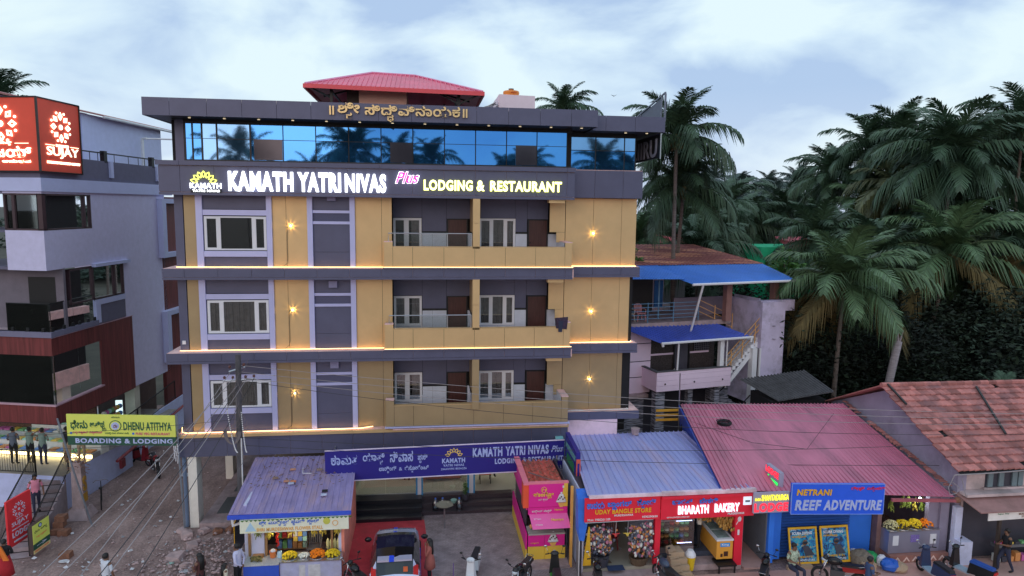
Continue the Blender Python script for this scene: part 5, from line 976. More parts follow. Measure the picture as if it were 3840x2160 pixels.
lettering('KAMATH YATRI NIVAS', (14.595, -1.1, 3.4), (0, -1, 0), .22, 1.7, mat('dim_print', V_(70, 110, 110), .6), pb, bold=.03); B('green_print', mat('dim_green', V_(24, 84, 50), .6), pb, (14.59, -2.6, 2.8, 14.6, -1.3, 3.25))
# ================================================================== ice cream kiosk
ks = thing('ice_cream_kiosk', 'magenta and yellow ice cream kiosk with open flap window', 'kiosk', (13.4, -2, 0))
MAG = mat('magenta_panel', V_(168, 26, 104), .45, 0, .05, 1); KYE = mat('kiosk_yellow', V_(206, 170, 60), .45, 0, .06, 1); ORG = mat('kiosk_orange', V_(184, 70, 40), .6, 0, .1); PKF = mat('flap_pink', V_(204, 84, 140), .4, 0, .05)
B('kiosk_floor', CONC, ks, (12.65, -4.3, 0, 14.15, .3, .12)); B('lower_front', MAG, ks, (12.7, -3.74, .62, 13.3, -3.70, 1.12), (13.31, -3.74, .62, 14.05, -3.70, 1.12)); B('lower_front_band', KYE, ks, (12.7, -3.745, .12, 13.3, -3.705, .61), (13.31, -3.745, .12, 14.08, -3.705, .61))
B('upper_front', MAG, ks, (12.7, -3.8, 2.14, 14.12, -3.74, 3.0)); B('upper_side', ORG, ks, (12.5, -3.75, 2.1, 12.7, -3.3, 3.0)); B('fascia', MAG, ks, (12.68, -3.78, 1.86, 14.12, -3.72, 2.12))
for y0, y1 in ((-3.7, -2.6), (-2.6, -1.4), (-1.4, .1)): B('side_panel', MAG, ks, (12.62, y0+.01, .5, 12.67, y1-.01, 1.1), (12.62, y0+.01, 2.0, 12.67, y1-.01, 2.75)); B('side_band', KYE, ks, (12.615, y0+.01, .05, 12.67, y1-.01, .49))
B('shelf_goods', MC[8], ks, (12.7, -3.0, 1.1, 12.75, -.2, 2.0)); B('roof_frame', mat('salmon_frame', V_(204, 110, 120), .6), ks, (12.5, -3.8, 2.98, 12.7, -.4, 3.05), (12.7, -3.8, 3.0, 14.15, -3.65, 3.06))
B('back', MC[8], ks, (12.75, -.4, .1, 14.15, -.3, 2.9), (14.1, -3.7, .1, 14.15, -.4, 2.9)); B('counter', mat('counter_grey', (.4, .38, .36), .5), ks, (12.7, -3.85, 1.1, 14.05, -3.2, 1.16))
MB().slab((12.72, -3.78, 1.86), (14.12, -3.78, 1.86), (14.16, -4.25, 1.52), (12.78, -4.25, 1.52), (0, .01, .02)).build('flap', PKF, ks)
RT = mat('rusty_red_tin', H_(150, 76, 66), .7, .1, .25, 4, dirt=.6, dcol=(.14, .09, .07)); sheet(MB(), (12.75, -3.55, 2.8), (14.05, -3.55, 2.8), (12.75, -.6, 2.82), (14.05, -.6, 2.82), 6, .14, .07).build('roof_sheet', RT, ks)
YP = mat('kiosk_print', V_(236, 200, 60), .5); WPK = mat('kiosk_white', (.8, .78, .8), .5)
lettering('ಹಾಂಗ್ಯೋ', (12.82, -3.81, 2.46), XR, .24, .78, YP, ks, bold=.04, ext=.008, kan=True); lettering('ಐಸ್ ಕ್ರೀಮ್', (13.05, -3.81, 2.36), XR, .1, .34, WPK, ks, ext=.008, kan=True); lettering('H', (13.17, -3.81, 2.74), XR, .11, .14, YP, ks, ext=.008, shear=.3); MB().torus((13.24, -3.805, 2.79), .1, .008, 'Y', 14, 4).build('round_logo', YP, ks)
lettering('ಐಸ್‌ಕ್ರೀಮ್ ಪಾರ್ಲರ್'.replace('\u200c', ''), (12.82, -3.79, 1.9), XR, .13, .72, WPK, ks, ext=.006, kan=True, bold=.01); lettering('Hangyo', (13.65, -3.79, 1.96), XR, .09, .32, YP, ks, ext=.006, bold=.02)
lettering('Hangyo', (13.5, -4.06, 1.70), XR, .12, .44, YP, ks, ext=.006, bold=.02, u=(0, .81, .59)); lettering('20 Years', (12.86, -4.0, 1.76), XR, .06, .26, WPK, ks, ext=.006, u=(0, .81, .59)); lettering('4 States', (12.9, -4.16, 1.62), XR, .06, .26, WPK, ks, ext=.006, u=(0, .81, .59)); lettering('hangyo.in', (12.8, -3.75, .72), XR, .06, .3, YP, ks, ext=.006)
def icecream(x, y, z, s):
    mb = MB()
    for i in range(7): mb.torus((x, y, z+.045*s*i), (.17-.02*i)*s, .035*s, 'Z', 12, 5)
    mb.ball((x, y, z+.34*s), .04*s); mb.v = [(a, y+(b-y)*.12, c) for a, b, c in mb.v]; mb.build('ice_cream_print', WPK, ks, smooth=True)
    mb = MB()
    for i in range(5): mb.ball((x+(-.12+.06*i)*s, y-.02, z+.1*s+.05*s*(i % 3)), .03*s)
    mb.v = [(a, y-.025+(b-y)*.1, c) for a, b, c in mb.v]; mb.build('chocolate_print', mat('choco', (.08, .03, .02), .4), ks); MB().prism([(x-.15*s, y-.005, z), (x+.15*s, y-.005, z), (x+.05*s, y-.005, z-.22*s), (x-.05*s, y-.005, z-.22*s)], (0, .01, 0)).build('cone_print', OP, ks)
icecream(13.88, -3.82, 2.33, .95); icecream(13.62, -3.76, .80, 1.0); MB().prism([(13.85, -3.805, 2.14), (14.12, -3.805, 2.14), (14.12, -3.805, 3.0), (13.98, -3.805, 3.0)], (0, .004, 0)).build('yellow_swoosh', KYE, ks)
for i in range(7): x = 12.85+.17*i; MB().ball((x, -3.5, 1.28), .08).build('fruit_jar', MC[(5, 0, 7, 2, 5, 3, 1)[i]], ks)
B('price_card', WPK, ks, (13.92, -3.808, 2.84, 13.98, -3.8, 2.92)); MB().ball((12.69, -3.1, 1.95), .05).build('kiosk_bulb', MATS['bulb_glow'], ks)
debris = MB()
for i in range(80): x, y = random.uniform(12.8, 14.0), random.uniform(-3.4, -.8); a = random.uniform(0, 6); debris.tube([(x, y, 2.87), (x+.15*math.cos(a), y+.15*math.sin(a), 2.92)], .01, 3)
debris.build('twigs_on_kiosk', MATS['dry_leaf'], None, kind='stuff', label='dry twigs lying on the kiosk roof', cat='twigs')
MB().tube([(12.85, -2.6, 2.98), (13.75, -3.6, 2.98)], .025, 5).build('metal_rod', STEEL, None, label='steel rod lying across the kiosk roof', cat='rod')
yp = thing('yellow_post', 'ochre painted square post between kiosk and bangle shop', 'post', (14.2, -4.2, 0)); B('post_shaft', mat('ochre_paint', V_(190, 140, 66), .6, 0, .1), yp, (14.14, -4.25, 0, 14.23, -4.15, 3.05))
gb = thing('leaning_board', 'tall grey framed board leaning on the corner of the bangle shop', 'board', (14.35, -4.6, 0)); MB().slab((14.3, -5.0, 0), (14.36, -4.3, 0), (14.36, -4.3, 1.45), (14.3, -5.0, 1.35), (.03, 0, 0)).build('board', mat('worn_board', (.25, .24, .26), .7, 0, .4, 9), gb); MB().tube([(14.3, -5.0, 0), (14.3, -5.0, 1.37), (14.36, -4.3, 1.47)], .015, 4).build('board_edge', UPVC, gb)
mb = MB().hexa([(14.3, -4.95, 1.4), (14.48, -4.95, 1.35), (14.5, -4.4, 1.6), (14.3, -4.4, 1.6), (14.22, -4.95, 2.9), (14.75, -4.95, 2.95), (14.75, -4.3, 3.0), (14.3, -4.3, 3.0)]); mb.build('tarpaulin', mat('blue_tarp', V_(36, 84, 156), .5, 0, .15, 3, .2, 6), None, label='creased blue tarpaulin hung at the corner of the bangle shop', cat='tarpaulin')

# ================================================================== bangle store and bakery
sp_ = thing('shop_row', 'red fronted bangle and bakery shops under a dusty blue tin roof', 'shop', (17.5, -3, 0))
RED = mat('shop_red', V_(178, 26, 44), .5, 0, .06, 1.5); BTIN = mat('blue_tin', H_(118, 126, 166), .5, .1, .12, 1.2, .05, 20, dirt=.7, dcol=H_(140, 128, 148), stretch=(3, .35, 1))
sheet(MB(), (14.55, -5.0, 3.05), (20.55, -5.0, 3.06), (15.1, .82, 3.17), (20.55, .9, 3.17), 26, .05, .045).build('roof_sheet', BTIN, sp_); B('roof_coping', mat('coping_grey', H_(165, 150, 160), .8, 0, .2, dirt=.4), sp_, (14.6, -5.12, 2.96, 17.2, -4.98, 3.05), (17.2, -5.14, 2.96, 20.65, -4.98, 3.08))
FL_ = mat('shop_floor_tile', (.36, .33, .27), .35, 0, .08); B('shop_floor', FL_, sp_, (14.5, -4.85, 0, 17.1, -1.2, .28)); B('shop_floor', mat('blue_rug', (.055, .07, .11), .9, 0, .2, 10), sp_, (17.2, -4.3, 0, 20.2, -1.2, .4)); B('shop_step', CONC, sp_, (14.45, -5.3, 0, 17.1, -4.86, .16), (17.2, -4.9, 0, 20.2, -4.32, .22))
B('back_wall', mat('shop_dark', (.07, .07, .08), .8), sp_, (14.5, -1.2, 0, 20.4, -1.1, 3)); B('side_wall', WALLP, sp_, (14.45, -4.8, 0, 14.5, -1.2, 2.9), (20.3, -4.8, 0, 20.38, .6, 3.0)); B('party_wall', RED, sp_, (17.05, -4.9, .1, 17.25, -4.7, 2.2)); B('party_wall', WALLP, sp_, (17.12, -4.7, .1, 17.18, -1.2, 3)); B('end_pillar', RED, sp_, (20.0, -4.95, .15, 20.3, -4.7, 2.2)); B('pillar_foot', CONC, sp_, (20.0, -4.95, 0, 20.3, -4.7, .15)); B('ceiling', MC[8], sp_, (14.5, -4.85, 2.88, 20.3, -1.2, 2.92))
s_a = B('sign_board', RED, sp_, (14.45, -5.06, 2.1, 17.15, -5.0, 2.95)); s_b = B('sign_board', RED, sp_, (17.17, -5.1, 2.08, 20.6, -5.02, 2.86)); B('sign_hood', RED, sp_, (17.17, -5.2, 2.86, 20.65, -5.0, 2.94))
KB = mat('blue_letter', V_(38, 110, 196), .4); YL = mat('yellow_letter', V_(246, 186, 40), .5); WL = mat('white_letter', (.85, .86, .9), .5)
lettering('ಉದಯ', (14.52, -5.08, 2.58), XR, .26, .62, KB, sp_, bold=.035, ext=.02, kan=True); lettering('ಬ್ಯಾಂಗಲ್', (15.25, -5.08, 2.52), XR, .32, .86, KB, sp_, bold=.035, ext=.02, kan=True); lettering('ಸ್ಟೋರ್', (16.3, -5.08, 2.52), XR, .34, .68, KB, sp_, bold=.035, ext=.02, kan=True)
lettering('UDAY BANGLE STORE', (14.82, -5.075, 2.37), XR, .17, 2.0, YL, sp_, bold=.035, ext=.01); lettering('MURDESHWAR', (15.5, -5.075, 2.27), XR, .07, .68, WL, sp_, bold=.02, ext=.01); lettering('Mob: 9980201189', (14.56, -5.075, 2.14), XR, .08, .8, WL, sp_, bold=.015, ext=.01); lettering('9590390650', (16.5, -5.075, 2.17), XR, .08, .56, WL, sp_, bold=.015, ext=.01)
lettering('ಭಾರತ್', (17.55, -5.12, 2.60), XR, .22, .75, KB, sp_, bold=.03, ext=.02, kan=True); lettering('ಬೇಕರಿ', (18.55, -5.12, 2.62), XR, .2, .68, KB, sp_, bold=.03, ext=.02, kan=True)
LW2 = mat('lit_white', (.85, .88, 1), emit=.9); lettering('BHARATH', (17.78, -5.12, 2.26), XR, .31, 1.12, LW2, sp_, bold=.03, ext=.05); lettering('BAKERY', (19.12, -5.12, 2.28), XR, .31, .92, LW2, sp_, bold=.03, ext=.05)
lettering('GSTIN:29ATJPC1536D1Z0', (17.38, -5.115, 2.12), XR, .06, .82, WL, sp_, bold=.01, ext=.01); lettering('MURDESHWAR', (19.62, -5.115, 2.16), XR, .08, .62, WL, sp_, bold=.02, ext=.01); B('lit_picture', mat('picture_glow', (.65, .75, .9), emit=.8), sp_, (20.18, -5.13, 2.50, 20.48, -5.1, 2.80)); B('picture_mark', mat('grey_mark', (.25, .3, .35), .6), sp_, (20.24, -5.135, 2.6, 20.42, -5.13, 2.68))
mb = MB().ball((20.15, -4.96, 1.9), .07, 8, 6, 0, 1, .2, 1.4).tube([(20.12, -4.96, 1.85), (20.03, -4.96, 1.7)], .015, 4); mb.build('spoon_sticker', WL, sp_); B('bottle_sticker', WL, sp_, (20.1, -4.96, 1.3, 20.17, -4.955, 1.5))
MB().tube([(14.5, -4.95, 2.02), (16.95, -4.95, 2.04)], .02, 5).build('hanging_rail', STEEL, sp_)
def toys(x, y, z0, z1, label, w=.3, n=160):
    t_ = thing('toy_cluster', label, 'toys', (x, y, z0), 'clusters of hanging toys'); 
    for ci in range(6):
        mb = MB(); m = [MC[0], mat('toy_silver', (.35, .35, .4), .2, .6), mat('toy_pink', (.55, .2, .3)), mat('toy_slate', (.12, .14, .2), .3), MC[5], MC[8]][ci]
        for i in range(n//6): mb.ball((x+random.gauss(0, w*.5), y+random.gauss(0, .08), random.uniform(z0, z1)), random.uniform(.03, .065), 6, 4, 0, 1, .6, 1.2)
        mb.build('toy_packet', m, t_, kind='stuff')
toys(14.95, -4.7, .8, 1.75, 'left cluster of shiny toy packets hanging in the bangle shop', .3); toys(15.3, -4.75, .75, 1.7, 'second cluster of silver toy packets in the bangle shop', .28); toys(16.4, -4.75, .7, 1.7, 'cluster of toys hanging over the wicker basket', .26); toys(16.82, -4.8, .6, 1.85, 'cluster of toys with green balloons beside the red pillar', .2)
for x, c, l in ((15.62, 7, 'red'), (16.05, 1, 'yellow')):
    t_ = thing('toy_bird', 'small %s plastic bird toy hanging from the rail' % l, 'toy', (x, -4.9, 1.5)); m = MB().ball((x, -4.9, 1.5), .055, 8, 6, 0, 1, 1, 1.3); m.prism([(x-.18, -4.9, 1.56), (x, -4.9, 1.5), (x, -4.9, 1.56)], (0, .02, 0)).prism([(x+.18, -4.9, 1.56), (x, -4.9, 1.56), (x, -4.9, 1.5)], (0, .02, 0)); m.build('bird_body', MC[c], t_); MB().tube([(x, -4.9, 1.55), (x, -4.95, 2.02)], .006, 4).build('string', UPVC, t_)
t_ = thing('yellow_cloth', 'tall folded yellow cloth hanging at the left of the bangle shop', 'cloth', (14.65, -4.85, .4)); MB().hexa([(14.45, -4.95, .45), (14.75, -4.95, .45), (14.72, -4.85, .45), (14.48, -4.85, .45), (14.64, -4.92, 1.85), (14.68, -4.92, 1.85), (14.68, -4.88, 1.85), (14.64, -4.88, 1.85)]).build('cloth', mat('yellow_cloth', (.75, .42, .02), .8, 0, .15, 6), t_)
t_ = thing('black_crate', 'black tub under the left toys of the bangle shop', 'tub', (15.2, -4.7, .28)); MB().lathe([(.22, 0), (.27, .42), (.25, .42), (.2, .05)], (15.15, -4.72, .28), 12, 0, 1.2, .8).build('tub_body', MC[8], t_)
t_ = thing('wicker_basket', 'brown woven basket under the toys beside the red pillar', 'basket', (16.6, -4.7, .28)); MB().lathe([(.24, 0), (.32, .3), (.3, .3), (.22, .04)], (16.55, -4.7, .28), 12, 0, 1.15, .9).build('basket_body', mat('wicker', (.12, .08, .05), .9, 0, .4, 30), t_)
B('door_mat', mat('blue_mat', (.03, .05, .12), .9), None, (15.35, -5.1, .285, 15.95, -4.75, .30), label='dark blue door mat at the bangle shop entrance', cat='mat'); MB().slab((15.35, -4.6, .3), (15.6, -4.6, .3), (15.3, -3.2, .3), (15.05, -3.2, .3), (0, 0, .02)).build('striped_mat', mat('striped_brown', (.12, .08, .05), .8, 0, .5, 12, stretch=(8, .3, 1)), None, label='long brown striped mat running into the bangle shop', cat='mat')
pchair(15.9, -3.4, .28, 2.9, (.20, .02, .03), 'dark red plastic chair inside the bangle shop')
sh = thing('bangle_shelves', 'dim shelves of bangles and toys behind the rail', 'shelves', (15.8, -1.5, .3))
for k in range(5):
    B('shelf', STEEL, sh, (14.55, -1.6, .5+.45*k, 17.0, -1.25, .53+.45*k))
    for i in range(14): B('goods_box', random.choice(MC), sh, (14.6+.17*i, -1.58, .53+.45*k, 14.74+.17*i, -1.4, .53+.45*k+random.uniform(.12, .34)))
cz = thing('cake_display', 'lit glass cake display case with shelves of cakes in the bakery', 'display case', (18, -4, .4))
B('case_base', STEEL, cz, (17.3, -4.3, .4, 18.75, -3.6, .62)); 
for k in range(4):
    z = .66+.24*k; B('glass_shelf', CLEAR, cz, (17.32, -4.25, z, 18.73, -3.7, z+.012)); 
    for i in range(7): MB().lathe([(.085, 0), (.085, .07)], (17.42+.19*i, -4.05, z+.015), 10).build('cake', random.choice([MC[0], MC[5], MC[7], MC[2], MC[4], mat('choco', (.08, .03, .02))]), cz)
B('case_back', mat('case_white', (.5, .55, .65), .5), cz, (17.3, -3.68, .62, 18.75, -3.64, 1.62)); B('case_glass', CLEAR, cz, (17.3, -4.3, .62, 18.75, -4.29, 1.62)); B('case_lamp', mat('violet_lamp', (.55, .6, 1), emit=5), cz, (18.1, -4.2, 1.55, 18.7, -4.16, 1.58), (18.15, -4.24, .72, 18.7, -4.22, .74)); B('case_top', STEEL, cz, (17.3, -4.3, 1.62, 18.75, -3.64, 1.65))
for i in range(9): B('jar', random.choice(MC), cz, (17.34+.15*i, -4.1, 1.65, 17.46+.15*i, -3.95, 1.65+random.uniform(.15, .28)))
for x, y, l in ((18.9, -3.3, 'bakery'), (15.7, -3, 'bangle shop')):
    t_ = thing('tube_light', 'ceiling tube light of the '+l, 'lamp', (x, y, 2.8)); B('tube', COOL, t_, (x-.6, y, 2.82, x+.6, y+.05, 2.86))
sn = thing('snack_shelf', 'long sloping rack of snack packets along the right bakery wall', 'rack', (19.9, -2.6, .4))
for k in range(3):
    B('shelf', mat('blue_shelf', (.12, .2, .4), .5), sn, (19.5+.1*k, -4.2, .9+.5*k, 19.6+.3*k+.2, -1.4, .93+.5*k))
    for i in range(14): B('packet', random.choice([MC[1], MC[5], MC[0], MC[7], mat('chips', (.55, .34, .08), .4)]), sn, (19.5+.1*k, -4.15+.2*i, .93+.5*k, 19.75+.1*k, -4.0+.2*i, 1.1+.5*k))
def chips(x, y, z0, z1, w, label):
    t_ = thing('chip_packets', label, 'snack packets', (x, y, z0)); mb = MB()
    for i in range(120): c = (x+random.gauss(0, w), y+random.gauss(0, .07), random.uniform(z0, z1)); mb.ball(c, .055, 5, 3, 0, 1, .5, 1.3)
    mb.build('packet', mat('gold_packet', (.50, .28, .07), .3, .3, .2, island=.4), t_, kind='stuff')
chips(19.75, -4.75, 1.45, 2.12, .16, 'big hanging cluster of golden chip packets at the bakery entrance'); chips(19.2, -4.3, 1.6, 2.0, .13, 'smaller hanging cluster of pale snack packets in the bakery')
fz = thing('chest_freezer', 'orange and white chest freezer with glass lid on a low stand in the bakery', 'freezer', (19.6, -4.2, .25))
FZ = mat('freezer_orange', V_(224, 158, 60), .4, 0, .05); mb = MB().hexa([(19.35, -4.95, .42), (19.95, -4.95, .42), (19.95, -3.5, .42), (19.35, -3.5, .42), (19.35, -4.95, 1.1), (19.95, -4.95, 1.1), (19.95, -3.5, 1.1), (19.35, -3.5, 1.1)]); mb.build('freezer_body', FZ, fz); B('freezer_rim', UPVC, fz, (19.33, -4.97, 1.1, 19.97, -3.48, 1.17)); B('lid_glass', mat('lid_glass', (.28, .36, .34), .1, 0, .3, 8), fz, (19.42, -4.85, 1.17, 19.88, -4.25, 1.18), (19.42, -4.2, 1.17, 19.88, -3.6, 1.185))
B('logo_plate', mat('cyan_logo', V_(40, 130, 190), .5), fz, (19.48, -4.96, .88, 19.84, -4.952, 1.02)); lettering('King', (19.53, -4.965, .91), XR, .09, .26, WL, fz, bold=.03, ext=.005); B('cone_print', mat('choco', (.08, .03, .02)), fz, (19.5, -4.96, .5, 19.58, -4.952, .62), (19.62, -4.96, .52, 19.78, -4.952, .70)); B('stand', BLK, fz, (19.3, -5.25, .28, 20.0, -4.7, .34)); 
for x in (19.34, 19.92): B('stand_leg', BLK, fz, (x, -5.22, 0, x+.05, -5.17, .28))
bn_ = thing('waste_bin', 'tall yellow waste bin with white lid in front of the bakery', 'bin', (18.35, -4.95, .1)); MB().lathe([(.13, 0), (.19, .5), (.2, .52)], (18.35, -5.0, .12), 14).build('bin_body', mat('bin_yellow', (.80, .55, .02), .4), bn_); MB().lathe([(.2, 0), (.19, .08), (.1, .22)], (18.35, -5.0, .64), 14).build('bin_lid', UPVC, bn_)
CB = mat('cardboard', (.46, .33, .22), .9, 0, .1, 4)
for i, (x, y, z, w, l) in enumerate(((17.75, -5.0, .75, .28, 'topmost flattened carton of the stack behind the parked motorcycle'), (17.8, -5.1, .55, .3, 'second carton from the top of the leaning stack'), (17.82, -5.2, .36, .32, 'third carton from the top of the leaning stack'), (17.86, -5.3, .16, .34, 'lowest carton of the leaning stack'), (17.95, -5.75, .05, .36, 'large crumpled carton lying in front of the stack'))):
    t_ = thing('carton', l, 'carton', (x, y, z)); MB().hexa([(x-w, y-w*.8, z), (x+w, y-w*.9, z), (x+w*.9, y+w*.8, z), (x-w*.9, y+w*.7, z), (x-w, y-w*.8, z+.17), (x+w, y-w*.9, z+.17), (x+w*.9, y+w*.8, z+.18), (x-w*.9, y+w*.7, z+.17)]).build('box_body', CB, t_)
    MB().slab((x-w, y-w*.8, z+.17), (x, y-w*.85, z+.23), (x, y+w*.75, z+.23), (x-w*.9, y+w*.7, z+.18), (0, 0, .01)).build('box_flap', CB, t_)
# roadside table, bottles, plant
tt = thing('round_table', 'round black high table on a steel pole in front of the steps', 'table', (9.76, -.77, 0)); MB().lathe([(.36, 0), (.36, .03)], (9.76, -.77, 1.0), 24).build('table_top', GRAN, tt); MB().tube([(9.76, -.77, 1.0), (9.76, -.77, .03)], .03, 8).build('table_pole', STEEL, tt)
WJ = glassmat('water_bottle', (.6, .75, .82), .15)
for i, (x, y, z, l) in enumerate(((9.42, .6, .165, 'left water bottle behind the round table'), (9.72, .62, .165, 'right water bottle behind the round table'), (10.42, .55, .165, 'water bottle beside the potted plant'))):
    t_ = thing('water_bottle', 'large clear '+l, 'bottle', (x, y, z), 'water bottles on the steps'); MB().lathe([(.13, 0), (.135, .3), (.12, .38), (.05, .46), (.04, .5)], (x, y, z), 12).build('bottle_body', WJ, t_, smooth=True); MB().lathe([(.04, 0), (.04, .04)], (x, y, z+.5), 8).build('cap', BP, t_)
tb_ = thing('pale_bucket', 'pale green plastic bowl beside the water bottle', 'bowl', (10.3, .7, .3)); MB().lathe([(.08, 0), (.14, .14)], (10.2, .9, .33), 10).build('bowl_body', MC[6], tb_)
lobp = B('stanchion', mat('purple_pole', (.13, .07, .25), .5), None, (9.93, -4.95, 0, 9.96, -4.92, .8), label='thin purple pole standing on the paving near the white scooter', cat='pole')
# ================================================================== red roofed shops, lodge sign, reef board
rr_ = thing('red_roof_shop', 'low shop row under a long dusty red ribbed tin roof', 'shop', (24, -2, 0))
RTIN = mat('red_tin', H_(142, 86, 106), .55, .1, .14, .9, .05, 20, dirt=.75, dcol=H_(96, 66, 80), stretch=(2.2, .4, 1))
FLr, FRr, BLr, BRr = (19.4, -5.08, 3.08), (28.2, -5.35, 2.56), (20.45, 1.8, 4.12), (28.25, 1.6, 4.0)
sheet(MB(), FLr, FRr, BLr, BRr, 46, .045, .05).build('roof_sheet', RTIN, rr_); MB().prism([(19.35, -5.1, 3.04), (20.4, 1.8, 4.08), (20.5, 1.8, 3.1), (20.0, -3.5, 3.1)], (-.04, 0, 0)).build('gable_sheet', mat('deep_blue_sheet', V_(30, 50, 116), .5, .1, .15, 3, dirt=.4, dcol=(.1, .1, .14)), rr_)
B('rear_gable', BACK, rr_, (20.6, .8, 2.0, 28.2, 1.5, 3.8)); MB().slab((25.7, -5.42, 2.60), (28.3, -5.42, 2.46), (28.3, -5.42, 2.36), (25.7, -5.42, 2.50), (0, .1, 0)).build('eave_gutter', mat('eave_red', V_(120, 62, 66), .6, 0, .2), rr_); MB().ball((28.32, -5.36, 2.43), .12, 7, 5).build('gutter_end', LAT, rr_)
BW = mat('reef_blue_wall', V_(36, 92, 170), .7, 0, .08, 1); B('wall', BW, rr_, (24.75, -4.3, 0, 25.75, -4.2, 2.6), (21.35, -4.85, .1, 21.55, -4.2, 2.6), (21.55, -4.6, .1, 21.95, -4.2, 2.7)); B('side_wall', mat('passage_wall', (.17, .18, .20), .9, 0, .15, 2), rr_, (21.3, -4.7, 0, 21.4, 1.5, 2.9)); B('passage_floor', STREET, rr_, (20.4, -5.0, -.05, 21.3, 1.5, .05))
B('back_wall', BACK, rr_, (20.4, 1.4, 0, 28.1, 1.5, 3.3)); B('pier', mat('brown_pier', V_(96, 74, 70), .9, 0, .2), rr_, (25.78, -4.6, 0, 25.95, -4.3, 2.5)); B('pier', mat('grey_pier', V_(104, 98, 108), .9, 0, .1), rr_, (28.0, -5.0, 0, 28.35, -4.6, 2.4), (27.6, -4.9, 0, 28.0, -4.7, 2.4))
SHB = mat('shutter_blue', V_(40, 74, 128), .4, .3, .06); 
for i in range(22): MB().tube([(21.95, -4.42, .12+.115*i), (24.75, -4.42, .12+.115*i)], .055, 6).build('shutter_slat', SHB, rr_)
# boards
lg = thing('lodge_sign', 'grey board with glowing yellow and red lodge name between bakery and dive shop', 'sign', (21.3, -5.1, 2.1)); GRB = mat('grey_board', V_(120, 116, 128), .6, 0, .05)
MB().slab((20.47, -5.3, 2.25), (21.8, -5.3, 2.25), (21.8, -5.3, 3.0), (20.47, -5.3, 3.0), (0, .08, 0)).build('board', GRB, lg); YE2 = mat('yellow_sign_led', (1, .95, .04), emit=1.1); RE2 = mat('red_sign_led', (1, .03, .06), emit=1.1)
lettering('SHRI', (20.51, -5.315, 2.71), XR, .1, .2, YE2, lg, bold=.01, ext=.01); lettering('SHANTADURGA', (20.75, -5.315, 2.70), XR, .22, 1.02, YE2, lg, bold=.022, ext=.01); lettering('LODGE', (20.5, -5.315, 2.30), XR, .32, 1.26, RE2, lg, bold=.04, ext=.015)
la = thing('arrow_sign', 'small angled lodge sign with glowing green arrow above the tin roof', 'sign', (21.2, -4.5, 2.9)); A_ = Vector((21.6, -3.9, 2.9)); Rr = Vector((0, -1.0, 0)); L_ = Rr.length; Rn = Rr.normalized(); UU = Vector((.0, 0, 1))
MB().slab(A_, A_+Rr, A_+Rr+UU*.62, A_+UU*.62, (.17, 0, 0)).build('board', GRB, la); nn = Rn.cross(UU).normalized()
lettering('LODGE', A_+Rn*.03+UU*.35+nn*.01, Rr, .24, L_*.92, RE2, la, bold=.04, ext=.01)
GA = mat('green_arrow_led', (.02, 1, .12), emit=1.1); 
def AP(x, z): return A_+Rn*(x*L_)+UU*z+nn*.01
MB().prism([AP(.06, .18), AP(.28, .31), AP(.28, .22), AP(.92, .22), AP(.92, .13), AP(.28, .13), AP(.28, .04)], nn*.012).build('arrow', GA, la); MB().tube([(21.68, -4.6, 2.6), (21.68, -4.6, 2.95)], .03, 5).build('sign_post', STEEL, la)
rf = thing('reef_board', 'large blue dive shop board with yellow and white brush lettering', 'sign', (23.8, -5.15, 2.0)); RB = mat('reef_blue', V_(28, 78, 184), .45, 0, .05)
Q0, Q1 = Vector((21.81, -5.42, 2.22)), Vector((25.35, -5.42, 2.06)); rq = (Q1-Q0).normalized(); MB().slab(Q0, Q1, Q1+ZV*1.12, Q0+ZV*1.12, (0, .1, 0)).build('board', RB, rf); mb = MB()
for a, b in ((Q0, Q1), (Q0+ZV*1.12, Q1+ZV*1.12), (Q0, Q0+ZV*1.12), (Q1, Q1+ZV*1.12)): mb.tube([a, b], .015, 4)
mb.build('board_edge', mat('light_blue_edge', V_(120, 150, 210), .5), rf)
def RQ(x, z): return Q0+rq*x+ZV*z+Vector((0, -.012, 0))
PWH = mat('brush_white', V_(190, 205, 240), .5); lettering('NETRANI', RQ(.18, .70), rq, .22, 1.3, YL, rf, bold=.03, ext=.03, shear=.12); lettering('REEF', RQ(.13, .15), rq, .38, .95, PWH, rf, bold=.04, ext=.03, shear=.14); lettering('ADVENTURE', RQ(1.22, .15), rq, .38, 2.2, PWH, rf, bold=.04, ext=.03, shear=.12)
RP = mat('red_print2', V_(210, 40, 60), .5); lettering('ರೀಫ್', RQ(2.25, .87), rq, .16, .5, RP, rf, bold=.03, ext=.01, kan=True); lettering('ಎಡ್ವೆಂಚರ್', RQ(2.85, .85), rq, .18, .7, RP, rf, bold=.03, ext=.01, kan=True)
# two posters
POST = bpy.data.materials.new('reef_poster'); POST.use_nodes = True; t = POST.node_tree; p = t.nodes['Principled BSDF']; p.inputs['Roughness'].default_value = .3
tcn = N('ShaderNodeTexCoord', t); n1 = N('ShaderNodeTexNoise', t); n1.inputs['Scale'].default_value = 5; n1.inputs['Detail'].default_value = 8; n1.inputs['Distortion'].default_value = 1.2; t.links.new(tcn.outputs['Object'], n1.inputs[0])
r1 = N('ShaderNodeValToRGB', t); cr_ = r1.color_ramp; cr_.elements[0].position = .36; cr_.elements[0].color = (.008, .02, .05, 1); cr_.elements[1].position = .64; cr_.elements[1].color = (.55, .30, .12, 1)
for ps, c in ((.44, (.01, .10, .32, 1)), (.52, (.02, .30, .55, 1)), (.58, (.05, .42, .50, 1))): e_ = cr_.elements.new(ps); e_.color = c
t.links.new(n1.outputs[0], r1.inputs[0]); t.links.new(r1.outputs[0], p.inputs['Base Color']); YF = mat('yellow_frame', V_(226, 170, 24), .5)
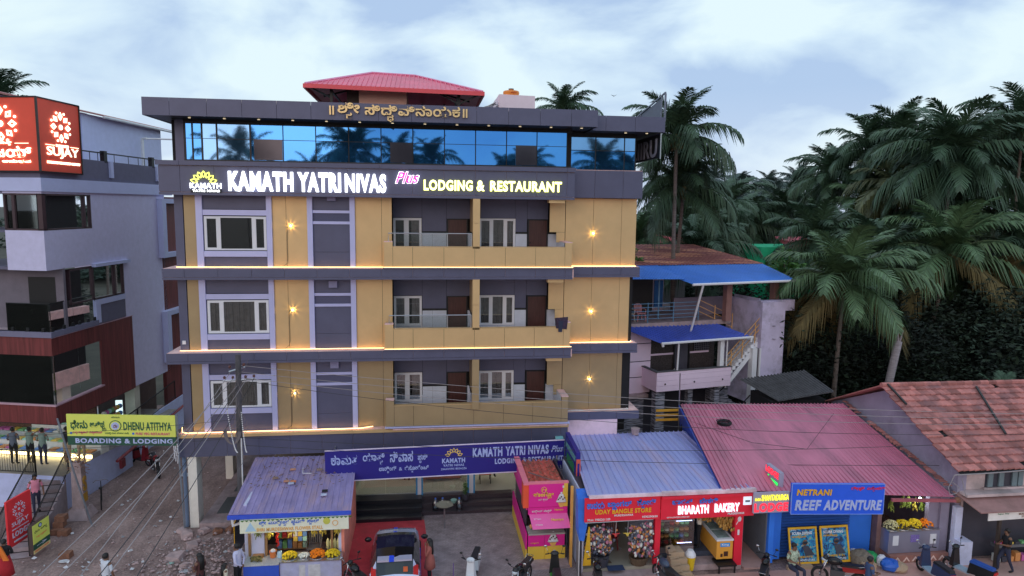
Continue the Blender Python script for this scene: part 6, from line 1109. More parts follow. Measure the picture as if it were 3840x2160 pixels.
for x0, l in ((22.12, 'left framed scuba diving poster behind the man in floral shirt'), (23.35, 'right framed scuba diving poster with a diver in a mask')):
    t_ = thing('framed_poster', l, 'poster', (x0+.55, -5.0, .1), 'scuba posters leaning on the shutter'); z0, z1, y0, y1 = .12, 1.38, -5.08, -4.75
    def PP(x, z, d=0.): f_ = (z-z0)/(z1-z0); return (x, y0+(y1-y0)*f_-d, z)
    MB().slab(PP(x0, z0), PP(x0+1.12, z0), PP(x0+1.12, z1), PP(x0, z1), (0, .04, 0)).build('picture', POST, t_); mb = MB()
    for a, b, c, d in ((x0, z0, x0+1.12, z0+.07), (x0, z1-.07, x0+1.12, z1), (x0, z0+.07, x0+.07, z1-.07), (x0+1.05, z0+.07, x0+1.12, z1-.07)): mb.slab(PP(a, b, .02), PP(c, b, .02), PP(c, d, .02), PP(a, d, .02), (0, .05, 0))
    mb.build('frame', YF, t_); uu = Vector((0, y1-y0, z1-z0)).normalized()
    lettering('SCUBA DIVING', PP(x0+.14, 1.12, .01), XR, .10, .78, WL, t_, bold=.03, ext=.006, shear=.1, u=uu); lettering('NETRANI ISLAND', PP(x0+.14, 1.02, .01), XR, .06, .55, YL, t_, bold=.02, ext=.006, u=uu); lettering('Enjoy', PP(x0+.13, 1.25, .01), XR, .06, .2, WL, t_, ext=.006, u=uu)
    lettering('9483419191', PP(x0+.3, .32, .01), XR, .08, .6, YL, t_, bold=.02, ext=.006, u=uu); lettering('REEF ADVENTURE', PP(x0+.16, .22, .01), XR, .07, .8, WL, t_, bold=.02, ext=.006, u=uu)
    cx = x0+.62; MB().ball(PP(cx, .85, .03), .11, 10, 8, 0, .9, .2, 1.1).build('diver_face', SKIN, t_); MB().ball(PP(cx, .86, .05), .09, 10, 8, 0, 1.1, .2, .6).build('diver_mask', mat('mask_dark', (.02, .04, .06), .2), t_); MB().prism([PP(cx-.1, .72, .02), PP(cx+.12, .74, .02), PP(cx+.35, .42, .02), PP(cx-.02, .40, .02)], (0, .01, 0)).build('diver_suit', MC[8], t_)
ppl = thing('palm_stool', 'small wooden box under the left poster', 'box', (22.3, -5.2, 0)); B('box_body', CB, ppl, (21.95, -5.25, 0, 22.9, -5.1, .14))
# fruit and flower counter on the right
fc = thing('steel_flower_counter', 'stainless steel counter with flower heaps under the red roof', 'counter', (27, -4.9, .3))
B('counter_body', mat('brushed_steel', V_(118, 118, 128), .35, .5, .08, 1), fc, (25.95, -5.05, .32, 28.0, -4.45, 1.15)); B('counter_rim', STEEL, fc, (25.93, -5.08, 1.15, 28.02, -4.4, 1.18)); PB = mat('pattern_base', V_(120, 84, 72), .9, 0, .15); B('plinth', PB, fc, (25.95, -5.2, 0, 28.3, -4.5, .3))
for i in range(6): MB().prism([(26.1+.36*i, -5.215, .06), (26.4+.36*i, -5.215, .06), (26.25+.36*i, -5.215, .25)], (0, .01, 0)).build('chevron', mat('cream_chevron', V_(190, 165, 150), .9), fc); MB().prism([(26.17+.36*i, -5.225, .06), (26.33+.36*i, -5.225, .06), (26.25+.36*i, -5.225, .17)], (0, .01, 0)).build('chevron_core', PB, fc)
for x0, x1, c in ((26.12, 26.35, 0), (26.83, 27.18, 3), (27.62, 27.87, 0)): B('poster', UPVC if c == 0 else mat('purple_poster', (.25, .18, .5), .5, 0, .5, 20), fc, (x0, -5.058, .62 if c == 0 else .72, x1, -5.05, 1.0))
for x, m, l in ((26.2, FCR, 'cream flower heap at the left of the steel counter'), (26.65, FY, 'large yellow flower heap on the steel counter'), (27.15, FY, 'second yellow flower heap on the steel counter'), (27.62, FO, 'orange flower heap at the right of the steel counter')): heap(x, -4.78, .27, m, l, .26, 130, z=1.18)
for x, z, m, l in ((26.35, 2.1, BANG, 'small green banana bunch beside the blue board'), (26.85, 2.2, BANG, 'pair of green banana bunches under the red eave'), (27.05, 2.2, BANG, 'green banana bunch left of the shop bulb'), (27.35, 2.1, BAN, 'yellow banana bunch under the shop bulb'), (27.65, 2.1, BANG, 'green banana bunch near the grey pier')): bananas(x, -4.5, z, l, m, 24, .11, .38)
t_ = thing('shop_bulb', 'white bulb glowing under the red eave', 'lamp', (27.2, -4.8, 2.35)); MB().ball((27.2, -4.9, 2.33), .05).build('bulb', mat('cool_bulb', (.85, 1, 1), emit=14), t_); ld = bpy.data.lights.new('shop_bulb_light', 'POINT'); ld.energy = 9; ld.color = (.85, .97, 1); ld.shadow_soft_size = .05; lo_ = bpy.data.objects.new('shop_bulb_light', ld); COL.objects.link(lo_); lo_.location = (27.2, -4.75, 2.25)
for i in (0, 1): t_ = thing('corn_bundle', ('left' if i == 0 else 'right')+' hanging bundle of corn beside the grey pier', 'corn', (27.8+.17*i, -4.7, 1.5)); MB().lathe([(.02, 0), (.08, .1), (.09, .4), (.03, .6)], (27.8+.15*i, -4.7, 1.42), 8).build('corn', mat('corn_gold', (.45, .36, .12), .7), t_)
def sack(x, y, r, m, l, sz=.8, cat='sack'): t_ = thing('sack', l, cat, (x, y, 0)); mb = MB().ball((x, y, r*sz*.8), r, 12, 7, 0, 1, .9, sz); mb.v = [(a+random.gauss(0, r*.05), b+random.gauss(0, r*.05), max(0, c+random.gauss(0, r*.05))) for a, b, c in mb.v]; mb.build('sack_body', m, t_)
sack(24.85, -5.15, .42, mat('burlap', (.22, .18, .14), .95, 0, .3, 20), 'round grey burlap bundle beside the scuba posters', .75); sack(25.35, -4.95, .3, mat('green_bag', (.03, .42, .12), .4), 'bright green plastic bag on top of the bundle', .7, 'bag'); sack(25.65, -5.6, .34, mat('blue_bag', (.02, .12, .55), .4), 'shiny blue plastic bag on the ground', .7, 'bag'); sack(25.95, -5.7, .3, CB, 'brown paper sack behind the blue bag', .6); sack(25.55, -5.3, .2, UPVC, 'small white plastic bag over the blue bag', 1.2, 'bag'); sack(24.95, -4.5, .16, UPVC, 'small white bag beside the blue wall', 1.0, 'bag')
B('cardboard_sheet', CB, None, (24.6, -5.65, .0, 25.1, -5.45, .3), label='cardboard leaning on the grey bundle', cat='cardboard')
# tiled house
th = thing('tiled_house', 'old house with weathered red clay tile roof at the right edge', 'house', (32, -2, 0))
HW = mat('old_plaster', V_(150, 134, 128), .95, 0, .15, 1.5, .2, 20, dirt=.5, dcol=(.16, .14, .13)); HG = mat('grey_gable', V_(116, 110, 122), .95, 0, .15, 1.2, .2, 20, dirt=.4, dcol=(.10, .10, .12))
B('wall', HW, th, (28.8, -5.0, 0, 40, -4.9, 3.5)); MB().prism([(28.55, -5.0, 0), (28.55, -5.0, 3.5), (28.55, -1.0, 5.38), (28.55, 3.0, 3.7), (28.55, 3.0, 0)], (.2, 0, 0)).build('gable_wall', HG, th); MB().prism([(28.5, -5.1, 2.6), (28.5, -5.1, 3.4), (28.85, -5.1, 3.4), (28.85, -5.1, 2.6)], (0, .3, 0)).build('corner_pier', HG, th)
TILER = mat('clay_tile', H_(120, 78, 74), .9, 0, .25, 2.5, .2, 30, dirt=.6, dcol=H_(78, 66, 72), island=.4)
rk0, rk1 = Vector((28.15, -5.45, 3.52)), Vector((0, 4.45, 2.02)); nrow = 14; mb = MB(); random.seed(5)
for r_ in range(nrow):
    a = rk0+rk1*(r_/nrow); b = rk0+rk1*((r_+1.12)/nrow); x = a.x+random.uniform(-.05, .05)
    while x < 38:
        w = .23; j = random.uniform(-.008, .008)
        if not (random.random() < .004):
            mb.hexa([(x, a.y, a.z+.02+j), (x+w*.9, a.y, a.z+.05+j), (x+w*.9, b.y, b.z+.0), (x, b.y, b.z-.03), (x, a.y, a.z+.07+j), (x+w*.9, a.y, a.z+.1+j), (x+w*.9, b.y, b.z+.03), (x, b.y, b.z+.0)])
        x += w
mb.build('roof_tile', TILER, th, kind='stuff'); MB().slab(rk0+Vector((.1, 0, -.02)), rk0+Vector((9.8, 0, -.02)), rk0+rk1+Vector((9.8, 0, -.04)), rk0+rk1+Vector((.1, 0, -.04)), (0, 0, -.05)).build('roof_deck', BACK, th)
mb = MB(); rkt = rk0+rk1
for i in range(26): mb.tube([(28.15+.38*i, rkt.y, rkt.z+.04+random.uniform(-.01, .015)), (28.15+.38*i+.4, rkt.y, rkt.z+.05)], .11, 7)
mb.build('ridge_tile', TILER, th, kind='stuff'); MB().slab(rkt+Vector((.0, 0, 0)), rkt+Vector((9.8, 0, 0)), (38, 3.2, 3.6), (28.15, 3.2, 3.6), (0, 0, .06)).build('rear_slope', TILER, th)
MB().slab(rk0+rk1*.92+Vector((4.1, 0, .12)), rk0+rk1*.92+Vector((4.18, 0, .12)), rk0+rk1*.34+Vector((3.3, 0, .12)), rk0+rk1*.34+Vector((3.22, 0, .12)), (0, 0, .05)).build('roof_strip', BLK, th); MB().slab(rk0+rk1*.98+Vector((.2, 0, .12)), rk0+rk1*.98+Vector((.28, 0, .12)), rk0+rk1*.72+Vector((.3, 0, .12)), rk0+rk1*.72+Vector((.22, 0, .12)), (0, 0, .05)).build('roof_strip', BLK, th)
wn = B('window', MC[8], th, (29.7, -5.03, 2.72, 31.2, -5.0, 3.3)); 
for x in (29.75, 30.2, 30.75, 31.0): B('shutter', mat('green_grey_shutter', V_(84, 96, 96), .8), wn, (x, -5.1, 2.75, x+.2, -5.04, 3.3))
B('window_sill', HW, wn, (29.6, -5.12, 2.66, 31.3, -5.0, 2.72)); MB().slab((28.7, -6.05, 2.2), (40, -6.05, 2.2), (40, -5.0, 2.58), (28.4, -5.0, 2.58), (0, 0, .04)).build('awning_roof', mat('brown_awning', H_(112, 86, 84), .9, 0, .2, 2, dirt=.4), th); B('ledge', HW, th, (28.6, -5.5, 2.56, 40, -5.0, 2.66))
MB().slab((29.1, -5.95, 1.86), (31.2, -5.95, 1.90), (31.2, -5.95, 2.16), (29.1, -5.95, 2.16), (0, .03, 0)).build('sign_board', mat('cream_sign', V_(200, 196, 184), .7, 0, .08), th); lettering('MURDESHWAR', (30.3, -5.965, 2.04), XR, .08, .6, mat('brown_print', V_(110, 84, 70), .7), th, bold=.02, ext=.004); lettering('STORES', (30.42, -5.965, 1.94), XR, .08, .36, MATS['brown_print'], th, bold=.02, ext=.004); lettering('Super Fine', (29.45, -5.965, 2.07), XR, .07, .45, MATS['dim_green'], th, ext=.004)
B('shop_interior', MC[8], th, (28.9, -4.98, 0, 38, -5.02, 2.2)); B('post', mat('dark_wood', (.07, .05, .04), .8), th, (29.6, -5.9, 0, 29.7, -5.8, 2.2)); B('low_wall', WALLP, th, (28.4, -5.6, 0, 28.9, -5.1, .9)); B('white_pillar', WALLP, th, (28.38, -5.3, 0, 28.65, -5.1, 2.1)); B('counter', mat('dim_counter', (.14, .14, .15), .6), th, (29.9, -5.6, .6, 34, -5.3, .7))
for i in range(16): B('goods', random.choice(MC), th, (29.95+.25*i, -5.55, .7, 30.12+.25*i, -5.4, .78)); B('goods', random.choice(MC), th, (29.9+.27*i, -5.6, .05, 30.1+.27*i, -5.4, .05+random.uniform(.15, .35)))
mb = MB()
for i in range(60): y = random.uniform(-4.8, 2.0); mb.slab((28.35+random.uniform(-.15, .1), y, 2.62+(y+5.3)*.2), (28.5, y-.1, 2.64+(y+5.3)*.2), (28.45, y+.1, 2.66+(y+5.3)*.2), (28.3, y+.08, 2.66+(y+5.3)*.2), (0, 0, .03))
mb.build('broken_tiles', TILER, None, kind='stuff', label='broken tile pieces along the edge of the red tin roof', cat='tile pieces')
t_ = thing('corrugated_shed', 'dark corrugated asbestos shed roof behind the red tin roof', 'shed', (27, 4, 3)); sheet(MB(), (25.6, 2.6, 3.9), (28.4, 2.6, 4.3), (24.9, 5.2, 4.3), (28.4, 5.2, 4.7), 20, .1, .06).build('roof_sheet', mat('asbestos', (.10, .10, .11), .9, 0, .3, 3), t_); B('wall', BACK, t_, (25.4, 2.9, 0, 28.3, 5, 3.8))
t_ = thing('cable_coil', 'coil of black cable lying on the red tin roof', 'cable', (21.9, -.6, 3.8)); mb = MB()
for i in range(6): mb.torus((21.55+random.uniform(-.03, .03), -.35+random.uniform(-.03, .03), 3.86+.025*i), .27+random.uniform(-.04, .03), .018, 'Z', 18, 4)
mb.build('coil', BLK, t_)

# ================================================================== middle house with blue roofs
HD = Vector((.977, .215, 0)); HN = Vector((.215, -.977, 0)); HO = Vector((18, 6, 0))
def hh(s, z, n=0.): return HO+HD*s+HN*n+ZV*z
mh = thing('middle_house', 'pink and grey two storey house with blue tin roofs, balcony and outside stairs', 'house', (24, 8, 0)); HP = mat('house_pink', V_(196, 176, 186), .85, 0, .05, 1); SLATE = bpy.data.materials.new('stacked_stone')
SLATE.use_nodes = True; t = SLATE.node_tree; p = t.nodes['Principled BSDF']; p.inputs['Roughness'].default_value = .8; tcn = N('ShaderNodeTexCoord', t); mpn = N('ShaderNodeMapping', t); mpn.inputs['Scale'].default_value = (1.2, 1.2, 14); n1 = N('ShaderNodeTexNoise', t); n1.inputs['Scale'].default_value = 1.6; n1.inputs['Detail'].default_value = 4; t.links.new(tcn.outputs['Object'], mpn.inputs[0]); t.links.new(mpn.outputs[0], n1.inputs[0])
r1 = N('ShaderNodeValToRGB', t); r1.color_ramp.elements[0].position = .42; r1.color_ramp.elements[0].color = (.05, .055, .075, 1); r1.color_ramp.elements[1].position = .6; r1.color_ramp.elements[1].color = (.42, .42, .50, 1); t.links.new(n1.outputs[0], r1.inputs[0]); t.links.new(r1.outputs[0], p.inputs['Base Color'])
def hbx(name, m, s0, s1, z0, z1, n0, n1, par=None): return MB().hexa([hh(s0, z0, n0), hh(s1, z0, n0), hh(s1, z0, n1), hh(s0, z0, n1), hh(s0, z1, n0), hh(s1, z1, n0), hh(s1, z1, n1), hh(s0, z1, n1)]).build(name, m, par or mh)
for z0, z1 in ((2.9, 3.75), (3.8, 4.62), (4.67, 5.6), (5.65, 6.45)): hbx('wall_panel', HP, -1.0, 3.6, z0, z1, -1.5, -1.75)
hbx('wall_backing', BACK, -1, 3.6, 2.8, 6.5, -1.56, -1.8); hbx('terrace_slab', CONC, -1, 8.6, 6.5, 6.75, -1.35, -9); hbx('stone_wall', SLATE, -1.2, 3.2, 0, 2.7, -1.4, -1.8); hbx('stone_column', SLATE, 3.2, 3.75, 0, 3.2, -.2, -.6); hbx('stone_column', SLATE, 5.4, 5.7, 0, 3.2, -.5, -.8); hbx('stone_column', SLATE, 6.9, 7.2, 0, 3.2, -.2, -.6); hbx('stone_wall', SLATE, 7.6, 8.6, 0, 3.2, -1.3, -1.6)
hbx('porch_dark', MC[8], 3.2, 7.6, 0, 3.2, -2.0, -2.2); hbx('ground_ledge', CONC, -1, 3.3, 2.72, 2.9, -1.1, -1.7)
for z0, z1 in ((3.32, 3.6), (3.61, 3.88), (3.89, 4.16), (4.17, 4.36)): hbx('balcony_board', HP, 3.1, 7.75, z0, z1, 0, -.12)
hbx('balcony_side', HP, 3.1, 3.22, 3.32, 4.36, -.12, -1.5); hbx('balcony_coping', mat('grey_coping', (.10, .10, .11), .8), 3.05, 7.8, 4.36, 4.41, .03, -.18); hbx('balcony_coping', MATS['grey_coping'], 3.05, 3.25, 4.36, 4.41, -.18, -1.5); hbx('balcony_floor', CONC, 3.2, 7.7, 3.3, 3.42, -.12, -2.0)
for s in (3.6, 5.4, 7.2): MB().ball(hh(s, 3.72, .04), .045).build('spot_lamp', BLK, mh)
hbx('balcony_wall', mat('mosaic_wall', (.055, .045, .045), .8, 0, .7, 18), 3.6, 8.0, 3.4, 6.45, -1.9, -2.05); hbx('dado_strip', HP, 3.6, 5.3, 4.82, 4.92, -1.86, -1.92); hbx('dado_strip', HP, 6.3, 7.6, 4.82, 4.92, -1.86, -1.92)
dr = hbx('glass_door', mat('door_glass', (.10, .10, .13), .15), 5.35, 6.2, 3.45, 5.6, -1.84, -1.9); MB().tube([hh(5.3, 3.45, -1.82), hh(5.3, 5.65, -1.82), hh(6.25, 5.65, -1.82), hh(6.25, 3.45, -1.82)], .06, 4).build('door_frame', BLK, dr); wn = hbx('window', mat('grille_glass', (.05, .055, .07), .2), 6.6, 7.6, 4.95, 5.9, -1.84, -1.9); mb = MB()
for i in range(9): mb.tube([hh(6.6+.12*i, 4.95, -1.8), hh(6.6+.12*i, 5.9, -1.8)], .01, 3); mb.tube([hh(6.6, 4.97+.115*i, -1.8), hh(7.6, 4.97+.115*i, -1.8)], .01, 3)
mb.build('grille', STEEL, wn); MB().tube([hh(4.35, 4.3, -.05), hh(4.4, 5.9, -.05)], .05, 6).build('porch_post', UPVC, mh); hbx('porch_pillar', UPVC, 7.15, 7.4, 3.2, 5.95, -.2, -.45); MB().tube([hh(7.5, 3.2, -.1), hh(7.5, 5.9, -.1)], .035, 6).build('porch_post', UPVC, mh)
SBT = mat('blue_sheet_dark', H_(48, 68, 142), .4, .2, .12, 1.5, dirt=.15, dcol=(.25, .25, .3)); BBT = mat('blue_sheet_bright', H_(64, 116, 190), .4, .2, .08, 1.2)
sheet(MB(), hh(3.2, 5.95, .05), hh(9.0, 5.98, .05), hh(1.6, 6.62, -1.4), hh(7.4, 6.66, -1.8), 24, .07, .04).build('porch_roof_sheet', SBT, mh); MB().tube([hh(3.25, 5.92, .1), hh(9.0, 5.96, .1)], .07, 6).tube([hh(3.3, 5.92, .1), hh(3.35, 5.75, .1)], .07, 6).tube([hh(8.9, 5.95, .1), hh(8.9, 5.7, .1)], .07, 6).build('porch_gutter', UPVC, mh)
# terrace
TR = mat('teal_rail', V_(74, 104, 122), .5, .2)
mb = MB()
for k in range(5): mb.tube([hh(-.8, 6.98+.205*k, -1.45), hh(6.5, 6.98+.205*k, -1.45)], .02, 4)
mb.build('terrace_rail', TR, mh)
for s in (1.7, 3.3, 4.9, 6.5): MB().tube([hh(s, 6.75, -1.45), hh(s, 7.85, -1.45)], .03, 5).build('rail_post', TR, mh)
hbx('terrace_back', mat('terrace_dark', (.06, .055, .055), .9), -1, 5.6, 6.7, 9.3, -4.8, -5.0); hbx('terrace_back', mat('grey_wall', V_(140, 132, 140), .9, 0, .1), 5.6, 6.6, 6.7, 9.0, -5.2, -5.4); hbx('blue_door', mat('blue_door', V_(40, 84, 130), .6), 5.9, 6.5, 7.0, 8.6, -5.1, -5.15); MB().tube([hh(4.6, 6.75, -2.5), hh(4.6, 9.1, -2.5)], .05, 6).build('terrace_post', TR, mh)
hbx('stair_wall', mat('stained_wall', V_(150, 142, 156), .9, 0, .12, 1, dirt=.7, dcol=(.10, .08, .09)), 10.2, 10.3, 6.2, 7.9, -1.0, -3.2); hbx('stair_tower', MATS['stained_wall'], 9.55, 11.1, 2.0, 7.85, .1, -.1); hbx('stair_tower_side', MATS['stained_wall'], 9.55, 9.65, 2.0, 7.85, -.1, -3); hbx('terrace_parapet', mat('terrace_grey', V_(92, 84, 90), .95, 0, .15, 1), 6.0, 9.5, 6.75, 7.8, -3.1, -3.25); hbx('tower_top', MATS['stained_wall'], 9.6, 11.9, 7.3, 7.9, -.1, -.5)
hbx('tower_column', UPVC, 9.1, 9.4, 1.5, 5.3, .05, -.3); hbx('tower_column', BLK, 9.4, 9.5, 1.5, 5.3, .0, -.3); hbx('tower_column', UPVC, 9.52, 9.6, 1.5, 5.3, .12, .02)
# big blue canopy and rusty roof behind it
sheet(MB(), hh(5.0, 9.0, .05), hh(11.75, 9.04, .05), hh(4.0, 9.66, -3.4), hh(12.3, 9.64, -3.4), 40, .06, .04).build('canopy_sheet', BBT, mh); sheet(MB(), hh(-1.5, 9.32, -.9), hh(4.95, 9.2, -.5), hh(-1.5, 9.70, -3.4), hh(4.95, 9.68, -3.4), 40, .06, .04).build('canopy_sheet', BBT, mh)
RUSTR = mat('rusty_roof', H_(96, 58, 58), .85, .1, .25, 1.4, dirt=1.0, dcol=H_(190, 140, 110), stretch=(.5, 2.2, 1)); sheet(MB(), hh(-1.8, 9.76, -3.3), hh(12.3, 9.68, -3.3), hh(-1.8, 10.55, -9.5), hh(11.6, 10.48, -9.5), 44, .05, .03).build('rusty_sheet', RUSTR, mh)
MB().tube([hh(5.0, 8.95, .1), hh(11.9, 9.0, .1)], .07, 6).tube([hh(5.65, 8.95, .1), hh(5.65, 6.15, -.9)], .06, 6).build('canopy_pipe', UPVC, mh)
for s, n in ((8.0, -1.0), (11.2, -1.0)): hbx('canopy_pillar', mat('brown_pillar', V_(104, 76, 68), .9), s, s+.35, 6.7, 9.1, n, n-.35)
# outside stairs with yellow rail
YR = mat('yellow_rail', V_(160, 120, 70), .5)
for k in range(12): hbx('stair_step', UPVC if k < 12 else CONC, 7.6+.19*k, 7.82+.19*k, 3.75+.19*k, 3.95+.19*k, -.2, -1.2)
MB().prism([hh(7.6, 3.4, -.15), hh(7.85, 3.4, -.15), hh(9.9, 5.6, -.15), hh(9.9, 6.0, -.15)], HN*-.1).build('stair_string', UPVC, mh); mb = MB()
for k in (0, .35, .65): mb.tube([hh(7.5, 4.1+.9-k, -.1), hh(9.7, 6.2+.9-k, -.1)], .022, 4)
for s in (7.8, 8.5, 9.3): mb.tube([hh(s, 3.9+(s-7.6)*.98, -.1), hh(s, 4.9+(s-7.6)*.98+.1, -.1)], .028, 4)
for k in (0, .35, .65): mb.tube([hh(6.6, 7.9-k, -1.6), hh(8.9, 6.9-k, -1.6)], .02, 4)
for s in (6.6, 7.7, 8.9): mb.tube([hh(s, 7.0-(s-6.6)*.42, -1.6), hh(s, 8.0-(s-6.6)*.42, -1.6)], .028, 4)
mb.build('stair_rail', YR, mh); mb = MB()
for k in range(6): hbx('lower_step', SLATE, 7.3+.25*k, 7.6+.25*k, 0, 3.0-.2*k, -.9, -1.6)
mb.tube([hh(7.2, 2.8, -.4), hh(8.3, 3.6, -.4)], .03, 4); mb.tube([hh(7.9, 1.6, 0), hh(9.6, 3.1, 0)], .03, 4); mb.build('dark_handrail', BLK, mh)
def hp_(s, z, n): v = hh(s, z, n); return v.x, v.y, v.z
x, y, z = hp_(2.45, 6.77, -2.0); pchair(x, y, z, 3.6, (.62, .55, .46), 'cream plastic chair on the blue roofed terrace'); x, y, z = hp_(3.2, 6.77, -2.1); pchair(x, y, z, 3.3, (.72, .28, .28), 'pink plastic chair on the blue roofed terrace'); x, y, z = hp_(4.3, 3.42, -.8); pchair(x, y, z, 1.0, (.62, .55, .46), 'cream plastic chair behind the pink balcony parapet')
t_ = thing('yellow_barrier', 'orange yellow slatted bench beside the red tin roof', 'bench', (20, 1.6, 2.5)); 
for k in range(3): B('slat', mat('ochre_slat', (.65, .33, .03), .6), t_, (19.5, 2.3, 3.2+.22*k, 20.6, 2.36, 3.3+.22*k))
pt = thing('pot_plant', 'concrete pot with small shrub beside the wing wall', 'pot plant', (18.0, .6, 3.2)); MB().lathe([(.14, 0), (.2, .28)], (18.0, .6, 3.2), 8).build('pot', CONC, pt)
gh = thing('green_house', 'bright green walled house with red roof among the palms', 'house', (45, 26, 0)); B('wall', mat('bright_green', V_(30, 140, 96), .8), gh, (35.4, 24, 0, 40, 29, 9.95)); MB().slab((37.4, 23.8, 9.97), (40.6, 23.8, 9.97), (40.2, 26.5, 10.6), (37.8, 26.5, 10.6), (0, 0, .1)).build('roof', mat('pink_red_roof', H_(168, 76, 90), .6), gh)
rh = thing('red_far_house', 'red roofed house half hidden behind the palms on the right', 'house', (56, 30, 0)); MB().slab((46, 28, 9.9), (51.5, 28, 9.9), (51, 31, 10.9), (47, 31, 10.9), (0, 0, .1)).build('roof', MATS['pink_red_roof'], rh); B('wall', mat('dim_plaster', (.3, .28, .28), .9), rh, (46.4, 28.5, 0, 51.2, 31, 9.9))
rh = thing('red_middle_house', 'low red roof just visible behind the rusty roof', 'house', (32, 26, 0)); MB().slab((26.5, 24, 10.2), (29.6, 24, 10.0), (29.2, 26, 10.75), (26.8, 26, 10.75), (0, 0, .1)).build('roof', mat('brick_roof', H_(140, 66, 70), .7), rh); B('wall', MATS['dim_plaster'], rh, (26.8, 24.2, 0, 29.3, 26, 10.0))
# ================================================================== palms and other vegetation
random.seed(21)
TONES = {'deep': (.048, .092, .05), 'green': (.085, .15, .068), 'olive': (.10, .11, .045), 'far': (.06, .095, .085)}  # 'far' is bluer: distance haze put into the frond colour
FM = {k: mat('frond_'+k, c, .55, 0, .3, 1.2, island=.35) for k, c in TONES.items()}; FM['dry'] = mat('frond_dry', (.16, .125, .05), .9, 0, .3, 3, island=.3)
TRK = mat('palm_trunk', (.17, .14, .125), .95, 0, .3, 2, .5, 8, stretch=(1, 1, 7)); NUT = mat('coconut', (.12, .10, .03), .6, 0, .2)
def frond_mesh(p0, bend, n=46, L=1.0, tone='deep', droop=.35, dens=1.):
    mb = MB(); pts = []; x = z = 0.; ns = 16; sw = random.uniform(-.12, .12)
    for i in range(ns+1):
        t = i/ns; a = p0-bend*t**1.35; pts.append((Vector((x, sw*t*t, z)), a)); x += math.cos(a)/ns; z += math.sin(a)/ns
    for i in range(ns):
        w = .016*(1-i/ns)+.004; a, b = pts[i][0], pts[i+1][0]; mb.add([a+Vector((0, -w, 0)), a+Vector((0, w, 0)), b+Vector((0, w*.9, 0)), b+Vector((0, -w*.9, 0))], [(0, 1, 2, 3)]); mb.add([a+Vector((0, 0, -w)), a+Vector((0, 0, w)), b+Vector((0, 0, w*.9)), b+Vector((0, 0, -w*.9))], [(0, 1, 2, 3)])
    for s in (-1, 1):
        for k in range(n):
            t = .10+.90*(k+random.random()*.6)/n; f = t*ns; i = min(ns-1, int(f)); c = pts[i][0].lerp(pts[i+1][0], f-i); a = pts[i][1]
            fwd = Vector((math.cos(a), 0, math.sin(a))); upv = Vector((-math.sin(a), 0, math.cos(a)))
            l = (.30*math.sin(math.pi*min(1, t*.86+.13))**.7+.04)*random.uniform(.82, 1.1); sp = .62+.5*t
            d = (Vector((0, s, 0))+fwd*sp+upv*(.22-random.random()*.25)).normalized(); g = droop*random.uniform(.7, 1.5); m = c+d*l*.5+Vector((0, 0, -.1*l*g)); e = c+d*l*.93+Vector((0, 0, -.75*l*g))
            w = .0105; sd = fwd*w; mb.add([c-sd, c+sd, m+sd*1.15, m-sd*1.15, e+sd*.1, e-sd*.1], [(0, 1, 2, 3), (3, 2, 4, 5)])
    me = bpy.data.meshes.new('frond'); me.from_pydata([tuple(v) for v in mb.v], [], mb.f); me.materials.append(FM[tone]); me.update(); return me
FR = {}
def fronds(tone):
    if tone not in FR:
        st_ = random.getstate(); FR[tone] = [[frond_mesh(rad(p), rad(b), tone=tone, droop=dr) for _ in range(2)] for p, b, dr in ((78, 62, .25), (58, 84, .45), (36, 92, .75), (8, 82, 1.0), (-22, 58, .9))]; random.setstate(st_)
    return FR[tone]
def palm(label, crown, L=4.2, n=26, tone='deep', lean=(1.2, .5), nuts=True, up=1.0, trunk=True, tr=.16, group='coconut palms behind the shops and hotel', name='coconut_palm', dry=0, bx=None):
    cx, cy, cz = crown; base = Vector((cx+lean[0], cy+lean[1], 0)) if bx is None else Vector(bx)
    t = thing(name, label, 'palm tree', base, group); c = Vector(crown)
    if trunk:
        mb = MB(); P = []; m = base.lerp(c, .5)+Vector((-lean[0]*.35, 0, 0))
        for i in range(15):
            u = i/14; P.append(base*(1-u)**2+m*2*u*(1-u)+c*u*u)
        mb.tube(P, tr, 9, r1=tr*.62); mb.build('trunk', TRK, t, smooth=True)
        MB().ball(c, tr*1.5, 8, 6, 0, 1, 1, 1.4).build('crown_heart', FM['dry'], t)
    F = fronds(tone)
    for i in range(n):
        lv = int(5*(i+.5)/n); lv = min(4, lv); az = i*2.399+random.uniform(-.25, .25)
        if lv == 4 and random.random() < .35: continue
        me = random.choice(F[lv]) if not (dry and lv >= 3 and random.random() < .6) else None
        if me is None: me = random.choice(fronds('dry')[4])
        o = bpy.data.objects.new('frond', me); COL.objects.link(o); o.parent = t; o.location = c-base+Vector((0, 0, tr)); s = L*random.uniform(.86, 1.1)*(1 if lv else .86)
        o.rotation_euler = (random.uniform(-.15, .15), random.uniform(-.12, .12), az); o.scale = (s, s*random.uniform(.9, 1.05), s*up)
    if nuts:
        mb = MB()
        for i in range(9): a = random.uniform(0, 6.28); mb.ball(c+Vector((math.cos(a)*.3, math.sin(a)*.3, -.25-random.random()*.35)), .13, 7, 5)
        mb.build('coconuts', NUT, t, smooth=True, kind='stuff')
    return t
